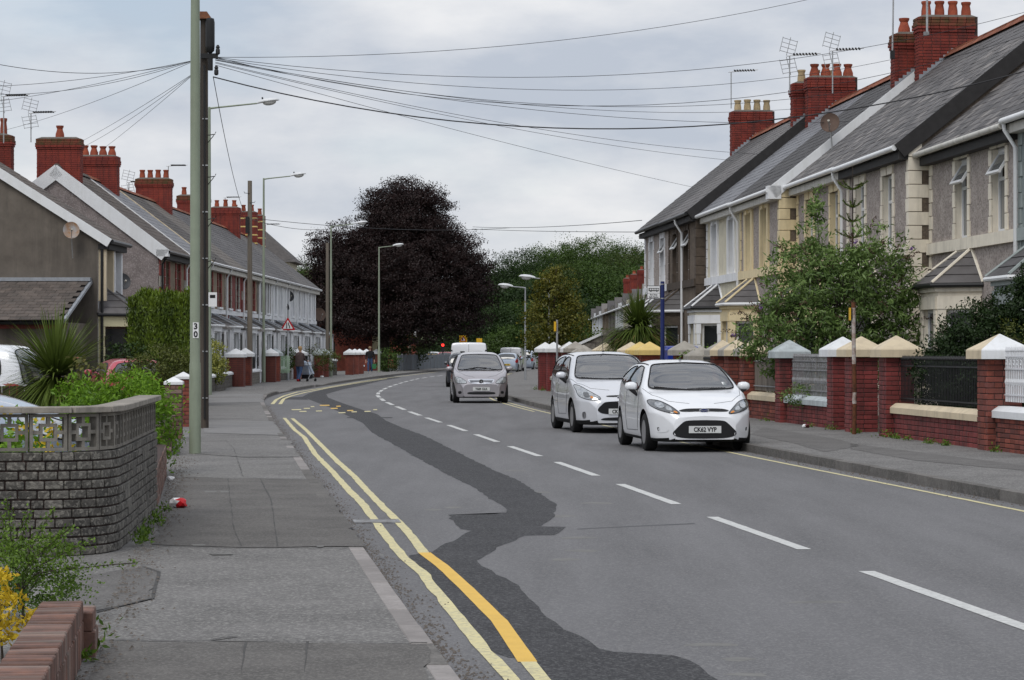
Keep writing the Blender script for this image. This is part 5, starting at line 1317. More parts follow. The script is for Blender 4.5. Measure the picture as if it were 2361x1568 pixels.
for i, (x, y, Y, r, m, lb) in enumerate(woods):
    c = at(x, y, Y); zb = max(0, min(hill_h(c.x, Y), c.z - 5)); h = c.z - zb
    lob = [(0, 0, h - r * .85, r, r, r * .85), (-r * .6, 0, h - r * 1.5, r * .75, r * .75, r * .8), (r * .6, .3, h - r * 1.4, r * .75, r * .75, r * .8), (.1, -.3, h - r * 1.9, r * .95, r * .9, r * .8)]
    if h < r * 2.4: lob = [(0, 0, h - r * .75, r, r, min(r * .75, h * .48)), (-r * .5, 0, h * .4, r * .8, r * .8, h * .38), (r * .5, 0, h * .4, r * .8, r * .8, h * .38)]
    tree('woodland_tree', lb, 'tree', (c.x, Y, zb), lob, 360, 74, r * .23, .21, m, r0=.22, seed=40 + i, nl=5, shell=(.1, 1.0), group='trees on the slope beyond the houses')
# the mass of leaves below and between them
rng = np.random.default_rng(77); n = 38000
X = rng.uniform(-8, 70, n); Y = rng.uniform(262, 360, n); Zt = np.array([hill_h(a, b) for a, b in zip(X, Y)])
P = np.stack([X, Y, Zt + rng.uniform(0, 5.5, n) + 1.2 * np.sin(X * .5) * np.cos(Y * .3)], 1)
me = leaf_mesh('woodland', P, unit(rng.normal(size=P.shape)), unit(rng.normal(size=P.shape) + np.array([0, -.6, .6])), .42, .3, rng.normal(.35, .2, n), M['leaf_wood'])
tag(put('woodland', me), 'mass of mixed foliage filling the wooded slope', 'woodland', kind='stuff')
n = 14000; X = rng.uniform(-60, -14, n); Y = rng.uniform(240, 300, n)
P = np.stack([X, Y, rng.uniform(0, 1, n) * 7.2], 1)
me = leaf_mesh('woodland', P, unit(rng.normal(size=P.shape)), unit(rng.normal(size=P.shape) + np.array([0, -.6, .6])), .5, .34, rng.normal(.35, .2, n), M['leaf_wood'])
tag(put('woodland', me), 'distant green foliage behind the near terrace and the beech trunk', 'woodland', kind='stuff')
n = 16000; X = rng.uniform(-14, 8, n); Y = rng.uniform(262, 290, n)
P = np.stack([X, Y, rng.uniform(0, 1, n) ** 1.3 * 8.5], 1)
me = leaf_mesh('woodland', P, unit(rng.normal(size=P.shape)), unit(rng.normal(size=P.shape) + np.array([0, -.6, .6])), .42, .28, rng.normal(.3, .2, n), M['leaf_dark'])
tag(put('woodland', me), 'dark undergrowth closing the view at the end of the road', 'woodland', kind='stuff')

# --- mid-distance trees and shrubs
tree('birch_tree', 'yellowing birch on the far footway by the shorter lamp posts', 'tree', (1.75, 106, .1), [(0, 0, 3.4, .95, .9, 1.5), (-.45, 0, 2.5, .95, 1, 1.2), (.35, .2, 4.3, .6, .55, .9), (.7, 0, 2.7, .9, .9, 1.2), (-.4, 0, 3.9, .5, .5, .7)], 250, 28, .3, .14, 'leaf_birch', r0=.07, seed=8, top=(.1, 0, 5), flat=.8, droop=.4)
tree('shrub', 'green shrub at the foot of the yellowing birch', 'shrub', (2.3, 104, .1), [(0, 0, .9, 1.2, 1, .9), (.9, 0, .8, .9, .8, .8)], 90, 26, .26, .13, 'leaf_cut', r0=.04, seed=9, nl=4)
tree('shrub', 'dark shrub beside the white distant house', 'shrub', (3.6, 118, .1), [(0, 0, 1.3, 1.0, 1, 1.2)], 70, 26, .26, .14, 'leaf_wood', r0=.04, seed=10, nl=4)
tree('shrub', 'yellow green conifer by the stone wall near the palm', 'shrub', (4.15, 112, .1), [(0, 0, 1.4, .75, .7, 1.25)], 70, 30, .2, .12, 'leaf_conifer', r0=.04, seed=11, nl=3)
spikes('cabbage_palm', 'bushy cabbage palm in front of the end house', (3.85, 76, .1), 900, 1.35, .05, 'leaf_palm', seed=12, cz=2.15, droop=1.0, lo=-.55, cat='palm', dead='leaf_straw')
tree('shrub', 'light green shrub beside the blue bus stop pole', 'shrub', (4.75, 61.6, .1), [(0, 0, 1.15, .5, .4, .55), (-.35, 0, 1.0, .4, .4, .4)], 42, 22, .16, .08, 'leaf_cut', r0=.02, seed=13, nl=4)
tree('shrub', 'yellow green conifer hedge in front of the cream house', 'shrub', (5.7, 59.5, .1), [(0, 0, .95, .75, .6, .95), (.5, 0, .8, .6, .6, .8)], 90, 34, .17, .07, 'leaf_conifer', r0=.03, seed=14, nl=3, aspect=.35)
tree('shrub', 'dark low conifer left of the buddleia', 'shrub', (6.05, 56, .1), [(0, 0, .95, .8, .7, .9), (.6, 0, 1.1, .7, .6, 1.0)], 110, 34, .18, .07, 'leaf_dark', r0=.03, seed=15, nl=3, aspect=.35)
tree('buddleia', 'sprawling buddleia with brown flower spikes over the grey railings', 'shrub', (6.85, 52.4, .1), [(0, 0, 2.5, 1.6, 1.1, 1.45), (-.9, -.1, 2.1, 1.05, .9, 1.0), (.75, 0, 3.0, 1.0, .9, 1.15), (-.35, 0, 3.1, 1.0, .9, 1.0), (.4, -.2, 1.4, 1.4, .9, 1.0), (-1.45, -.2, 1.75, .7, .7, .6), (1.2, 0, 2.1, .75, .8, 1.2)], 560, 34, .2, .14, 'leaf_bud', r0=.07, seed=16, aspect=.28, nl=34, droop=.4, shell=(.3, 1.2))
bud = [o for o in bpy.data.objects if o.name.startswith('buddleia')][0]
rng = np.random.default_rng(5)
def sprays(part, n, ell, L0, m, seed, wob=.5, dn=-.25, k=26):
    rng = np.random.default_rng(seed); P, D = [], []
    for i in range(n):
        e = ell[rng.integers(len(ell))]; d = unit(rng.normal(size=3)); d[2] = abs(d[2]) * .6; d = unit(d)
        s = np.array(e[:3]) + d * np.array(e[3:6]) * rng.uniform(.85, 1.08); dd = unit(d + np.array([rng.normal(0, .4), rng.normal(0, .4), .1])); l = L0 * rng.uniform(.6, 1.3)
        f = np.linspace(0, 1, k)
        pts = s + dd * l * f[:, None] + np.array([0, 0, dn]) * l * (f ** 2)[:, None]
        P.append(pts + rng.normal(0, .012, pts.shape)); D.append(np.repeat(dd[None], k, 0) + rng.normal(0, .8, (k, 3)))
    P = np.concatenate(P); D = unit(np.concatenate(D))
    return leaf_mesh(part, P, D, unit(rng.normal(size=P.shape)), .045, .03, rng.uniform(0, 1, len(P)), M[m])
BE = [(0, 0, 2.5, 1.6, 1.1, 1.45), (-.9, -.1, 2.1, 1.05, .9, 1.0), (.75, 0, 3.0, 1.0, .9, 1.15), (1.2, 0, 2.1, .75, .8, 1.2), (-1.45, -.2, 1.75, .7, .7, .6)]
put('dead_flowers', sprays('dead_flowers', 95, BE, .36, 'flower_dead', 3), bud)['kind'] = 'stuff'
put('purple_flowers', sprays('purple_flowers', 9, BE, .14, 'flower_purple', 4), bud)['kind'] = 'stuff'
# spruce top and a young tree rising through the buddleia
t = thing('spruce', 'young spruce whose pale leader rises above the buddleia', 'tree', (7.35, 53.8, .1))
mb = MB(); mb.tube([(0, 0, 0), (0, 0, 5.5)], [.05, .008], 6); mb.build('trunk', M['bark'], t)
Ps, Ds = [], []
for zz, l in ((5.0, .36), (4.62, .2), (4.3, .3), (3.95, .42), (3.6, .6), (3.2, .8)):
    for k in range(4):
        a = k * 1.5708 + .3 + zz * 2; d = np.array([math.cos(a), math.sin(a), .12])
        for f in np.linspace(.02, 1, 150):
            Ps.append(np.array([0, 0, zz]) + d * l * f + np.array([0, 0, .12 * f * f])); q = rng.normal(size=3); Ds.append(d * .9 + q * .6)
Ps, Ds = np.array(Ps), np.array(Ds)
put('needles', leaf_mesh('needles', Ps, Ds, unit(rng.normal(size=Ps.shape)), .045, .012, rng.normal(.5, .25, len(Ps)), M['leaf_conifer']), t)
tree('sapling', 'slim leafy young tree rising left of the spruce top', 'tree', (6.55, 53.2, .1), [(0, 0, 4.1, .26, .26, 1.0), (.0, 0, 3.4, .4, .4, .6)], 60, 22, .13, .1, 'leaf_bud', r0=.03, seed=19, top=(0, 0, 4.4), nl=8, aspect=.5)
tree('yew_bush', 'dense dark evergreen bush behind the black railings', 'shrub', (7.85, 41.4, .1), [(0, 0, 1.35, 1.0, .9, 1.0), (-.42, -.1, 1.1, .75, .8, .8), (.75, .1, 1.7, .8, .8, 1.05), (.4, 0, .9, 1.1, .8, .9)], 1200, 46, .14, .065, 'leaf_yew', r0=.06, seed=20, nl=8, aspect=.5, shell=(.45, 1.03))
tree('evergreen_shrub', 'tall dark upright evergreen at the picture edge above the white railings', 'shrub', (8.75, 40.6, .1), [(0, 0, 1.8, .6, .7, 1.3), (.4, .2, 2.0, .5, .6, 1.1), (-.35, 0, 1.95, .25, .4, .95)], 560, 42, .14, .07, 'leaf_yew', r0=.05, seed=21, nl=6, aspect=.5, shell=(.4, 1.05))
tree('golden_shrub', 'golden green shrub tucked between the dark evergreens', 'shrub', (8.3, 39.7, .1), [(0, 0, 1.35, .42, .35, .35), (.3, 0, 1.1, .4, .35, .35), (-.25, .2, 1.75, .26, .25, .3)], 80, 30, .1, .05, 'leaf_olive', r0=.03, seed=22, nl=5, aspect=.6)
tree('railing_weed', 'red flowered weed growing through the grey railings', 'plant', (5.75, 49.3, .55), [(0, 0, .2, .45, .15, .26)], 36, 20, .1, .07, 'leaf_bud', r0=.01, seed=23, nl=4, aspect=.3)

# --- left side
spikes('cordyline', 'big spiky cordyline standing behind the grey block wall', (-6.95, 38, .0), 900, 1.12, .03, 'leaf_cord', seed=30, cz=1.22, droop=.42, lo=-.75, cat='plant')
tree('bright_shrub', 'bright green laurel shrub spilling over the near low wall', 'shrub', (-5.0, 31.6, .03), [(0, 0, .8, .6, .6, .52), (.38, .2, .62, .36, .6, .5), (-.45, .1, .78, .45, .5, .45), (.1, .8, .9, .5, .5, .42)], 250, 30, .15, .075, 'leaf_bright', r0=.03, seed=31, nl=14, aspect=.4)
tree('sapling', 'reddish sycamore sapling in front of the cordyline', 'tree', (-5.6, 33, .03), [(0, 0, 1.12, .26, .2, .42), (.05, 0, .6, .22, .2, .3)], 44, 12, .1, .085, 'leaf_maple', r0=.015, seed=32, aspect=.9, nl=5)
def hedge(name, label, loc, L_, Wd, H, n, leaf, m, seed, aspect=.35, rz=0.0, up=.8, wav=.06):
    rng = np.random.default_rng(seed); t = thing(name, label, 'hedge', loc, rz)
    a = rng.uniform(0, 1, n); P = np.empty((n, 3)); Nn = np.empty((n, 3))
    for i in range(n):
        f = rng.integers(0, 10)
        u, v = rng.uniform(-1, 1), rng.uniform(0, 1)
        if f < 4: P[i] = (u * L_ / 2, -Wd / 2, v * H); Nn[i] = (0, -1, .2)
        elif f < 7: P[i] = (L_ / 2, u * Wd / 2, v * H); Nn[i] = (1, 0, .2)
        elif f < 8: P[i] = (-L_ / 2, u * Wd / 2, v * H); Nn[i] = (-1, 0, .2)
        else: P[i] = (u * L_ / 2, (v - .5) * Wd, H); Nn[i] = (0, 0, 1)
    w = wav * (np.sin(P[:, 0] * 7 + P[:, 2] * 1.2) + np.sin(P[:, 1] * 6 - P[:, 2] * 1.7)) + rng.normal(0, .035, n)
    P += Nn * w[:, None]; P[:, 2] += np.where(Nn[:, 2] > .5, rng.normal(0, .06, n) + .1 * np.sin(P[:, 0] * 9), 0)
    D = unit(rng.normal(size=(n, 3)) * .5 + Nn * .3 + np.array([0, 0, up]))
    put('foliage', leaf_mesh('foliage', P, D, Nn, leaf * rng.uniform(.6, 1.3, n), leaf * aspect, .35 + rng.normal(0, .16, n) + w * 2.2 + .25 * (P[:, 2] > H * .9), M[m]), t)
    c = MB(); c.box(-L_ / 2 + .12, L_ / 2 - .12, -Wd / 2 + .12, Wd / 2 - .12, 0, H - .1); c.build('branches', M['bark'], t)
    return t
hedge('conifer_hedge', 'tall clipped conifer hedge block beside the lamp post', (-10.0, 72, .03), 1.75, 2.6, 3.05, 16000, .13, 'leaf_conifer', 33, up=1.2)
tree('shrub', 'olive privet bush in front of the clipped hedge', 'shrub', (-7.9, 56, .03), [(0, 0, 1.1, .8, .7, .66), (-.35, 0, .9, .7, .7, .6), (.35, 0, 1.0, .5, .6, .6)], 240, 30, .15, .07, 'leaf_olive', r0=.03, seed=34, nl=8)
tree('shrub', 'dark shrub in front of the cream bay window', 'shrub', (-10.2, 66, .03), [(0, 0, 1.2, .6, .6, .6), (.4, 0, 1.0, .5, .5, .5)], 110, 28, .17, .09, 'leaf_dark', r0=.03, seed=35, nl=6)
tree('variegated_bush', 'yellow variegated bush bulging over the garden wall past the poles', 'shrub', (-11.3, 93.5, .3), [(0, 0, .95, .55, .8, .8), (.05, -.3, .6, .5, .6, .6)], 130, 26, .2, .1, 'leaf_varieg', r0=.04, seed=36, nl=5)
tree('conifer', 'small dark conical conifer in the garden behind the yellow bush', 'shrub', (-12.1, 98, .1), [(0, 0, 1.3, .4, .4, 1.2), (0, 0, .9, .55, .55, .8)], 80, 26, .16, .09, 'leaf_wood', r0=.04, seed=37, nl=4)
tree('shrub', 'round clipped dark bush behind the warning sign', 'shrub', (-11.95, 128.5, .1), [(0, 0, 1.15, .95, .6, .72)], 90, 30, .2, .1, 'leaf_wood', r0=.04, seed=38, nl=4)
tree('shrub', 'loose yellow flowered shrub by the white houses', 'shrub', (-11.0, 138, .1), [(0, 0, 1.1, .9, .7, .75), (.9, .3, 1.0, .6, .6, .6)], 70, 20, .24, .1, 'leaf_olive', r0=.04, seed=39, nl=6)
tree('shrub', 'green bush beside the farthest tall lamp post', 'shrub', (-8.7, 176, .1), [(0, 0, .8, .8, .8, .85)], 60, 26, .26, .13, 'leaf_wood', r0=.04, seed=41, nl=3)
tree('garden_tree', 'light green garden tree below the beech beside the trunk', 'tree', (-8.6, 194, 0), [(0, 0, 3.0, 1.4, 1.4, 1.9), (.5, 0, 1.6, 1.6, 1.4, 1.3)], 140, 26, .42, .2, 'leaf_wood2', r0=.08, seed=42, nl=6)
# near corner: small leaved green shrub with golden euonymus
tree('small_shrub', 'small leaved green shrub with straggling twigs behind the near brick wall', 'shrub', (-2.86, 14.6, .03), [(0, 0, .3, .3, .4, .26), (-.15, -.2, .26, .28, .3, .24), (.1, .3, .26, .28, .3, .22)], 210, 30, .07, .024, 'leaf_cut', r0=.012, seed=43, nl=20, aspect=.55)
ss = [o for o in bpy.data.objects if o.name.startswith('small_shrub')][0]
rng = np.random.default_rng(9); P, D = [], []; tw = MB()
for i, (dx, dy, dz, l) in enumerate(((.5, .1, .12, .72), (.35, .1, .42, .5), (.2, .2, .5, .55), (.05, .2, .55, .5), (-.15, .2, .6, .5), (.45, 0, .3, .55), (-.05, 0, .62, .55), (.28, .2, .36, .5), (.5, 0, .2, .4))):
    d = unit(np.array([dx, dy, dz])); s = np.array([-.05, 0, .24]); f = np.linspace(.15, 1, 60)
    pts = s + d * l * f[:, None] + np.array([0, 0, -.07]) * (f ** 2)[:, None]
    tw.tube([tuple(p) for p in pts[::12]] + [tuple(pts[-1])], .003, 5)
    P.append(np.repeat(pts, 2, 0) + rng.normal(0, .012, (120, 3))); D.append(rng.normal(size=(120, 3)) + d)
P = np.concatenate(P); D = unit(np.concatenate(D))
put('twig_leaves', leaf_mesh('twig_leaves', P, D, unit(rng.normal(size=P.shape) + np.array([0, 0, .8])), .024, .014, rng.uniform(.2, .9, len(P)), M['leaf_cut']), ss)
tw.build('twigs', M['bark'], ss)
tree('golden_shrub', 'golden yellow leaved shrub in the near corner', 'shrub', (-2.6, 12.75, .03), [(-.08, 0, .36, .12, .3, .14), (.0, .1, .22, .12, .3, .14), (-.14, -.2, .2, .12, .3, .18), (-.2, .1, .45, .12, .3, .14), (-.06, .0, .12, .14, .35, .12)], 120, 8, .05, .045, 'leaf_gold', r0=.008, seed=44, nl=10, aspect=.5, low=-.2)
tree('golden_shrub', 'golden leaved shrub seen through the holes of the screen wall', 'shrub', (-4.15, 20.4, .03), [(0, 0, .75, .6, .3, .35), (-.6, 0, .75, .4, .3, .3)], 36, 12, .12, .06, 'leaf_gold', r0=.01, seed=45, nl=6)
tree('shrub', 'green shrub seen through the holes of the screen wall', 'shrub', (-3.75, 21.4, .03), [(0, 0, .65, .35, .6, .4), (-.7, .3, .65, .5, .5, .36)], 100, 20, .14, .07, 'leaf_bright', r0=.01, seed=46, nl=6)
# weeds along wall feet
def weeds(label, spots, seed, m='leaf_cut', s=.05):
    rng = np.random.default_rng(seed); P = []
    for (x, y, z, r, n) in spots: P.append(np.array([x, y, z]) + np.abs(rng.normal(0, 1, (n, 3))) * np.array([0, 0, r * .55]) + rng.normal(0, 1, (n, 3)) * np.array([r * .6, r * 1.2, 0]))
    P = np.concatenate(P)
    me = leaf_mesh('weeds', P, unit(rng.normal(size=P.shape) + np.array([0, 0, .8])), unit(rng.normal(size=P.shape)), s, s * .4, rng.uniform(0, 1, len(P)), M[m])
    return tag(put('weeds', me), label, 'weeds', kind='stuff')
rr = random.Random(6)
weeds('weeds growing along the foot of the grey block wall', [(wl(z) + rr.uniform(.0, .1), z, .045, rr.uniform(.03, .09), rr.randint(15, 60)) for z in [20.3, 20.6, 21.2, 21.6, 22.4, 22.8, 23.3, 24.1, 24.7, 13.1, 12.7, 13.4, 38.5, 39.2, 40.2, 41.6, 43]], 3)
weeds('weeds growing along the foot of the far brick walls', [(WR(z) - rr.uniform(.02, .1), z, .14, rr.uniform(.05, .12), rr.randint(30, 90)) for z in [36.2, 38.6, 39.5, 40.8, 41.6, 42.2, 44.3, 44.5, 46.2, 48, 52, 84, 86.5, 88, 91, 93.5]], 4)
# ================================================================== vehicles
def pchip(tab, xs):
    """monotone cubic through a table of (x, value)"""
    x = np.array([p[0] for p in tab], float); y = np.array([p[1] for p in tab], float)
    h = np.diff(x); d = np.diff(y) / h; n = len(x); m = np.zeros(n)
    if n == 2: m[:] = d[0]
    else:
        for i in range(1, n - 1):
            if d[i - 1] * d[i] > 0:
                w1, w2 = 2 * h[i] + h[i - 1], h[i] + 2 * h[i - 1]; m[i] = (w1 + w2) / (w1 / d[i - 1] + w2 / d[i])
        m[0], m[-1] = d[0], d[-1]
    xs = np.clip(np.asarray(xs, float), x[0], x[-1]); k = np.clip(np.searchsorted(x, xs) - 1, 0, n - 2); t = (xs - x[k]) / h[k]
    return (2*t**3 - 3*t**2 + 1) * y[k] + (t**3 - 2*t**2 + t) * h[k] * m[k] + (-2*t**3 + 3*t**2) * y[k + 1] + (t**3 - t**2) * h[k] * m[k + 1]
CARS = {}
def paint(name, col, metal=.0, rough=.3):
    m = mat(name, col, rough, .03, 3, bump=0, metal=metal, spec=.5, coat=1.0)
    return m
M['paint_white'] = paint('paint_white', (.78, .79, .81))
M['paint_silver'] = paint('paint_silver', (.66, .67, .7), .25, .32)
M['paint_mauve'] = paint('paint_mauve_silver', (.37, .35, .37), .35, .34)
M['paint_dark'] = paint('paint_dark_grey', (.045, .05, .062), .4, .3)
M['paint_red'] = paint('paint_red', (.3, .012, .02), .1, .35)
M['paint_red_faded'] = paint('paint_red_faded', (.45, .04, .07), .0, .45)
M['paint_bluesilver'] = paint('paint_blue_silver', (.4, .46, .55), .4, .3)
M['car_glass'] = mat('car_glass', (.12, .132, .135), .03, .35, 1.2, bump=0, spec=.9, coat=1.0)
M['car_glass_side'] = mat('car_glass_side', (.03, .034, .036), .02, .3, 1.2, bump=0, spec=.9, coat=1.0)
M['car_black'] = mat('car_black_plastic', (.014, .014, .015), .55, .15, 30, bump=0)
M['car_seam'] = mat('car_seam', (.02, .02, .022), .6, 0, bump=0)
M['tyre'] = mat('tyre', (.014, .014, .014), .85, .3, 40, bump=.2)
M['alloy'] = mat('alloy', (.5, .5, .5), .3, .12, 8, metal=.85, bump=0)
M['hubcap'] = mat('hubcap_dark', (.1, .1, .105), .5, .2, 8, metal=.3, bump=0)
M['chrome'] = mat('chrome', (.7, .7, .72), .12, .05, 5, metal=1.0, bump=0)
M['lamp_clear'] = mat('headlamp_clear', (.52, .54, .55), .1, .5, 22, col2=(.2, .21, .22), bump=0, spec=.9, coat=1.0, metal=.4)
M['lamp_dark'] = mat('headlamp_dark', (.09, .095, .1), .1, .4, 20, bump=0, spec=.9, coat=1.0)
M['lamp_amber'] = mat('lamp_amber', (.65, .25, .06), .2, .1, 9, bump=0)
M['lamp_red'] = mat('tail_lamp', (.4, .012, .015), .15, .2, 12, bump=0, coat=1.0)
M['lamp_red_lit'] = emis('tail_lamp_lit', (1.0, .04, .03), 1.6)
M['plate_white'] = mat('plate_white', (.66, .67, .66), .4, .05, 6, bump=0)
M['plate_yellow'] = mat('plate_yellow', (.75, .5, .03), .4, .05, 6, bump=0)
M['badge_blue'] = mat('badge_blue', (.01, .02, .13), .25, .05, 6, bump=0)
M['under'] = mat('underbody', (.008, .008, .008), .9, .2, 9, bump=0)

def body_mesh(sp, nx=64, nv=44, cabin=None):
    """loft the shell: sections along x from tail (0) to nose (L); each section runs bottom centre -> sill -> side -> belt -> rail -> roof centre"""
    L_ = sp['L']
    t = np.linspace(0, 1, nx); xs = L_ * (t - .055 * np.sin(4 * math.pi * t) * .35 - .09 * np.sin(2 * math.pi * t) / 1.0)
    xs = np.clip(xs, 0, L_); xs[0], xs[-1] = 0, L_
    if cabin: xs = np.linspace(cabin[0], cabin[1], nx)
    keys = ['zb', 'wb', 'z1', 'w1', 'z2', 'w2', 'z3', 'w3', 'z4', 'w4', 'z5', 'w5', 'z6']
    A = {k: pchip(sp[k], xs) for k in keys}
    verts = np.zeros((nx, nv, 3))
    for i in range(nx):
        P = np.array([(0, A['zb'][i]), (A['wb'][i], A['zb'][i]), (A['w1'][i], A['z1'][i]), (A['w2'][i], A['z2'][i]), (A['w3'][i], A['z3'][i]), (A['w4'][i], A['z4'][i]), (A['w5'][i], A['z5'][i]), (0, A['z6'][i])])
        if cabin:      # hollow of the passenger space, a little inside the shell
            P[:, 0] *= .93; zb, zt = P[0, 1], P[-1, 1]; P[:, 1] = .42 + (P[:, 1] - zb) * (zt - .055 - .42) / (zt - zb)
        d = np.concatenate([[0], np.cumsum(np.maximum(np.linalg.norm(np.diff(P, axis=0), axis=1), .004))]); d /= d[-1]
        # fixed share of the ring for each control point keeps feature lines straight
        key = np.array([0, .1, .2, .38, .56, .76, .88, 1.0]); uu = np.linspace(0, 1, nv); s = np.interp(uu, key, d)
        verts[i, :, 0] = xs[i]; verts[i, :, 1] = pchip(list(zip(d, P[:, 0])), s); verts[i, :, 2] = pchip(list(zip(d, P[:, 1])), s)
    bm = bmesh.new(); g = {}
    for i in range(nx):
        for j in range(nv):
            x, y, z = verts[i, j]
            g[i, j, 1] = bm.verts.new((x, y, z))
            g[i, j, -1] = g[i, j, 1] if j in (0, nv - 1) else bm.verts.new((x, -y, z))
    for i in range(nx - 1):
        for j in range(nv - 1):
            for s in (1, -1):
                q = [g[i, j, s], g[i + 1, j, s], g[i + 1, j + 1, s], g[i, j + 1, s]]
                if s < 0: q.reverse()
                try: bm.faces.new(q)
                except ValueError: pass
    for i in (0, nx - 1):
        ring = [g[i, j, 1] for j in range(nv)] + [g[i, j, -1] for j in range(nv - 2, 0, -1)]
        try: bm.faces.new(ring)
        except ValueError: pass
    bmesh.ops.remove_doubles(bm, verts=bm.verts, dist=.0008)
    bmesh.ops.recalc_face_normals(bm, faces=bm.faces)
    return bm
def conform(bvh, poly, axis, off, name, m, parent, res=.05, sgn=1, both=False, closed=True, thick=.0, rim=0.0, rim_m=None):
    """a panel that lies on the shell: outline given in a flat view (front: y,z; side: x,z; rear: y,z; top: x,y), laid on by projection"""
    # round the outline
    P = [Vector(p) for p in poly]
    for _ in range(2):
        Q = []
        for a, b in zip(P, P[1:] + P[:1]): Q += [a.lerp(b, .22), a.lerp(b, .78)]
        P = Q
    Q = []
    for a, b in zip(P, P[1:] + P[:1]):
        k = max(1, int((b - a).length / .05)); Q += [a.lerp(b, i / k) for i in range(k)]
    P = Q
    def proj(p, o):
        if axis == 'front': org, d = Vector((9, p.x, p.y)), Vector((-1, 0, 0))
        elif axis == 'rear': org, d = Vector((-4, p.x, p.y)), Vector((1, 0, 0))
        elif axis == 'top': org, d = Vector((p.x, p.y, 4)), Vector((0, 0, -1))
        else: org, d = Vector((p.x, 3 * sgn, p.y)), Vector((0, -sgn, 0))
        h = bvh.ray_cast(org, d)
        if h[0] is None: return None
        n = h[1] if h[1].dot(d) < 0 else -h[1]
        return h[0] + n * o
    bm = bmesh.new()
    vs = [bm.verts.new((p.x, p.y, 0)) for p in P]
    es = [bm.edges.new((vs[i], vs[(i + 1) % len(vs)])) for i in range(len(vs))]
    xs = [p.x for p in P]; ys = [p.y for p in P]
    bm.faces.new(vs)
    # slice into a grid so that it can follow the curve of the shell
    x = min(xs) + res
    while x < max(xs):
        bmesh.ops.bisect_plane(bm, geom=bm.verts[:] + bm.edges[:] + bm.faces[:], plane_co=(x, 0, 0), plane_no=(1, 0, 0)); x += res
    y = min(ys) + res
    while y < max(ys):
        bmesh.ops.bisect_plane(bm, geom=bm.verts[:] + bm.edges[:] + bm.faces[:], plane_co=(0, y, 0), plane_no=(0, 1, 0)); y += res
    bad = []
    for v in bm.verts:
        q = proj(Vector((v.co.x, v.co.y)), off)
        if q is None: bad.append(v)
        else: v.co = q
    if bad: bmesh.ops.delete(bm, geom=bad, context='VERTS')
    if not bm.faces: bm.free(); return None
    bmesh.ops.recalc_face_normals(bm, faces=bm.faces)
    me = bpy.data.meshes.new(name); bm.to_mesh(me); bm.free(); me.materials.append(m)
    me.polygons.foreach_set('use_smooth', [True] * len(me.polygons))
    o = put(name, me, parent)
    if rim and rim_m:
        r = MB(); pts = [proj(p, off + .001) for p in P]
        pts = [p for p in pts if p is not None]
        if len(pts) > 3: r.tube(pts + [pts[0]], rim, 5, cap=False); r.build('seal', rim_m, o)
    return o
def seam(bvh, pts, axis, parent, m, sgn=1, r=.005, name='panel_gap'):
    mb = MB(); Q = []
    for a, b in zip(pts, pts[1:]):
        n = max(2, int(math.dist(a, b) / .05))
        for i in range(n): Q.append((lerp(a[0], b[0], i / n), lerp(a[1], b[1], i / n)))
    Q.append(pts[-1]); out = []
    for p in Q:
        if axis == 'front': h = bvh.ray_cast(Vector((9, p[0], p[1])), Vector((-1, 0, 0)))
        elif axis == 'rear': h = bvh.ray_cast(Vector((-4, p[0], p[1])), Vector((1, 0, 0)))
        elif axis == 'top': h = bvh.ray_cast(Vector((p[0], p[1], 4)), Vector((0, 0, -1)))
        else: h = bvh.ray_cast(Vector((p[0], 3 * sgn, p[1])), Vector((0, -sgn, 0)))
        if h[0] is not None: out.append(h[0])
    if len(out) > 1: mb.tube(out, r, 5); mb.build(name, m, parent)
_wheel = {}
def wheel(parent, x, y, r, wd, style, side):
    key = (r, wd, style)
    if key not in _wheel:
        t = MB(); h = wd / 2
        t.lathe([(r * .62, -h), (r * .9, -h), (r * .97, -h * .85), (r, -h * .5), (r, h * .5), (r * .97, h * .85), (r * .9, h), (r * .64, h), (r * .62, h * .55), (r * .62, -h)], 36, axis='y')
        tm = t.mesh('wheel', M['tyre'], 40)
        q = MB()
        rm = 'hubcap' if style == 'dark' else 'alloy'
        q.lathe([(r * .64, h * .98), (r * .66, h * .9), (r * .6, h * .45), (r * .56, h * .3), (.02, h * .25)], 36, axis='y', mi=1)
        q.lathe([(r * .655, h * .99), (r * .6, h * .99), (r * .585, h * .8), (r * .6, h * .6)], 36, axis='y')
        ns = {'multi': 10, 'five': 5, 'dark': 7}[style]
        for k in range(ns):
            a = 2 * math.pi * k / ns; ww = {'multi': .018, 'five': .036, 'dark': .03}[style]
            T = Matrix.Rotation(a, 4, 'Y')
            q.hexa([T @ Vector((.04, h * .55, -ww)), T @ Vector((r * .6, h * .7, -ww * .8)), T @ Vector((r * .6, h * .7, ww * .8)), T @ Vector((.04, h * .55, ww))], [T @ Vector((.04, h * .88, -ww)), T @ Vector((r * .6, h * .95, -ww * .8)), T @ Vector((r * .6, h * .95, ww * .8)), T @ Vector((.04, h * .88, ww))])
        q.lathe([(.07, h * .5), (.065, h * .9), (.03, h * .96)], 14, axis='y')
        _wheel[key] = (tm, q.mesh('rim', [M[rm], M['under']], 40))
    tm, rm = _wheel[key]
    w_ = put('wheel', tm, parent, (x, y, r), None, (0, 0, 0 if side > 0 else math.pi))
    put('rim', rm, w_)
def number_plate(parent, txt, x, z, rear=False, tilt=0.0, yoff=0.0):
    p = MB(); p.box(-.006, .006, -.26, .26, -.056, .056)
    s = -1 if rear else 1
    o = put('number_plate', p.mesh('number_plate', M['plate_yellow' if rear else 'plate_white']), parent, (x, yoff, z), None, (0, -tilt * s, 0))
    text_mesh(txt, .098, M['ink'], 'characters', o, (s * .0075, 0, -.004), (R(90), 0, R(90) * s), sx=.86, depth=.001, bold=.0035)
M['interior'] = mat('car_interior', (.03, .03, .033), .9, .2, 9, bump=0)
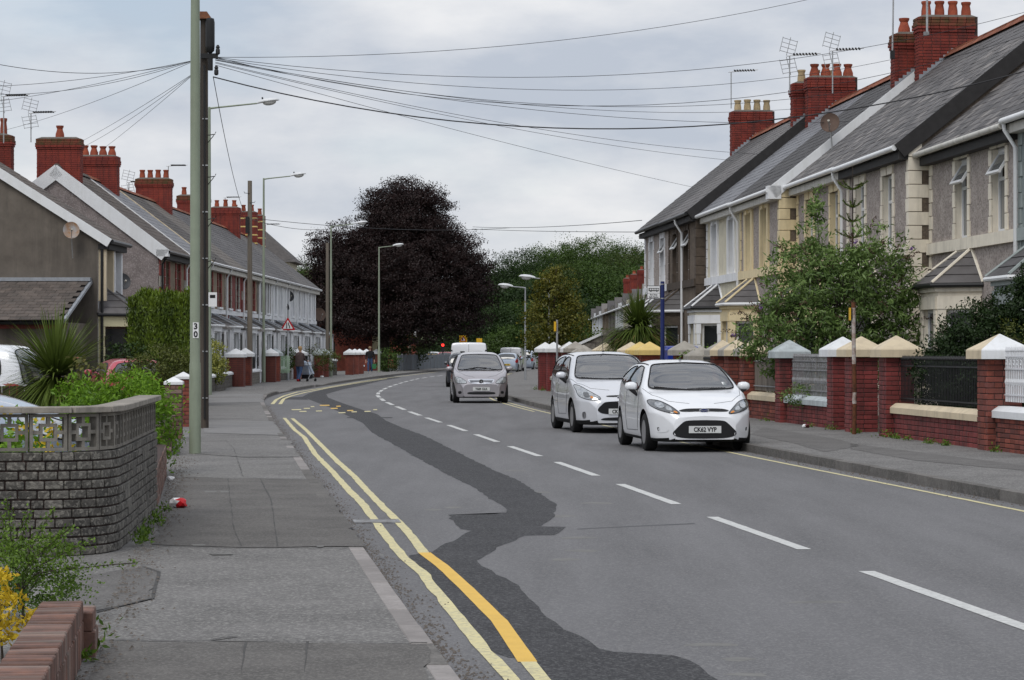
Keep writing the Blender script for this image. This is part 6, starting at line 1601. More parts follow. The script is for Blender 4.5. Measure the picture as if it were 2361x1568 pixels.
M['seat_cloth'] = mat('seat_cloth', (.055, .055, .06), .9, .3, 30, bump=0)
g_ = bpy.data.materials.new('car_glass_clear'); g_.use_nodes = True; M['glass_clear'] = g_
_n, _l = g_.node_tree.nodes, g_.node_tree.links; _n.remove(_n['Principled BSDF'])
_t = _n.new('ShaderNodeBsdfTransparent'); _t.inputs[0].default_value = (.62, .68, .66, 1); _g = _n.new('ShaderNodeBsdfGlossy'); _g.inputs['Roughness'].default_value = .02
_f = _n.new('ShaderNodeFresnel'); _f.inputs[0].default_value = 2.3; _x = _n.new('ShaderNodeMixShader')
_a = _n.new('ShaderNodeMath'); _a.inputs[1].default_value = .12; _l.new(_f.outputs[0], _a.inputs[0]); _l.new(_a.outputs[0], _x.inputs[0]); _l.new(_t.outputs[0], _x.inputs[1]); _l.new(_g.outputs[0], _x.inputs[2]); _l.new(_x.outputs[0], _n['Material Output'].inputs[0])
def rounded(poly, n=2):
    P = [Vector(p) for p in poly]
    for _ in range(n):
        Q = []
        for a, b in zip(P, P[1:] + P[:1]): Q += [a.lerp(b, .22), a.lerp(b, .78)]
        P = Q
    return P
def cabin(t, o, nm, sp, fa):
    """hollow the shell and cut its window openings, then furnish it"""
    d = sp['d']; cuts = []
    bm = body_mesh(sp, 40, 30, cabin=sp['cabin']); bmesh.ops.translate(bm, verts=bm.verts, vec=(-fa, 0, 0))
    me = bpy.data.meshes.new('cut'); bm.to_mesh(me); bm.free(); me.materials.append(M['interior']); cuts.append(me)
    def prism(pts, dv):
        q = MB(); q.prism(pts, dv); me = q.mesh('cut', M['interior']); bm = bmesh.new(); bm.from_mesh(me); bmesh.ops.recalc_face_normals(bm, faces=bm.faces); bm.to_mesh(me); bm.free(); cuts.append(me)
    prism([(sp['cabin'][1] - 1.15 - fa, p.x, p.y) for p in rounded(d['screen'] + [(-a, b) for a, b in d['screen'][::-1]])], (2.5, 0, 0))
    for s in (1, -1):
        for pl_ in d['side']: prism([(p.x - fa, s * .35, p.y) for p in rounded(pl_)], (0, s * .8, 0))
    for me in cuts:
        co = bpy.data.objects.new('cut', me); COL.objects.link(co); co.parent = t
        md = o.modifiers.new('c', 'BOOLEAN'); md.object = co; md.operation = 'DIFFERENCE'; md.solver = 'EXACT'; md.material_mode = 'TRANSFER'
    dg = bpy.context.evaluated_depsgraph_get(); dg.update()
    new = bpy.data.meshes.new_from_object(o.evaluated_get(dg), depsgraph=dg)
    for md in list(o.modifiers): co = md.object; o.modifiers.remove(md); bpy.data.objects.remove(co)
    o.data = new; new.name = 'body'; new.polygons.foreach_set('use_smooth', [True] * len(new.polygons)); new.set_sharp_from_angle(angle=R(38))
    H = max(p[1] for p in sp['z6']); x0 = sp['seat_x'] - fa
    for s in (1, -1):
        q = MB(); q.hexa([(x0 - .1, s * .38 - .23, .45), (x0 + .4, s * .38 - .23, .5), (x0 + .4, s * .38 + .23, .5), (x0 - .1, s * .38 + .23, .45)], [(x0 - .12, s * .38 - .23, .6), (x0 + .4, s * .38 - .23, .62), (x0 + .4, s * .38 + .23, .62), (x0 - .12, s * .38 + .23, .6)])
        q.hexa([(x0 - .16, s * .38 - .22, .58), (x0, s * .38 - .22, .58), (x0, s * .38 + .22, .58), (x0 - .16, s * .38 + .22, .58)], [(x0 - .32, s * .38 - .18, H - .38), (x0 - .22, s * .38 - .18, H - .38), (x0 - .22, s * .38 + .18, H - .38), (x0 - .32, s * .38 + .18, H - .38)])
        q.hexa([(x0 - .34, s * .38 - .1, H - .36), (x0 - .24, s * .38 - .1, H - .36), (x0 - .24, s * .38 + .1, H - .36), (x0 - .34, s * .38 + .1, H - .36)], [(x0 - .36, s * .38 - .09, H - .2), (x0 - .28, s * .38 - .09, H - .2), (x0 - .28, s * .38 + .09, H - .2), (x0 - .36, s * .38 + .09, H - .2)])
        q.build('seat', M['seat_cloth'], t)
    q = MB(); q.box(x0 - 1.15, x0 - 1.0, -.55, .55, .5, H - .45); q.build('rear_seat', M['seat_cloth'], t)
    q = MB(); q.prism([(x0 + .62, -.62, .6), (x0 + .72, -.62, .92), (x0 + 1.0, -.62, .93), (x0 + 1.1, -.62, .6)], (0, 1.24, 0)); q.build('dashboard', M['interior'], t)
    q = MB(); q.tube([(x0 + .58 + .07 * math.sin(a), -.38 + .17 * math.cos(a), .88 + .16 * math.sin(a)) for a in np.linspace(0, 2 * math.pi, 19)], .014, 6, cap=False); q.build('steering_wheel', M['interior'], t)
    q = MB(); q.box(x0 + .6, x0 + .64, -.1, .1, H - .26, H - .19); q.build('rear_view_mirror', M['interior'], t)
def car(label, loc, ang, sp, pm, name='parked_car', group='cars parked on the far side of the road', cat='car'):
    """loc: middle of the front axle on the ground; ang: heading of the nose"""
    t = thing(name, label, cat, loc, ang, group)
    bm = body_mesh(sp, *sp.get('res', (64, 44)))
    L_, fa, wb_ = sp['L'], sp['front_axle'], sp['wheelbase']
    bmesh.ops.translate(bm, verts=bm.verts, vec=(-fa, 0, 0))
    me = bpy.data.meshes.new('body'); bm.to_mesh(me); bm.free()
    bvh0 = None
    me.materials.append(M[pm]); me.materials.append(M['under'])
    o = put('body', me, t)
    # wheel arches are cut out of the shell
    ra = sp['arch']; cut = MB()
    for cx in (0.0, -wb_):
        for s in (1, -1):
            cut.lathe([(ra, 0), (ra, .6)] if s > 0 else [(ra, -.6), (ra, 0)], 40, (cx, s * .52, sp['r'] + .02), axis='y')
    cm = cut.mesh('cut', M['under']); 
    bm = bmesh.new(); bm.from_mesh(cm); bmesh.ops.recalc_face_normals(bm, faces=bm.faces); bm.to_mesh(cm); bm.free()
    co = bpy.data.objects.new('cut', cm); COL.objects.link(co)
    md = o.modifiers.new('b', 'BOOLEAN'); md.object = co; md.operation = 'DIFFERENCE'; md.solver = 'EXACT'; md.material_mode = 'TRANSFER'
    co.parent = t
    dg = bpy.context.evaluated_depsgraph_get(); dg.update()
    nm = bpy.data.meshes.new_from_object(o.evaluated_get(dg), depsgraph=dg)
    o.modifiers.clear(); old = o.data; o.data = nm; nm.name = 'body'
    bpy.data.objects.remove(co); bpy.data.meshes.remove(cm); bpy.data.meshes.remove(old)
    nm.polygons.foreach_set('use_smooth', [True] * len(nm.polygons)); nm.set_sharp_from_angle(angle=R(38))
    # lower edge in black plastic
    bm = bmesh.new(); bm.from_mesh(nm); bvh = BVHTree.FromBMesh(bm)
    if 'cabin' in sp:
        cabin(t, o, nm, sp, fa)
        nm = o.data; bm.free(); bm = bmesh.new(); bm.from_mesh(nm)
    und = [k for k, m_ in enumerate(nm.materials) if m_ and m_.name == 'underbody'][0]
    for f in bm.faces:
        if f.calc_center_median().z < sp.get('skirt', .2): f.material_index = und
    bm.to_mesh(nm); bm.free()
    for cx in (0.0, -wb_):
        for s in (1, -1): wheel(t, cx, s * (sp['track'] / 2), sp['r'], sp.get('tw', .195), sp['rim'], s)
    def F_(poly): return [(p[0], p[1]) for p in poly]
    def mir(poly): return [(-p[0], p[1]) for p in poly][::-1]
    sx = lambda poly: [(p[0] - fa, p[1]) for p in poly]
    d = sp['d']; gw = M['glass_clear'] if 'cabin' in sp else M['car_glass']; gs_ = M['glass_clear'] if 'cabin' in sp else M['car_glass_side']
    if 'screen' in d: conform(bvh, d['screen'] + [(-a, b) for a, b in d['screen'][::-1]], 'front', .009, 'windscreen', gw, t, .04, rim=.013, rim_m=M['car_black'])
    if 'rear_screen' in d: conform(bvh, d['rear_screen'] + [(-a, b) for a, b in d['rear_screen'][::-1]], 'rear', .008, 'rear_window', M['car_glass_side'], t, .05, rim=.01, rim_m=M['car_black'])
    for s in (1, -1):
        for k, pl_ in enumerate(d.get('side', ())): conform(bvh, sx(pl_), 'side', .007, 'side_window', gs_, t, .05, sgn=s, rim=.011, rim_m=M['car_black'])
        for pl_ in d.get('gaps', ()): seam(bvh, sx(pl_), 'side', t, M['car_seam'], s)
        for pl_ in d.get('handles', ()): conform(bvh, sx(pl_), 'side', .018, 'door_handle', M[pm], t, .05, sgn=s)
        for pl_ in d.get('rails', ()): seam(bvh, [(p[0] - fa, p[1] * s) for p in pl_], 'top', t, M['car_black'], r=.012, name='roof_strip')
    for s in (0, 1):
        f = (lambda p: p) if s else mir
        for pl_, m_ in d.get('lamps', ()): 
            hl_ = conform(bvh, f(pl_), 'front', .006, 'headlight', M[m_], t, .04, rim=.006, rim_m=M['car_seam'])
        for pl_, m_ in d.get('lampbits', ()): conform(bvh, f(pl_), 'front', .011, 'lamp_unit', M[m_], t, .03)
        for pl_, m_ in d.get('fogs', ()): conform(bvh, f(pl_), 'front', .006, 'fog_light', M[m_], t, .04)
        for pl_, m_ in d.get('tails', ()): conform(bvh, f(pl_), 'rear', .006, 'tail_light', M[m_], t, .04)
    for pl_, m_, nm_ in d.get('front', ()): conform(bvh, pl_ + [(-a, b) for a, b in pl_[::-1]], 'front', .007, nm_, M[m_], t, .06)
    for pl_, m_, nm_ in d.get('rear', ()): conform(bvh, pl_ + [(-a, b) for a, b in pl_[::-1]], 'rear', .007, nm_, M[m_], t, .06)
    for pl_ in d.get('fseams', ()): seam(bvh, pl_, 'front', t, M['car_seam'], r=.004)
    for pl_ in d.get('tseams', ()):
        for s in (1, -1): seam(bvh, [(p[0] - fa, p[1] * s) for p in pl_], 'top', t, M['car_seam'], r=.004)
    if 'mirror' in d:
        mx, my, mz = d['mirror']
        for s in (1, -1):
            q = MB(); q.lathe([(.01, -.105), (.07, -.085), (.09, -.03), (.09, .04), (.06, .09), (.01, .105)], 16, axis='y')
            mo = q.mesh('mirror', M[pm], 60); mo.transform(Matrix.Diagonal((.75, 1.0, .8, 1)))
            mi_ = put('mirror', mo, t, (mx - fa, s * (my + .08), mz))
            a = MB(); a.hexa([(-.06, -s * .13, -.16), (.06, -s * .13, -.16), (.05, -s * .09, -.16), (-.05, -s * .09, -.16)], [(-.05, -s * .05, -.05), (.06, -s * .05, -.05), (.06, s * .05, -.05), (-.05, s * .05, -.05)]); a.build('mirror_foot', M['car_black'], mi_)
    if 'plate' in d:
        txt, x, z = d['plate']; h = bvh.ray_cast(Vector((9, 0, z)), Vector((-1, 0, 0)))
        number_plate(t, txt, h[0].x + .015, z)
    if 'rplate' in d:
        txt, z = d['rplate']; h = bvh.ray_cast(Vector((-6, 0, z)), Vector((1, 0, 0)))
        number_plate(t, txt, h[0].x - .015, z, True)
    for pts in d.get('wipers', ()):
        w_ = MB(); Q = []
        for p in pts:
            h = bvh.ray_cast(Vector((9, p[0], p[1])), Vector((-1, 0, 0)))
            if h[0] is not None: Q.append(h[0] + Vector((.02, 0, .006)))
        if len(Q) > 1: w_.tube(Q, .011, 6); w_.build('wiper', M['car_black'], t)
    return t, bvh
# ---- profiles (metres; x from tail to nose)
def hatch(L_, W, H, nose_z, hood_z, cowl_x, cowl_z, roof_f, tail_x=.1, belt=(.93, 1.02), rail=.58, sc=1.0, low=.165, nw=.5, roof_r=.55, hz=None, tw=.5, tail_z=None, th=.86):
    h = W / 2
    hz = hz or (L_ - .35, hood_z)
    top = [(0, .62), (.05, th), (.18, H - .24 if tail_z is None else tail_z), (roof_r, H - .04), (1.35, H), (roof_f, H - .035), ((roof_f * .55 + cowl_x * .45), H - .17), (cowl_x, cowl_z), ((cowl_x + hz[0]) / 2, (cowl_z + hz[1]) / 2 + .022), hz, (L_ - .12, nose_z + .05), (L_, nose_z - .08)]
    b0, b1 = belt
    sp = dict(L=L_)
    sp['z6'] = top
    sp['z5'] = [(x, z - (.012 if roof_r < x < roof_f else .014)) for x, z in top]
    w5 = []; z4 = []; w4 = []; z3 = []; w3 = []
    plan = [(0, tw), (.06, h * .82), (.22, h * .93), (.7, h * .985), (1.4, h), (L_ - 1.2, h), (L_ - .62, h * .975), (L_ - .32, h * .9), (L_ - .14, h * .76), (L_ - .045, h * .6), (L_, nw)]
    pl = lambda x: float(pchip(plan, [x])[0])
    tz = lambda x: float(pchip(top, [x])[0])
    for x, z in top:
        cab = min(1, max(0, (z - (b0 + .02)) / (H - b0 - .02))) if x < cowl_x + .02 else 0
        pw = pl(x)
        if x <= cowl_x + .02 and z > b0 + .03:
            w4.append((x, lerp(pw * .94, rail * (h / .86), cab ** .8))); z4.append((x, z - lerp(.03, .075, cab))); w5.append((x, lerp(pw * .6, rail * .66 * (h / .86), cab)))
            z3.append((x, min(lerp(b1, b0, min(1, x / max(.1, cowl_x))), z - .06))); w3.append((x, pw * .965))
        else:
            w4.append((x, pw * .8)); z4.append((x, z - .028)); w5.append((x, pw * .45))
            z3.append((x, z - .11)); w3.append((x, pw * .965))
    sp['w5'], sp['w4'], sp['z4'], sp['z3'], sp['w3'] = w5, w4, z4, z3, w3
    xs = [p[0] for p in top]
    sp['z2'] = [(x, min(.62, tz(x) - .16)) for x in xs]; sp['w2'] = [(x, pl(x)) for x in xs]
    sp['z1'] = [(0, .34), (.25, .28), (L_ - .3, .27), (L_, .3)]; sp['w1'] = [(x, pl(x) * .975) for x in xs]
    sp['zb'] = [(0, .3), (.25, low), (L_ - .35, low), (L_ - .1, low), (L_, low + .04)]; sp['wb'] = [(x, pl(x) * .9) for x in xs]
    return sp
# white supermini, nose to the camera
sf = hatch(3.95, 1.73, 1.47, .66, .86, 2.86, 1.0, 1.95, hz=(3.62, .80))
sf.update(cabin=(.4, 3.0), seat_x=1.75, front_axle=3.13, wheelbase=2.49, track=1.5, r=.305, arch=.352, rim='multi', skirt=.215, d=dict(
    screen=[(.02, 1.405), (.5, 1.385), (.57, 1.34), (.705, 1.06), (.69, .99), (.35, .975), (.02, .97)],
    side=[[(2.52, 1.0), (2.45, 1.1), (2.0, 1.33), (1.78, 1.35), (1.5, 1.36), (1.42, 1.0), (2.3, .97)], [(1.36, 1.01), (1.43, 1.36), (.95, 1.34), (.6, 1.2), (.5, 1.1)]],
    gaps=[[(2.62, .98), (2.66, .7), (2.55, .32), (1.45, .3), (1.36, .6), (1.38, 1.0)]], handles=[[(1.48, .9), (1.68, .9), (1.68, .86), (1.48, .86)]],
    rails=[[(1.95, .57), (1.5, .575), (.8, .57)]],
    lamps=[([(.815, .83), (.66, .815), (.52, .735), (.36, .6), (.56, .625), (.73, .68), (.81, .75)], 'lamp_dark')],
    lampbits=[([(.73, .79), (.64, .79), (.6, .72), (.66, .69), (.74, .72)], 'lamp_clear'), ([(.58, .735), (.52, .705), (.5, .655), (.57, .66), (.6, .69)], 'lamp_clear'), ([(.47, .66), (.42, .63), (.44, .615), (.5, .64)], 'lamp_amber')],
    fogs=[([(.72, .42), (.58, .4), (.56, .36), (.6, .32), (.72, .31), (.74, .36)], 'paint_white'), ([(.725, .40), (.69, .395), (.685, .34), (.715, .335)], 'car_black')],
    front=[([(.0, .515), (.3, .51), (.37, .47), (.53, .31), (.46, .25), (.3, .225), (.0, .22)], 'car_black', 'grille'), ([(.0, .65), (.34, .64), (.42, .66), (.3, .69), (0, .695)], 'car_black', 'grille')],
    tseams=[[(2.72, .8), (3.2, .72), (3.55, .52), (3.68, .2)]], mirror=(2.42, .86, 1.03), plate=('CK62 VYP', 0, .365),
    wipers=[[(.55, 1.0), (.2, 1.0), (-.1, .985)], [(-.62, 1.02), (-.4, 1.0), (-.05, .975)]]))
def head(ax, ay): return math.atan2(ay, ax)
tf, bv = car('white three-door hatchback parked nose towards the camera, nearest on the right', (2.97, 40.4, 0), head(.112, -1), sf, 'paint_white')
def ford_badge(t, bv, z, w=.16):
    h = bv.ray_cast(Vector((9, 0, z)), Vector((-1, 0, 0)))[0]
    b = MB(); b.lathe([(w / 2, 0), (w / 2, .012), (w * .46, .016)], 28, axis='x'); me = b.mesh('badge', M['chrome']); me.transform(Matrix.Diagonal((1, 1, .44, 1)))
    o = put('badge', me, t, (h.x + .006, 0, z))
    b = MB(); b.lathe([(w * .43, .014), (w * .42, .019)], 28, axis='x'); me = b.mesh('badge_field', M['badge_blue']); me.transform(Matrix.Diagonal((1, 1, .4, 1))); put('badge_field', me, o)
    text_mesh('Ford', .06, M['chrome'], 'lettering', o, (.021, 0, 0), (R(90), 0, R(90)), depth=.001, sx=1.15)
ford_badge(tf, bv, .665)
st = MB(); st.box(-.001, .001, -.035, .035, -.045, .045)
h = bv.ray_cast(Vector((9, .56, 1.07)), Vector((-1, 0, 0)))
put('tax_disc', st.mesh('tax_disc', M['sign_white']), tf, h[0] + h[1] * .007, None, (0, -R(55), R(20)))
an = MB(); an.hexa([(-.04, -.02, 0), (.03, -.02, 0), (.03, .02, 0), (-.04, .02, 0)], [(-.03, -.006, .05), (-.015, -.006, .05), (-.015, .006, .05), (-.03, .006, .05)])
put('aerial_fin', an.mesh('aerial_fin', M['car_black']), tf, (1.75 - 3.13, 0, 1.46))

# silver mini people-carrier behind it
sm = hatch(4.08, 1.75, 1.6, .72, .95, 3.0, 1.08, 2.0, hz=(3.72, .88), belt=(1.0, 1.1), rail=.62, roof_r=.4, th=.95)
sm.update(cabin=(.4, 3.1), seat_x=1.85, front_axle=3.2, wheelbase=2.49, track=1.5, r=.315, arch=.362, rim='five', skirt=.25, d=dict(
    screen=[(.02, 1.53), (.52, 1.51), (.6, 1.46), (.73, 1.15), (.72, 1.06), (.35, 1.05), (.02, 1.045)],
    side=[[(2.66, 1.06), (2.6, 1.16), (2.1, 1.45), (1.9, 1.48), (1.62, 1.49), (1.56, 1.06), (2.4, 1.03)], [(1.5, 1.07), (1.56, 1.49), (1.1, 1.48), (.62, 1.42), (.45, 1.2), (.5, 1.12)]],
    gaps=[[(2.72, 1.04), (2.74, .7), (2.62, .36), (1.6, .34), (1.54, .6), (1.54, 1.05)], [(1.54, .6), (1.0, .6), (.62, .75), (.5, 1.1)]], handles=[[(1.62, .98), (1.84, .98), (1.84, .94), (1.62, .94)], [(1.26, .99), (1.46, .99), (1.46, .95), (1.26, .95)]],
    rails=[[(2.0, .61), (1.5, .615), (.7, .61)]],
    lamps=[([(.83, .95), (.74, .93), (.6, .82), (.37, .68), (.5, .64), (.66, .66), (.79, .72), (.81, .82)], 'lamp_clear')],
    lampbits=[([(.72, .8), (.62, .8), (.6, .7), (.7, .7)], 'lamp_dark'), ([(.6, .725), (.55, .725), (.54, .685), (.59, .68)], 'lamp_amber')],
    fogs=[([(.74, .42), (.68, .43), (.67, .3), (.73, .28)], 'chrome'), ([(.73, .41), (.69, .41), (.68, .32), (.72, .3)], 'lamp_dark')],
    front=[([(.0, .63), (.3, .62), (.36, .6), (.5, .46), (.38, .38), (.0, .37)], 'car_black', 'grille'), ([(.0, .32), (.36, .31), (.44, .26), (.0, .25)], 'car_black', 'grille'), ([(.0, .715), (.28, .71), (.3, .735), (0, .745)], 'car_black', 'grille')],
    tseams=[[(2.8, .84), (3.3, .76), (3.68, .55), (3.8, .2)]], mirror=(2.5, .87, 1.12), plate=('CK12 FDU', 0, .43),
    wipers=[[(.55, 1.07), (.2, 1.06), (-.1, 1.055)], [(-.62, 1.08), (-.4, 1.06), (-.05, 1.05)]]))
tb, bv = car('silver tall five-door car parked behind the white hatchback', (2.02, 49.45, 0), head(.135, -1), sm, 'paint_silver')
ford_badge(tb, bv, .705, .17)
an = MB(); an.tube([(0, 0, 0), (-.06, 0, .1), (-.22, 0, .38)], .006, 6); an.lathe([(.03, 0), (.015, .03)], 8); put('aerial', an.mesh('aerial', M['car_black']), tb, (1.95 - 3.2, 0, 1.59))
# mauve silver compact, third in line
sa = hatch(3.6, 1.72, 1.575, .68, .9, 2.75, 1.04, 1.9, hz=(3.36, .83), belt=(.97, 1.02), rail=.6, nw=.56, roof_r=.35, th=.95)
sa.update(cabin=(.3, 2.85), seat_x=1.65, front_axle=2.93, wheelbase=2.42, track=1.5, r=.3, arch=.345, rim='five', skirt=.2, d=dict(
    screen=[(.02, 1.49), (.5, 1.475), (.56, 1.43), (.7, 1.06), (.66, 1.01), (.3, 1.0), (.02, 1.0)],
    side=[[(2.45, 1.02), (2.4, 1.12), (1.95, 1.42), (1.5, 1.46), (1.45, 1.0)], [(1.38, 1.0), (1.43, 1.46), (.8, 1.45), (.45, 1.3), (.4, 1.05)]],
    gaps=[[(2.52, 1.0), (2.52, .7), (2.42, .34), (1.5, .32), (1.42, 1.0)]], handles=[[(1.5, .9), (1.7, .9), (1.7, .86), (1.5, .86)]],
    rails=[[(1.85, .58), (1.4, .585), (.6, .58)]],
    lamps=[([(.8, .8), (.66, .8), (.5, .71), (.42, .61), (.62, .6), (.79, .63)], 'lamp_clear')], lampbits=[],
    fogs=[([(.7, .37), (.6, .375), (.6, .29), (.7, .285)], 'car_black')],
    front=[([(.0, .35), (.4, .345), (.44, .31), (.4, .275), (.0, .27)], 'car_black', 'grille'), ([(0, .745), (.38, .74), (.42, .7), (.34, .6), (0, .585)], 'chrome', 'grille')],
    tseams=[[(2.6, .78), (3.0, .68), (3.3, .46), (3.4, .2)]], mirror=(2.35, .85, 1.05), plate=('Y684 OLK', 0, .44),
    wipers=[[(.42, 1.03), (.3, 1.05), (0, 1.04), (-.3, 1.03)], [(.2, 1.07), (-.1, 1.09), (-.55, 1.01)], [(.62, 1.02), (.3, 1.04)]]))
ta, bv = car('mauve silver compact car parked third in line', (-.98, 77.1, 0), head(.06, -1), sa, 'paint_mauve')
h = bv.ray_cast(Vector((9, 0, .665)), Vector((-1, 0, 0)))[0]
for k, z in enumerate((.70, .665, .63)):
    q = MB(); q.box(-.004, .004, -.36 + k * .02, .36 - k * .02, -.009, .009); put('grille_slot', q.mesh('grille_slot', M['car_black']), ta, (h.x + .012 + .004 * k, 0, z))
q = MB(); q.lathe([(.07, 0), (.07, .02), (.06, .022)], 24, axis='x'); bo = put('badge', q.mesh('badge', M['car_black']), ta, (h.x + .022, 0, .665))
q = MB()
for k in range(24): a0, a1 = k * math.pi / 12, (k + 1) * math.pi / 12; q.tube([(.024, .062 * math.cos(a0), .062 * math.sin(a0)), (.024, .062 * math.cos(a1), .062 * math.sin(a1))], .006, 5)
for k in range(3):
    a = math.pi / 2 + k * 2 * math.pi / 3; b1, b2 = a + 2.0, a - 2.0
    q.prism([(.022, .058 * math.cos(a), .058 * math.sin(a)), (.022, .013 * math.cos(a + 1.05), .013 * math.sin(a + 1.05)), (.022, 0, 0), (.022, .013 * math.cos(a - 1.05), .013 * math.sin(a - 1.05))], (.008, 0, 0))
q.build('star', M['chrome'], bo)

# cars seen from behind
def tailcar(**k):
    s = hatch(3.8, k.get('W', 1.7), k.get('H', 1.5), .66, .86, 2.75, 1.0, 1.9, hz=(3.45, .8), belt=(.95, 1.0), rail=.6, roof_r=.38, th=k.get('th', 1.0), tw=.62)
    H = k.get('H', 1.5); m_ = k.get('lamp', 'lamp_red')
    s.update(front_axle=3.0, wheelbase=2.45, track=1.46, r=.3, arch=.345, rim='five', res=(44, 30), d=dict(
        screen=[(.02, H - .08), (.5, H - .1), (.69, 1.05), (.3, 1.0), (.02, .99)],
        rear_screen=[(.02, H - .1), (.46, H - .13), (.56, H - .2), (.64, 1.04), (.3, 1.0), (.02, 1.0)],
        side=[[(2.4, 1.0), (1.95, H - .15), (1.5, H - .12), (1.45, .99)], [(1.38, .99), (1.43, H - .12), (.8, H - .13), (.45, H - .25), (.42, 1.04)]],
        gaps=[[(2.5, .98), (2.5, .7), (2.4, .34), (1.5, .32), (1.4, 1.0)]],
        lamps=[([(.8, .8), (.66, .8), (.5, .71), (.42, .61), (.62, .6), (.79, .63)], 'lamp_clear')],
        tails=[([(.84, 1.04), (.7, 1.0), (.6, .82), (.66, .74), (.8, .72)], m_)], mirror=(2.3, .84, 1.05), rplate=(k.get('plate', 'CN08 WRK'), .6), fseams=[]))
    return s
car('dark grey hatchback seen from behind, just past the mauve compact', (-2.02, 113, 0), head(.03, 1), tailcar(H=1.53, plate='CN07 RKB'), 'paint_dark')
car('silver saloon-like hatchback seen from behind beyond the mauve compact mirror', (-.15, 181, 0), head(.08, 1), tailcar(H=1.46), 'paint_bluesilver')
car('blue silver car half hidden behind the short lamp post', (1.35, 205, 0), head(.15, 1), tailcar(H=1.65), 'paint_bluesilver', group='cars in the distance')
car('red car with brake lights lit waiting at the traffic light', (-6.0, 238, 0), head(.12, 1), tailcar(H=1.5, lamp='lamp_red_lit'), 'paint_red', name='car', group='cars in the distance')
car('white car at the far roadworks under the beech', (-7.6, 252, 0), head(.12, 1), tailcar(H=1.5), 'paint_white', name='car', group='cars in the distance')
car('faded red hatchback parked in the drive behind the green shrub', (-10.5, 66.5, 0), head(-.35, 1), tailcar(H=1.42), 'paint_red_faded', group='cars parked in the front drives')
car('white tall car with a roof rack at the left picture edge', (-11.75, 46.6, 0), head(-1, .15), tailcar(H=1.75), 'paint_white', group='cars parked in the front drives')
car('pale silver car whose bonnet shows over the grey block wall', (-5.0, 24.2, 0), head(1, .12), tailcar(H=1.46), 'paint_bluesilver', group='cars parked in the front drives')[0].scale = (1.25, 1.25, 1.27)
# vans
def van(label, loc, ang, L_, W, H, pm='paint_white'):
    h = W / 2; s = dict(L=L_); top = [(0, H - .12), (.04, H - .03), (.3, H), (L_ - 1.7, H - .02), (L_ - 1.5, H - .08), (L_ - .95, 1.15), (L_ - .3, .95), (L_ - .06, .75), (L_, .62)]
    pl = lambda x: h * float(pchip([(0, .97), (.08, 1), (L_ - .9, 1), (L_ - .3, .9), (L_, .62)], [x])[0])
    s['z6'] = top; s['z5'] = [(x, z - .01) for x, z in top]; s['w5'] = [(x, pl(x) * .6) for x, z in top]
    s['z4'] = [(x, z - .06) for x, z in top]; s['w4'] = [(x, pl(x) * (.9 if x < L_ - 1.3 else .84)) for x, z in top]
    s['z3'] = [(x, min(1.15, z - .14)) for x, z in top]; s['w3'] = [(x, pl(x) * .985) for x, z in top]
    s['z2'] = [(x, min(.65, z - .2)) for x, z in top]; s['w2'] = [(x, pl(x)) for x, z in top]
    s['z1'] = [(0, .32), (L_, .3)]; s['w1'] = [(x, pl(x) * .98) for x, z in top]; s['zb'] = [(0, .24), (L_, .22)]; s['wb'] = [(x, pl(x) * .9) for x, z in top]
    s.update(front_axle=L_ - .85, wheelbase=L_ * .63, track=W - .26, r=.31, arch=.36, rim='dark', res=(44, 30), d=dict(
        screen=[(.02, H - .12), (.55, H - .14), (.72, 1.2), (.02, 1.18)], side=[[(L_ - 1.05, 1.18), (L_ - 1.5, H - .16), (L_ - 2.0, H - .16), (L_ - 2.0, 1.18)]],
        tails=[([(h - .03, 1.2), (h - .13, 1.2), (h - .13, .72), (h - .03, .72)], 'lamp_red')], rear=[([(.03, H - .35), (h - .2, H - .36), (h - .16, 1.15), (.03, 1.15)], pm, 'door_panel')], mirror=(L_ - 1.25, h, 1.15), rplate=('CE06 VNA', .52)))
    t, bv = car(label, loc, ang, s, pm, name='van', cat='van', group='vans in the distance')
    q = MB(); q.box(-.012, .004, -.006, .006, .5, H - .1); put('door_gap', q.mesh('door_gap', M['car_seam']), t, (-(L_ - .85) + .0, 0, 0))
    for z in (.8, H - .4):
        for s_ in (1, -1): q = MB(); q.box(-.03, .0, -.05, .05, -.03, .03); put('hinge', q.mesh('hinge', M['car_black']), t, (-(L_ - .85), s_ * (h - .06), z))
    return t
vt = van('white panel van seen from behind over the mauve compact', (-2.15, 127.5, 0), head(.0, 1), 4.4, 1.85, 2.02)
q = MB(); q.box(-.012, .0, .2, .42, .0, .2); put('sticker', q.mesh('sticker', M['ink']), vt, (-3.56, 0, 1.38))
q = MB(); q.prism([(-.014, .4, 0), (-.014, .2, .16), (-.014, .2, 0)], (.003, 0, 0)); put('sticker', q.mesh('sticker', M['sign_yellow']), vt, (-3.562, -.2, 1.38))
van('small white van parked ahead of the silver hatchback', (.2, 196, 0), head(.1, 1), 4.0, 1.7, 1.85)
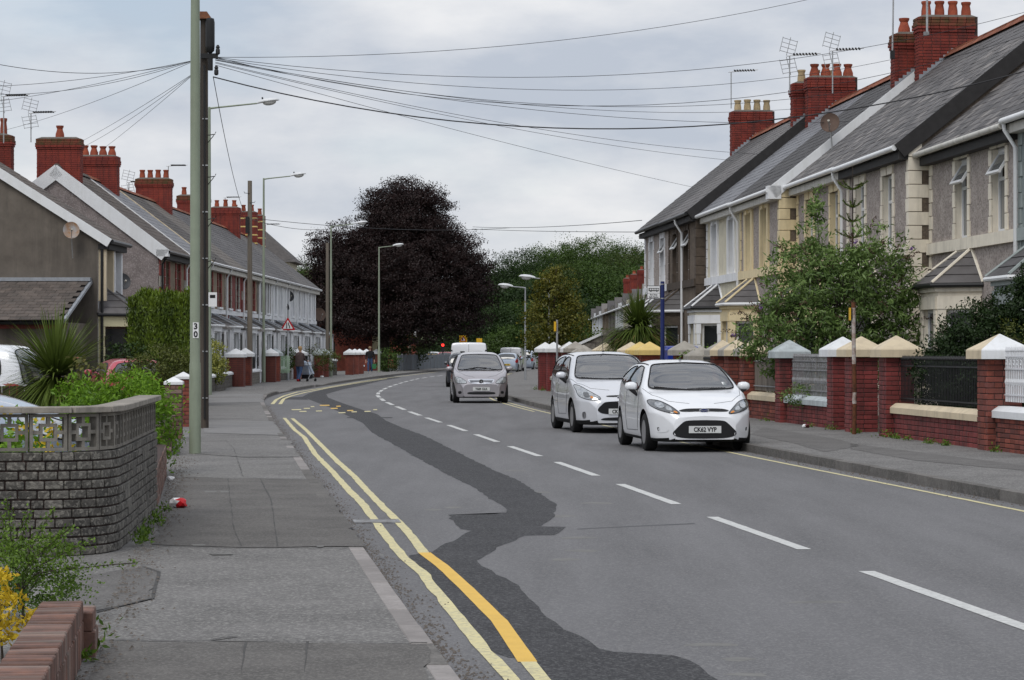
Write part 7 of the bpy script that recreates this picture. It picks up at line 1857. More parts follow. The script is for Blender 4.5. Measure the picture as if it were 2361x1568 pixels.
# ================================================================== posts, lamps, poles, wires
def lamp(label, loc, H, arm, side, m='pole_green', wide=.18, slim=.115, base_h=1.62, lantern=True, group='tall street lamps', tilt=4, lean=0.0, plates=()):
    t = thing('street_lamp', label, 'street lamp', loc, 0, group)
    p = MB(); w = wide / 2; s = slim / 2
    p.lathe([(w, -.2), (w, base_h - .12), (w * .98, base_h - .1), (s * 1.15, base_h + .1), (s * 1.05, base_h + .14), (s, H * .6), (s * .72, H - .02), (s * .3, H)], 20)
    p.build('post', M[m], t, 40)
    if arm:
        a = MB(); a.tube([(0, 0, H - .06), (side * arm * .2, 0, H - .02), (side * arm, 0, H + arm * math.tan(R(tilt)))], [.036, .03, .026], 10); a.build('arm', M[m], t, 50)
        hz = H + arm * math.tan(R(tilt))
        l = MB()
        secs = [(0, .055, .05, .0), (.06, .085, .075, .012), (.25, .12, .1, .03), (.5, .13, .1, .035), (.68, .1, .07, .03), (.76, .03, .02, .02)]
        base = len(l.v)
        for (x, hw, hh, z) in secs:
            for k in range(12):
                a_ = 2 * math.pi * k / 12; zz = hh * math.sin(a_)
                l.v.append((side * x, hw * math.cos(a_), z + (zz if zz > 0 else zz * .35)))
        for i in range(5):
            for k in range(12): l.f.append((base + i * 12 + k, base + i * 12 + (k + 1) % 12, base + (i + 1) * 12 + (k + 1) % 12, base + (i + 1) * 12 + k)); l.m.append(0)
        l.f.append(tuple(range(12))); l.m.append(0); l.f.append(tuple(range(60, 72))); l.m.append(0)
        lo = l.build('lantern', M['lamp_grey'], t, 60, (side * arm, 0, hz)); lo.rotation_euler = (0, -R(tilt + 3) * side, 0)
        b = MB(); b.lathe([(.01, -.12), (.06, -.105), (.1, -.06), (.11, 0)], 14); bm_ = b.mesh('bowl', M['lamp_bowl'], 60); bm_.transform(Matrix.Diagonal((2.1, 1, 1, 1))); put('bowl', bm_, lo, (side * .42, 0, .0))
        c = MB(); c.lathe([(.03, 0), (.03, .05), (.02, .07)], 8); put('photocell', c.mesh('photocell', M['dish_grey']), lo, (side * .2, 0, .12))
    return t
L0 = lamp('pale green lamp post with a number plate, nearest the camera', (-4.88, 38.4, .03), 9.8, 1.6, 1, base_h=1.28, wide=.182, slim=.15, group='tall street lamps')
pk = MB(); pk.box(-.045, .045, -.082, -.079, 1.78, 2.02)
pl_ = put('number_tag', pk.mesh('number_tag', M['sign_white']), L0, (.02, 0, 0))
text_mesh('3', .125, M['ink'], 'number', pl_, (0, -.084, 1.957), (R(90), 0, 0), bold=.004); text_mesh('0', .125, M['ink'], 'number', pl_, (0, -.084, 1.835), (R(90), 0, 0), bold=.004)
lamp('green lamp post tucked just behind the wooden telegraph pole', (-10.28, 84.7, .05), 9.85, 1.62, 1, slim=.12)
lamp('slim green lamp post by the brick pillars with white caps', (-11.75, 118, .08), 9.7, 1.25, 1, slim=.12)
lamp('slim lamp post beside the bare pole in front of the beech', (-10.38, 143, .08), 8.7, 1.35, 1, slim=.12)
lamp('pale lamp post beside the walking man', (-9.2, 172.5, .08), 8.7, .95, 1, slim=.12)
lamp('short lamp post with rusty base at the far wall end', (.67, 126, .12), 4.7, .62, -1, m='pole_grey', wide=.12, slim=.09, base_h=1.0, group='short street lamps on the far footway', tilt=2)
lamp('short lamp post half hidden by the yellowing birch', (1.68, 113, .12), 4.75, .62, -1, m='pole_grey', wide=.12, slim=.09, base_h=1.0, group='short street lamps on the far footway', tilt=2)

def pole(label, loc, H, r, m='wood_pole', steps=True, cap=False, band=None, lean=(0, 0)):
    t = thing('telegraph_pole', label, 'telegraph pole', loc, 0, 'wooden telegraph poles')
    p = MB(); p.tube([(0, 0, -.2), (lean[0] * .5, lean[1] * .5, H * .5), (lean[0], lean[1], H)], [r, r * .88, r * .78], 14); p.build('shaft', M[m], t, 50)
    if steps:
        rr = random.Random(3)
        for i in range(11):
            z = H - 2.0 - i * .43
            if z < 2.6: break
            s = 1 if i % 2 else -1; q = MB(); x0 = s * r * .75
            q.tube([(x0, -.02, z), (x0 + s * .15, -.02, z + .02), (x0 + s * .17, -.02, z + .07)], .011, 6); q.tube([(x0, -.02, z - .16), (x0 + s * .13, -.02, z)], .009, 5); q.build('step_iron', M['iron_black'], t)
        for i in range(7):
            q = MB(); q.box(-.02, .09, -r - .012, -r + .02, -.012, .012); put('cable_clip', q.mesh('cable_clip', M['steel']), t, (.0, 0, H - 2.1 - i * .95))
        q = MB(); q.tube([(.02, -r - .0, H - 1.0), (.03, -r - .005, 2.0), (.03, -r - .01, .2)], .022, 8); q.build('cable', M['pvc_black'], t)
    return t
TP = pole('dark wooden telegraph pole carrying a cable box behind the near lamp post', (-6.3, 51, .03), 8.42, .1)
q = MB(); q.hexa([(-.17, -.17, 8.36), (.17, -.17, 8.36), (.17, .17, 8.36), (-.17, .17, 8.36)], [(-.13, -.05, 8.52), (.06, -.05, 8.52), (.06, .05, 8.52), (-.13, .05, 8.52)]); q.build('top_cap', M['rust'], TP)
q = MB(); q.lathe([(.03, 7.65), (.085, 7.7), (.095, 7.8), (.095, 8.28), (.08, 8.36), (.02, 8.38)], 18, (.14, -.14, 0)); q.build('splice_box', M['pvc_black'], TP, 45)
q = MB(); q.box(-.06, .3, -.16, -.1, 7.55, 7.65); q.lathe([(.05, 7.3), (.05, 7.56)], 10, (.15, -.16, 0)); q.build('bracket', M['iron_black'], TP)
for dx in (.27, .3):
    q = MB(); q.lathe([(.02, 0), (.045, .02), (.045, .1), (.03, .13), (.045, .15), (.02, .2)], 10, (dx, -.16, 7.2 if dx < .29 else 7.62)); q.build('insulator', M['iron_black'], TP, 40)
q = MB(); q.box(-.22, -.12, -.12, .16, 2.2, 3.2); q.build('cable_guard', M['pole_grey'], TP)
TP2 = pole('bare weathered wooden pole in front of the white capped pillars', (-11.25, 107, .05), 8.85, .12, 'wood_pole_pale', steps=False)
q = MB(); q.box(-.17, -.02, -.2, -.08, 6.6, 7.3); q.build('splice_box', M['pvc_black'], TP2)
for z, s in ((8.3, -1), (7.9, 1), (7.2, -1)):
    q = MB(); q.tube([(0, -.1, z), (s * .22, -.1, z + .02), (s * .24, -.1, z + .08)], .014, 6); q.build('step_iron', M['iron_black'], TP2)
pole('thin bare wooden pole beside the lamp post in front of the beech', (-10.7, 144.5, .05), 7.8, .11, 'wood_pole_pale', steps=False)
pole('distant wooden pole against the dark beech', (-8.2, 200, .05), 6.0, .13, 'wood_pole_pale', steps=False)
pole('thin distant pole behind the white van', (-2.0, 262, .05), 6.2, .09, 'wood_pole_pale', steps=False)

def wire(label, a, b, sag=.3, r=.0058, n=26):
    a, b = Vector(a), Vector(b); m = MB()
    m.tube([a.lerp(b, t) + Vector((0, 0, -4 * sag * t * (1 - t))) for t in np.linspace(0, 1, n)], r, 5)
    return tag(m.build('overhead_wire', M['wire']), label, 'wire', 'telephone wires fanning out from the telegraph pole', 'thing')
T0 = Vector((-6.05, 50.85, 7.6))
def wr(x, y, Y): return at(x, y, Y)
wire('highest wire from the pole rising to the upper edge of the picture', T0, wr(2100, -60, 62), .55)
wire('second wire from the pole rising over the tallest chimney', T0, wr(2480, -5, 58), 1.0)
wire('third wire crossing below the aerial masts to the right edge', T0, wr(2480, 40, 56), 1.45)
wire('wire running to the aerial mast on the tallest chimney', T0 + Vector((0, 0, -.02)), wr(2066, 135, 67.5), .75)
wire('wire running to the middle chimney stack', T0 + Vector((0, 0, -.03)), wr(2062, 192, 67.6), .8)
wire('wire ending under the middle roof', T0 + Vector((0, 0, -.05)), wr(1900, 245, 78), .55)
wire('wire ending beside the satellite dish on the roof', T0 + Vector((0, 0, -.06)), wr(1960, 280, 68), .45)
wire('wire reaching the far slate roof near the farthest chimney', T0 + Vector((0, 0, -.1)), wr(1800, 358, 80), .35)
wire('wire reaching the eaves above the cream house', T0 + Vector((0, 0, -.12)), wr(1690, 370, 85), .25)
wire('lowest wire from the pole to the eaves of the end house', T0 + Vector((0, 0, -.16)), wr(1600, 432, 93), .1)
wire('thick black cable sagging from the pole across the roofs', (-6.1, 50.85, 7.58 - .38), wr(2480, 130, 50), 1.25, .013)
TL = Vector((-6.42, 50.9, 7.58))
for (x, y, Y, s, lb) in ((-60, 137, 40, .25, 'highest wire running out left from the pole'), (-60, 200, 58, .12, 'second wire running out left from the pole'), (-60, 215, 62, .25, 'third wire running out left from the pole'), (-60, 240, 66, .1, 'fourth wire running out left from the pole'), (10, 300, 90, .12, 'wire down to the chimney at the left picture edge'), (170, 335, 95, .06, 'wire to the single pot chimney'), (178, 345, 95, .12, 'lower wire to the single pot chimney'), (225, 352, 103, .05, 'wire to the chimney with four pots')):
    wire(lb, TL + Vector((0, 0, -.02 if y < 320 else -.25)), at(x, y, Y), s, .0055)
wire('wire sloping from the telegraph pole down to the bare wooden pole', (-6.1, 50.9, 7.2), (-11.3, 107, 7.2), .55, .008)
wire('upper wire from the bare pole towards the beech', (-11.2, 107, 7.3), at(1180, 525, 150), .3, .012)
wire('lower wire from the bare pole towards the beech', (-11.2, 107, 7.25), at(760, 528, 144), .2, .012)
wire('far wire crossing right of the beech above the trees', at(1090, 523, 170), at(1480, 508, 94), .15, .013)
wire('second far wire crossing right of the beech', at(1090, 528, 170), at(1480, 535, 94), .05, .013)
wire('thin wire slanting down left of the beech', at(750, 570, 144), at(660, 600, 160), .05, .01)

# ------------------------------------------------------------------ signs and posts
t = thing('bus_stop', 'blue bus stop pole with a small white flag sign', 'bus stop', (3.62, 60, .12))
q = MB(); q.lathe([(.05, 0), (.05, 3.14), (.045, 3.16)], 16); q.build('pole', M['sign_blue'], t, 40)
for z in (.55, 2.74, 3.08):
    q = MB(); q.lathe([(.055, z), (.055, z + .025)], 16); q.build('band', M['steel'], t, 40)
q = MB(); q.box(-.37, -.05, -.012, .012, 2.74, 3.06); fl2 = q.build('flag', M['dish_grey'], t)
for z0, z1, nm_ in ((2.88, 3.045, 'flag_panel'), (2.755, 2.872, 'flag_panel')):
    q = MB(); q.box(-.36, -.065, -.016, -.0125, z0, z1); q.build(nm_, M['sign_white'], fl2)
# bus emblem
q = MB(); y0 = -.0185
def em(x0, x1, z0, z1): q.box(-.335 + x0, -.335 + x1, y0, -.0165, 2.925 + z0, 2.925 + z1)
em(0, .25, 0, .022); em(0, .25, .062, .075)
for x in (0, .02, .062, .105, .148, .19, .238): em(x, x + .012, .022, .062)
q.lathe([(.017, y0), (.017, -.0165)], 12, (-.28, 0, 2.925), axis='y'); q.lathe([(.017, y0), (.017, -.0165)], 12, (-.135, 0, 2.925), axis='y')
q.build('bus_emblem', M['ink'], fl2)
text_mesh('Bus Stop', .05, M['ink'], 'lettering', fl2, (-.212, -.018, 2.84), (R(90), 0, 0), bold=.001); text_mesh('Safle Bysiau', .05, M['ink'], 'lettering', fl2, (-.212, -.018, 2.785), (R(90), 0, 0), bold=.001)
t = thing('rusty_post', 'rusty post with flaking white paint and a small yellow plate', 'post', (6.02, 43.9, .13))
q = MB(); q.tube([(0, 0, -.1), (.01, 0, .55)], .038, 10); q.build('rusty_foot', M['rust'], t, 50)
q = MB(); q.tube([(.01, 0, .55), (.0, 0, .62), (.01, 0, .75)], .037, 10); q.build('worn_part', M['paint_flaking'], t, 50)
q = MB(); q.tube([(.01, 0, .75), (.0, 0, 1.25)], .038, 10); q.build('rusty_part', M['rust'], t, 50)
q = MB(); q.tube([(.0, 0, 1.25), (-.01, 0, 2.24)], .036, 10); q.build('shaft', M['paint_flaking'], t, 50)
q = MB(); q.tube([(-.01, 0, 2.24), (-.01, 0, 2.34)], .037, 10); q.build('rusty_top', M['rust'], t, 50)
q = MB(); q.box(-.085, -.06, -.06, .06, 2.02, 2.24); q.build('hydrant_plate', M['sign_yellow'], t)
q = MB(); q.box(-.06, -.035, -.05, .05, 2.03, 2.23); q.build('plate_bracket', M['iron_black'], t)
t = thing('sign_post', 'thin grey post with a small yellow plate near the wall end', 'post', (1.41, 78, .12))
q = MB(); q.lathe([(.032, 0), (.032, 2.46)], 12); q.build('shaft', M['pole_grey'], t, 40)
q = MB(); q.box(-.1, -.03, -.08, .1, 2.1, 2.4); q.build('yellow_plate', M['sign_yellow'], t)
# road narrows warning sign
t = thing('warning_sign', 'red triangular road narrows sign on a grey post', 'road sign', (-11.32, 126, .08))
q = MB(); q.lathe([(.075, 0), (.075, 1.0), (.045, 1.04), (.04, 3.6)], 14); q.build('post', M['pole_grey'], t, 40)
def tri(s, y, m, par, nm_, zc=2.78):
    P = [Vector((s * math.cos(a), 0, s * math.sin(a))) for a in (R(90), R(210), R(330))]; Q = []
    for a, b in zip(P, P[1:] + P[:1]): Q += [a.lerp(b, .06), a.lerp(b, .94)]
    q = MB(); q.prism([(p.x, y, p.z + zc) for p in Q], (0, .012, 0)); return q.build(nm_, M[m], par)
pt_ = tri(.44, -.07, 'sign_red', t, 'plate'); tri(.3, -.083, 'sign_white', pt_, 'field')
q = MB(); q.box(-.075, -.035, -.094, -.084, 2.66, 2.95); q.build('arrow_bar', M['ink'], pt_)
q = MB(); q.prism([(.02, -.094, 2.95), (.06, -.094, 2.95), (.06, -.094, 2.85), (.11, -.094, 2.76), (.11, -.094, 2.66), (.07, -.094, 2.66), (.07, -.094, 2.75), (.02, -.094, 2.84)], (0, .01, 0)); q.build('arrow_bar', M['ink'], pt_)
# far roadworks: traffic light and yellow boards
t = thing('traffic_light', 'temporary traffic light showing red at the far end of the road', 'traffic light', at(1021, 838, 232) * 1.0, 0)
t.location.z = 0
q = MB(); q.lathe([(.05, 0), (.05, 1.5)], 10); q.build('post', M['car_black'], t)
q = MB(); q.box(-.16, .16, -.1, .1, 1.5, 2.4); q.build('head', M['car_black'], t)
q = MB(); q.lathe([(.13, -.13), (.13, -.1)], 18, (0, 0, 2.12), axis='y'); q.build('red_lamp', emis('red_signal', (1, .03, .02), 3.0), t)
for (x, y, Y, w_, lb) in ((1068, 782, 200, .62, 'yellow roadworks board with a red triangle behind the white van'), (1105, 787, 215, .5, 'plain orange yellow board right of the triangle board')):
    p = at(x, y, Y); t = thing('roadworks_sign', lb, 'road sign', (p.x, Y, 0))
    q = MB(); q.lathe([(.04, 0), (.04, p.z + .3)], 8); q.build('post', M['pole_grey'], t)
    q = MB(); q.box(-w_ / 2, w_ / 2, -.06, -.04, p.z - w_ * .5, p.z + w_ * .5); b = q.build('board', M['sign_yellow'], t)
    if w_ > .6: tri(.3, -.075, 'sign_red', b, 'triangle', p.z - .03); tri(.19, -.09, 'sign_white', b, 'field', p.z - .03)
t = thing('roadworks_sign', 'yellow roadworks board standing by the red car', 'road sign', (-7.1, 222, 0))
q = MB(); q.box(-.4, .4, -.03, .03, .3, 1.3); q.build('board', M['sign_yellow'], t)
for s in (-.35, .35): piece('leg', (.05, .3, .9), (s, .1, .45), M['iron_black'], t)
t = thing('bus_stop', 'distant small white bus stop flag against the beech', 'bus stop', (-7.75, 203, .05))
q = MB(); q.lathe([(.04, 0), (.04, 3.1)], 8); q.build('pole', M['dish_grey'], t)
q = MB(); q.box(-.3, -.03, -.02, .02, 2.7, 3.1); q.build('flag', M['sign_white'], t)
t = thing('bus_stop', 'small white bus stop flag showing past the telegraph pole', 'bus stop', (-9.6, 78.6, .05))
q = MB(); q.lathe([(.04, 0), (.04, 3.5)], 8); q.build('pole', M['dish_grey'], t)
q = MB(); q.box(.02, .3, -.02, .02, 2.95, 3.4); f_ = q.build('flag', M['sign_white'], t)
q = MB(); q.box(.08, .25, -.026, -.021, 3.22, 3.32); q.build('bus_emblem', M['ink'], f_)

t = thing('wooden_fence', 'dark low board fence behind the cordyline', 'fence', (-9.6, 42, .03), R(4))
M['fence_dark'] = mat('fence_dark', (.05, .035, .026), .9, .4, 9, squash=(1, 1, .1), rnd=.2)
for i in range(24): piece('board', (.118, .02, .98), (.06 + i * .125, 0, .5), M['fence_dark'], t)
for z in (.25, .8): piece('rail', (3.0, .04, .07), (1.5, .03, z), M['fence_dark'], t)
piece('post', (.12, .12, 1.2), (.35, -.08, .6), M['fence_dark'], t)
# blue bin, stone wall end, gully
t = thing('wheeled_bin', 'blue plastic bin behind the garden wall beside the bus stop', 'bin', (4.5, 66.2, .12), R(5))
q = MB(); q.hexa([(-.35, -.3, 0), (.35, -.3, 0), (.35, .3, 0), (-.35, .3, 0)], [(-.42, -.36, 1.5), (.42, -.36, 1.5), (.42, .36, 1.5), (-.42, .36, 1.5)]); q.build('body', M['bin_blue'], t)
q = MB(); q.hexa([(-.45, -.4, 1.5), (.45, -.4, 1.5), (.45, .4, 1.5), (-.45, .4, 1.5)], [(-.42, -.34, 1.58), (.42, -.34, 1.58), (.42, .34, 1.62), (-.42, .34, 1.62)]); q.build('lid', M['bin_blue'], t)
t = thing('stone_wall', 'rough stone boundary wall with sloping white coping below the palm', 'wall', (2.15, 97, .1), R(0))
m = MB(); rg = random.Random(4)
def wtop(x): return 1.55 + min(1, x / 1.35) * .62 if x < 1.35 else 2.35
x = 0.0
for row in range(9):
    x = rg.uniform(-.2, 0); z = row * .26
    while x < 3.6:
        l = rg.uniform(.25, .6)
        if z + .24 < wtop(max(0, x + l / 2)): m.box(max(0, x), min(3.6, x + l - .02), -.15 - rg.uniform(0, .03), .1, z, z + .24)
        x += l
o = m.build('stones', M['stone_grey'], t); o['kind'] = 'stuff'
m = MB(); m.prism([(0, -.12, 0), (3.6, -.12, 0), (3.6, -.12, 2.3), (1.35, -.12, 2.3), (1.35, -.12, 2.1), (0, -.12, 1.5)], (0, .24, 0)); m.build('core', M['mortar'], t)
m = MB(); m.prism([(-.05, -.22, 1.5), (1.35, -.22, 2.12), (1.35, -.22, 2.22), (-.05, -.22, 1.6)], (0, .4, 0)); m.build('coping', M['cap_white'], t)
t = thing('drain_grate', 'iron gully grate crossed by the yellow lines', 'drain', (-1.28, 23.55, .002), R(6))
q = MB(); q.box(-.22, .22, -.19, -.16, 0, .012); q.box(-.22, .22, .16, .19, 0, .012); q.box(-.22, -.19, -.16, .16, 0, .012); q.box(.19, .22, -.16, .16, 0, .012); q.build('frame', M['iron_grey'], t)
for i in range(7): piece('bar', (.4, .022, .01), (0, -.13 + i * .043, .005), M['iron_grey'], t)
# litter
def crumple(name, label, loc, s, mats, seed):
    rg = random.Random(seed); bm = bmesh.new(); bmesh.ops.create_icosphere(bm, subdivisions=2, radius=s)
    for v in bm.verts: v.co = Vector((v.co.x * 1.3, v.co.y, v.co.z * .75)) * rg.uniform(.65, 1.15)
    for f in bm.faces: f.material_index = 0 if (f.calc_center_median().x < .01 * rg.uniform(-1, 1)) else len(mats) - 1
    bmesh.ops.translate(bm, verts=bm.verts, vec=(0, 0, s * .55)); me = bpy.data.meshes.new(name); bm.to_mesh(me); bm.free()
    for m_ in mats: me.materials.append(M[m_])
    return tag(put(name, me, None, loc), label, 'litter', None, 'thing')
crumple('litter', 'crumpled red and white food wrapper on the near footway', (-3.36, 25.1, .045), .075, ['sign_white', 'sign_red'], 2)
crumple('litter', 'scrap of white paper by the low brick wall', (-4.15, 30.3, .045), .04, ['sign_white'], 3)
crumple('litter', 'small crumpled packet beneath the grey railings', (5.6, 47.6, .14), .06, ['sign_white', 'brick_maroon'], 4)
crumple('litter', 'white paper scraps on the pavement past the pushchair', (-10.6, 139, .1), .09, ['sign_white'], 5)

# ------------------------------------------------------------------ aerials and dishes
def aerial(label, loc, H, rz=0.0, grid=True, el=8, bl=1.0, m='steel'):
    t = thing('tv_aerial', label, 'aerial', loc, rz, 'television aerials on the chimneys')
    q = MB(); q.tube([(0, 0, 0), (0, 0, H)], .022, 6); q.build('mast', M[m], t)
    q = MB(); q.tube([(-.1, 0, H), (bl, 0, H + .06)], .014, 5)
    q.build('boom', M[m], t)
    q = MB()
    for i in range(el):
        x = .15 + (bl - .2) * i / el; q.box(x - .02, x + .02, -.16, .16, H + .02, H + .07)
    q.build('elements', M['iron_black'], t)
    if grid:
        for s in (1, -1):
            q = MB(); T = Matrix.Translation((-.02, 0, H)) @ Matrix.Rotation(R(14) * s, 4, 'Y')
            for k in range(4): q.tube([T @ Vector((-.3 + .0, -.2, s * (.1 + k * .14))), T @ Vector((.12, .2, s * (.1 + k * .14)))], .009, 4)
            for y_ in (0, 1): q.tube([T @ Vector((-.3 + .42 * y_, -.2 + .4 * y_, s * .06)), T @ Vector((-.3 + .42 * y_, -.2 + .4 * y_, s * .55))], .009, 4)
            q.tube([T @ Vector((-.09, 0, 0)), T @ Vector((-.09, 0, s * .6))], .01, 4)
            q.build('reflector', M[m], t)
    return t
aerial('aerial with tall mast on the farthest chimney of the far terrace', at(1686, 250, 92.4), 1.35, R(-15), False)
aerial('aerial with grid reflector left of the middle chimney pair', at(1821, 215, 80.2), 1.2, R(-15))
aerial('aerial with grid reflector rising in front of the middle chimney pair', at(1920, 215, 79.5), 1.35, R(-15))
t = thing('mast', 'tall bare mast fixed to the small chimney beside the tallest stack', 'aerial', at(2058, 135, 67.4), 0)
q = MB(); q.tube([(0, 0, 0), (.03, 0, 1.9)], .025, 6); q.build('pole', M['steel'], t); q = MB(); q.box(-.06, .06, -.05, .05, .0, .22); q.build('clamp', M['iron_black'], t)
t = thing('mast', 'mast strapped to the face of the tallest chimney stack', 'aerial', at(2138, 80, 65.9), 0)
q = MB(); q.tube([(0, 0, 0), (0, 0, 1.9)], .03, 6); q.build('pole', M['steel'], t); q = MB(); q.box(-.09, .05, -.05, .05, -.02, .08); q.build('clamp', M['iron_grey'], t)
aerial('aerial at the left picture edge', at(8, 330, 91), 1.7, R(-10))
aerial('aerial beside the single pot chimney', at(71, 328, 95), 1.1, R(-10))
aerial('aerial beside the chimney with four mossy pots', at(297, 470, 117), 1.0, R(-10))
aerial('long thin aerial over the mossy chimney', at(388, 415, 117.4), .65, R(0), False, 12, .9)
aerial('aerial near the striped chimney', at(519, 510, 150), 1.4, R(-10), False)
aerial('aerial on the striped chimney', at(612, 570, 156), 1.4, R(-10), False)
def dish(label, loc, aim, r=.33, m='dish_grey', mount=None):
    t = thing('satellite_dish', label, 'satellite dish', loc, 0, 'satellite dishes')
    d = Vector(aim).normalized(); T = d.to_track_quat('Z', 'Y').to_matrix().to_4x4()
    b = MB(); b.lathe([(.02, -.07), (r * .5, -.05), (r * .85, -.012), (r, .02), (r * .99, .026), (r * .84, .0), (r * .5, -.035), (.02, -.052)], 26); me = b.mesh('reflector', M[m], 60); me.transform(Matrix.Diagonal((1, 1.08, 1, 1))); me.transform(T); put('reflector', me, t)
    a = MB(); a.tube([T @ Vector((0, -r * .9, .0)), T @ Vector((0, -r * .3, r * 1.15))], .014, 6); a.build('feed_arm', M['steel'], t)
    a = MB(); a.tube([T @ Vector((0, -r * .34, r * 1.0)), T @ Vector((0, -r * .28, r * 1.25))], .035, 8); a.build('receiver', M['cap_grey'], t)
    a = MB(); a.tube([T @ Vector((0, 0, -.06)), Vector(mount or (0, .3, -.3))], .022, 6); a.build('bracket', M['steel'], t)
    return t
AIM = (.55, -1, .35)
dish('rusty oval satellite dish on the blank brown gable', at(164, 531, 81.6), (.25, -1, .3), .27, 'dish_rust', (-.0, .3, -.9))
for (x, y, Y, lb) in ((283, 649, 93.0, 'dark dish on the mauve pebbledash gable'), (389, 657, 98.5, 'dark dish on the stone front past the gable'), (552, 642, 119, 'upper dark dish of two beside the bare pole'), (533, 662, 117, 'lower brownish dish of two beside the bare pole'), (614, 668, 131, 'grey dish behind the slim lamp post'), (600, 682, 129, 'lower grey dish behind the slim lamp post'), (666, 683, 140, 'upper dish on the white houses above the warning sign'), (655, 709, 138, 'lower dish on the white houses above the warning sign')):
    dish(lb, at(x, y, Y), (.5, -1, .35), .3, 'dish_grey', (-.4, .3, -.1))
dish('brown dish on the end wall of the near terrace', at(737, 725, 156), (.5, -1, .3), .4, 'dish_brown', (-.3, .3, -.1))
dish('brown satellite dish on a pole above the far slate roof', at(1914, 283, 67), (-.25, -1, .35), .26, 'dish_brown', (.1, .1, -1.1))

# ------------------------------------------------------------------ people
def figure(label, loc, rz, bones, mats, extra=None, name='person'):
    """one continuous skinned body: bones = list of chains of (x, y, z, radius, material)"""
    t = thing(name, label, 'person', loc, rz)
    V, E, Rr, Mm, idx = [], [], [], [], {}
    for ch in bones:
        prev = None
        for (x, y, z, r, m_) in ch:
            k = (round(x, 3), round(y, 3), round(z, 3))
            if k not in idx: idx[k] = len(V); V.append((x, y, z)); Rr.append(r); Mm.append(m_)
            if prev is not None and prev != idx[k]: E.append((prev, idx[k]))
            prev = idx[k]
    me = bpy.data.meshes.new('body'); me.from_pydata(V, E, [])
    o = bpy.data.objects.new('body', me); COL.objects.link(o); o.parent = t
    sk = o.modifiers.new('s', 'SKIN'); sk.use_smooth_shade = True
    for i, sv in enumerate(me.skin_vertices[0].data):
        rr = Rr[i]; sv.radius = rr if isinstance(rr, tuple) else (rr, rr); sv.use_root = (i == 0)
    ss_ = o.modifiers.new('u', 'SUBSURF'); ss_.levels = 1; ss_.render_levels = 1
    dg = bpy.context.evaluated_depsgraph_get(); dg.update()
    nm = bpy.data.meshes.new_from_object(o.evaluated_get(dg), depsgraph=dg); o.modifiers.clear(); o.data = nm; nm.name = 'body'
    nm.materials.clear()
    for m_ in mats: nm.materials.append(m_)
    # colour each face by the bone it lies on
    seg = [(Vector(V[a]), Vector(V[b]), Mm[b]) for a, b in E]
    for f in nm.polygons:
        c = f.center; best = 1e9
        for a, b, m_ in seg:
            d = b - a; tt = max(0, min(1, (c - a).dot(d) / max(d.length_squared, 1e-9))); q = (c - a - d * tt).length
            if q < best: best, f.material_index = q, m_
        f.use_smooth = True
    return t
M['coat_brown'] = mat('coat_brown', (.085, .06, .058), .9, .3, 9)
M['jeans'] = mat('jeans', (.05, .09, .19), .9, .3, 12)
M['jacket_black'] = mat('jacket_black', (.014, .014, .017), .85, .3, 9)
M['hair_blonde'] = mat('hair_blonde', (.42, .27, .13), .7, .3, 14)
M['cap_tan'] = mat('cap_tan', (.26, .18, .1), .85, .2, 9)
M['shoe_red'] = mat('shoe_red', (.4, .015, .02), .6, .2, 9, bump=0)
M['shoe_grey'] = mat('shoe_grey', (.3, .3, .3), .7, .2, 9, bump=0)
M['bag_green'] = mat('bag_green', (.03, .16, .06), .7, .2, 9, bump=0)
M['pram_blue'] = mat('pram_fabric', (.28, .38, .52), .8, .5, 9, col2=(.6, .62, .66))
def hand(x, y, z, dx, dy, dz, m_):
    """palm with four unequal fingers and a thumb leaving its side"""
    w_ = (x, y, z, .024, m_); d = Vector((dx, dy, dz)).normalized(); s = d.cross(Vector((0, 1, 0) if abs(d.y) < .8 else (1, 0, 0))).normalized(); P = Vector((x, y, z)) + d * .09; ch = []
    ch.append([w_, (*P, .03, m_)])
    for k, l in ((-1.5, .06), (-.5, .075), (.5, .07), (1.5, .055)):
        a = P + s * k * .016 + d * .012; b = a + d * l * .6; c = b + (d * .6 + d.cross(s) * .6) * l * .5
        ch.append([(*P, .03, m_), (*a, .011, m_), (*b, .009, m_), (*c, .008, m_)])
    th = Vector((x, y, z)) + d * .04; ch.append([w_, (*(th + s * .035), .011, m_), (*(th + s * .05 + d * .035), .009, m_)])
    return ch
# person pushing a pushchair, seen from behind walking away (faces +y)
C_, J_, S_, SH = 0, 1, 2, 3
B = [[(0, 0, .92, (.15, .12), C_), (0, .02, 1.12, (.15, .12), C_), (0, .05, 1.33, (.17, .115), C_), (0, .07, 1.42, (.12, .09), C_), (0, .09, 1.48, .05, S_), (0, .1, 1.56, .075, S_), (0, .1, 1.62, .082, S_), (0, .1, 1.68, .06, S_)],
     [(0, 0, .92, .15, C_), (-.09, -.01, .84, .13, C_), (-.1, .06, .46, .075, J_), (-.1, -.02, .12, .05, J_), (-.1, -.02, .06, .045, SH), (-.1, .1, .035, .035, SH)],
     [(0, 0, .92, .15, C_), (.09, -.01, .84, .13, C_), (.1, -.04, .46, .075, J_), (.1, -.24, .14, .05, J_), (.1, -.26, .08, .045, SH), (.1, -.16, .035, .035, SH)],
     [(0, .05, 1.33, .17, C_), (-.19, .06, 1.36, .065, C_), (-.22, .14, 1.1, .055, C_), (-.16, .38, 1.02, .042, C_), (-.14, .44, 1.02, .026, S_)],
     [(0, .05, 1.33, .17, C_), (.19, .06, 1.36, .065, C_), (.22, .14, 1.1, .055, C_), (.2, .38, 1.02, .042, C_), (.19, .44, 1.02, .026, S_)]]
B += hand(-.14, .44, 1.02, .1, 1, .05, S_) + hand(.19, .44, 1.02, -.1, 1, .05, S_)
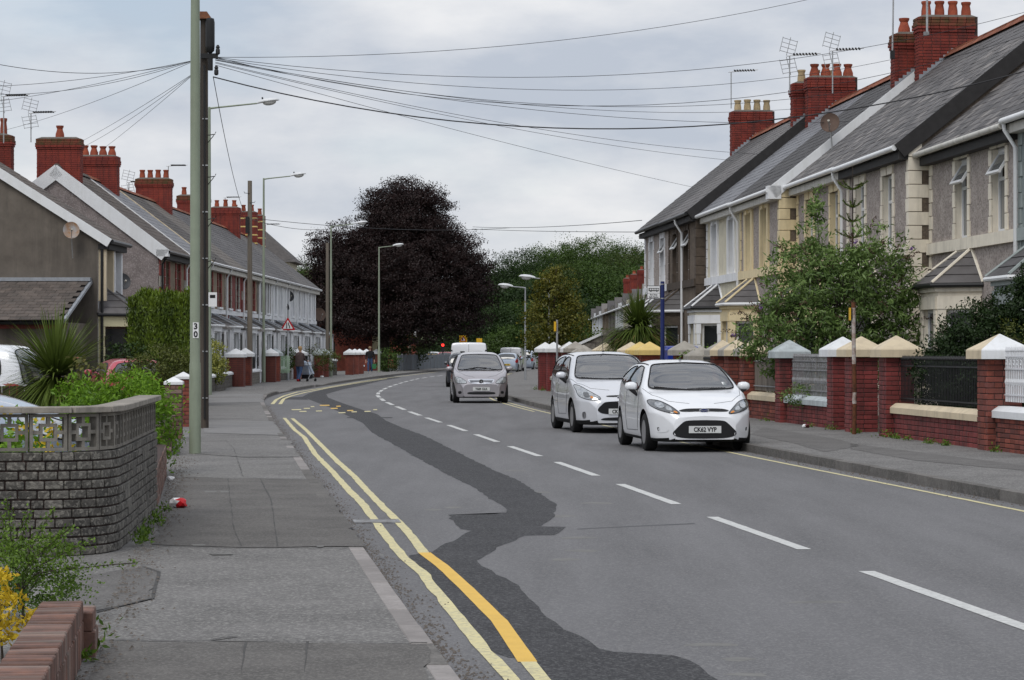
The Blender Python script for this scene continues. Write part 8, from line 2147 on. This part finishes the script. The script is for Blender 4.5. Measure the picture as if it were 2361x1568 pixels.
w1 = figure('person in a brown coat and jeans pushing a pushchair', (-10.32, 121, .08), R(-28), B, [M['coat_brown'], M['jeans'], M['skin'], M['shoe_red']])
q = MB(); q.lathe([(.215, .76), (.22, .9), (.2, 1.1), (.2, 1.3), (.15, 1.42), (.06, 1.46)], 18); ctm = q.mesh('coat', M['coat_brown'], 60); ctm.transform(Matrix.Diagonal((1.08, .88, 1, 1))); put('coat', ctm, w1, (0, .03, 0))
q = MB(); q.lathe([(.02, -.1), (.08, -.09), (.098, -.02), (.1, .04), (.075, .1), (.02, .12)], 16); put('hair', q.mesh('hair', M['hair_blonde'], 60), w1, (0, .075, 1.63))
pu = thing('pushchair', 'folding pushchair with blue and white fabric pushed by the person in brown', 'pushchair', (-10.0, 121.75, .08), R(-28))
q = MB(); q.hexa([(-.2, -.1, .35), (.2, -.1, .35), (.2, .35, .4), (-.2, .35, .4)], [(-.22, -.3, .95), (.22, -.3, .95), (.22, -.15, .98), (-.22, -.15, .98)]); q.build('seat', M['pram_blue'], pu)
q = MB(); q.lathe([(.26, 0), (.24, .1), (.15, .19), (.02, .22)], 16); me = q.mesh('hood', M['pram_blue'], 60); put('hood', me, pu, (0, -.12, .82))
q = MB(); q.box(-.19, .19, -.2, .15, .16, .36); q.build('basket', M['jacket_black'], pu)
for s in (-.23, .23):
    q = MB(); q.tube([(s, -.35, 1.02), (s, -.22, .8), (s, .35, .12)], .014, 6); q.build('frame_tube', M['steel'], pu)
    q = MB(); q.tube([(s, .05, .5), (s, -.32, .1)], .014, 6); q.build('frame_tube', M['steel'], pu)
    for y_ in (.38, -.34):
        q = MB(); q.lathe([(.05, -.02), (.085, -.02), (.09, 0), (.085, .02), (.05, .02)], 16, axis='x'); put('wheel', q.mesh('wheel', M['tyre']), pu, (s, y_, .09))
# person walking towards the camera with a green bag
B = [[(0, 0, .95, (.15, .11), C_), (0, 0, 1.15, (.16, .12), C_), (0, -.01, 1.38, (.18, .115), C_), (0, 0, 1.47, (.11, .085), C_), (0, -.01, 1.53, .052, S_), (0, -.025, 1.6, .078, S_), (0, -.025, 1.66, .084, S_), (0, -.02, 1.72, .062, S_)],
     [(0, 0, .95, .15, C_), (-.1, 0, .86, .1, J_), (-.11, -.08, .48, .075, J_), (-.11, -.1, .12, .055, J_), (-.11, -.1, .07, .045, SH), (-.12, -.24, .04, .036, SH)],
     [(0, 0, .95, .15, C_), (.1, 0, .86, .1, J_), (.11, 0, .48, .075, J_), (.11, .12, .14, .055, J_), (.11, .13, .08, .045, SH), (.12, 0, .04, .036, SH)],
     [(0, -.01, 1.38, .18, C_), (-.21, 0, 1.4, .07, C_), (-.28, .02, 1.12, .06, C_), (-.27, -.08, .9, .045, C_), (-.27, -.1, .84, .026, S_)],
     [(0, -.01, 1.38, .18, C_), (.21, 0, 1.4, .07, C_), (.28, .04, 1.12, .06, C_), (.28, -.02, .9, .045, C_), (.28, -.03, .84, .026, S_)]]
B += hand(-.27, -.1, .84, 0, -.1, -1, S_) + hand(.28, -.03, .84, 0, -.1, -1, S_)
w2 = figure('person in a black jacket, jeans and tan cap walking with a green bag', (-9.45, 166, .1), R(0), B, [M['jacket_black'], M['jeans'], M['skin'], M['shoe_grey']])
q = MB(); q.lathe([(.1, 0), (.105, .03), (.09, .08), (.03, .11)], 16); cp = put('cap', q.mesh('cap', M['cap_tan'], 60), w2, (0, -.02, 1.68))
q = MB(); q.hexa([(-.08, -.2, .0), (.08, -.2, .0), (.09, -.08, .0), (-.09, -.08, .0)], [(-.08, -.2, .015), (.08, -.2, .015), (.09, -.08, .03), (-.09, -.08, .03)]); q.build('peak', M['cap_tan'], cp)
q = MB()
for s in (-.03, .03): q.lathe([(.002, -.11), (.012, -.105), (.002, -.095)], 8, (s, 0, 1.64), axis='y')
q.prism([(-.012, -.1, 1.6), (.012, -.1, 1.6), (0, -.1, 1.64)], (0, -.02, 0)); q.build('face', M['ink'], w2)
bg = thing('carrier_bag', 'green carrier bag in the hand of the walking person', 'bag', (-9.17, 165.9, .1))
q = MB(); q.hexa([(-.12, -.06, .3), (.12, -.06, .3), (.12, .06, .3), (-.12, .06, .3)], [(-.15, -.03, .62), (.15, -.03, .62), (.15, .03, .62), (-.15, .03, .62)]); q.build('bag_body', M['bag_green'], bg)
for s in (-.02, .02):
    q = MB(); q.tube([(-.08, s, .62), (-.02, s, .74), (.02, s, .74), (.08, s, .62)], .008, 5); q.build('handle', M['bag_green'], bg)

# ================================================================== far terrace, fence, houses under the beech
def far_house(label, X, Z, W, wm, ang, H=5.3, rise=2.1, dep=3.6, pots=2):
    t = thing('terraced_house', label, 'house', (X, Z, 0), ang, 'distant terraced houses')
    m = MB(); ops = [(W * .22 - .45, W * .22 + .45, 3.2, 4.8), (W * .72 - .45, W * .72 + .45, 3.2, 4.8), (W * .65 - .8, W * .65 + .8, .8, 2.4)]
    wall_grid(m, W, H, ops, 0, .12); m.build('wall', M[wm], t)
    m = MB(); m.face([(0, 0, 0), (0, -2 * dep, 0), (0, -2 * dep, H), (0, -dep, H + rise), (0, 0, H)]); m.build('gable_wall', M['stone_grey'], t)
    for o in ops: window(t, o[0], o[1], o[2], o[3], -.08, 'pvc', .6)
    r = MB(); r.hexa([(0, .25, H - .18), (W, .25, H - .18), (W, -dep, H + rise), (0, -dep, H + rise)], [(0, .25, H - .08), (W, .25, H - .08), (W, -dep, H + rise + .1), (0, -dep, H + rise + .1)])
    r.hexa([(0, -dep - .002, H + rise), (W, -dep - .002, H + rise), (W, -2 * dep, H - .1), (0, -2 * dep, H - .1)], [(0, -dep - .002, H + rise + .1), (W, -dep - .002, H + rise + .1), (W, -2 * dep, H), (0, -2 * dep, H)]); rf = r.build('roof', M['slate'], t)
    # small front gable with finial
    g_ = MB(); c = W * .68; g_.prism([(c - .8, .22, H - .1), (c + .8, .22, H - .1), (c, .22, H + .75)], (0, -1.9, 0)); g_.build('front_gable', M['slate'], t)
    gt = MB(); gt.tube([(0, .3, H - .15), (W, .3, H - .15)], .06, 6); gt.build('gutter', M['pvc'], t)
    chimney(t, W - .3, -dep, .6, 1.7, H + 1.0, H + rise + 1.35, pots, single=False, seed=int(Z), pot_h=.3)
    return t
fang = math.atan2(1, -.003)
for i, (lb, wm) in enumerate((('distant terraced house just behind the palm', 'stone_buff'), ('distant terraced house with grey stone front above the stone wall', 'stone_buff'), ('distant cream terraced house with a small front gable', 'render_cream'), ('distant pale terraced house, first of the white ones', 'render_white'), ('distant grey terraced house between pale ones', 'stone_grey'), ('distant buff terraced house before the far pair', 'stone_buff'), ('distant white terraced house, second from the far end', 'render_white'), ('distant white terraced house at the far end', 'render_white'))):
    z = 128 + i * 11.5
    far_house(lb, 7.35 - .003 * (z - 128), z, 11.5, wm, fang, H=4.5, pots=3)
t = thing('panel_fence', 'grey panelled fence along the footway under the beech', 'fence', (-8.35, 182, .1), math.atan2(36, 3.0))
for i in range(14):
    piece('panel', (2.5, .04, 1.15), (1.3 + i * 2.58, 0, .62), mat('fence_grey', (.17, .19, .21), .7, .2, 2) if 'fence_grey' not in bpy.data.materials else bpy.data.materials['fence_grey'], t)
    piece('post', (.08, .09, 1.3), (i * 2.58, 0, .62), M['iron_grey'], t)
for (x, Z, w_, h, wm, lb) in ((-14.2, 196, 3.4, 3.8, 'brick_red', 'low brick building behind the white pillars under the beech'), (-12.2, 202, 1.6, 4.2, 'render_cream2', 'cream building strip seen left of the beech trunk'), (-11.0, 214, 3.0, 3.2, 'brick_red', 'brick house glimpsed right of the cream strip')):
    t = thing('building', lb, 'building', (x, Z, 0))
    m = MB(); wall_grid(m, w_ * 2, h, [(w_ - .5, w_ + .5, 1.0, 2.2)], 0, .1, x0=0); me = m.mesh('wall', M[wm]); me.transform(Matrix.Rotation(math.pi, 4, 'Z') @ Matrix.Translation((-w_, 3, 0))); put('wall', me, t)
    m = MB(); m.box(-w_ - .2, w_ + .2, -3.3, 3, h, h + .25); m.build('roof', M['slate'], t)
    p_ = MB(); p_.box(-.5, .5, -2.92, -2.9, 1.0, 2.2); p_.build('window', M['glass'], t)
far_hill = MB()
for i in range(20):
    x0, x1 = -160 + i * 8, -152 + i * 8
    h0, h1 = 36 + 5 * math.sin(i * .4), 36 + 5 * math.sin((i + 1) * .4)
    far_hill.face([(x0 * 4 - 60, 1400, -2), (x1 * 4 - 60, 1400, -2), (x1 * 4 - 60, 1500, h1 * 1.25), (x0 * 4 - 60, 1500, h0 * 1.25)])
tag(far_hill.build('hills', mat('moor', (.17, .135, .09), .95, .3, .02)), kind='structure')
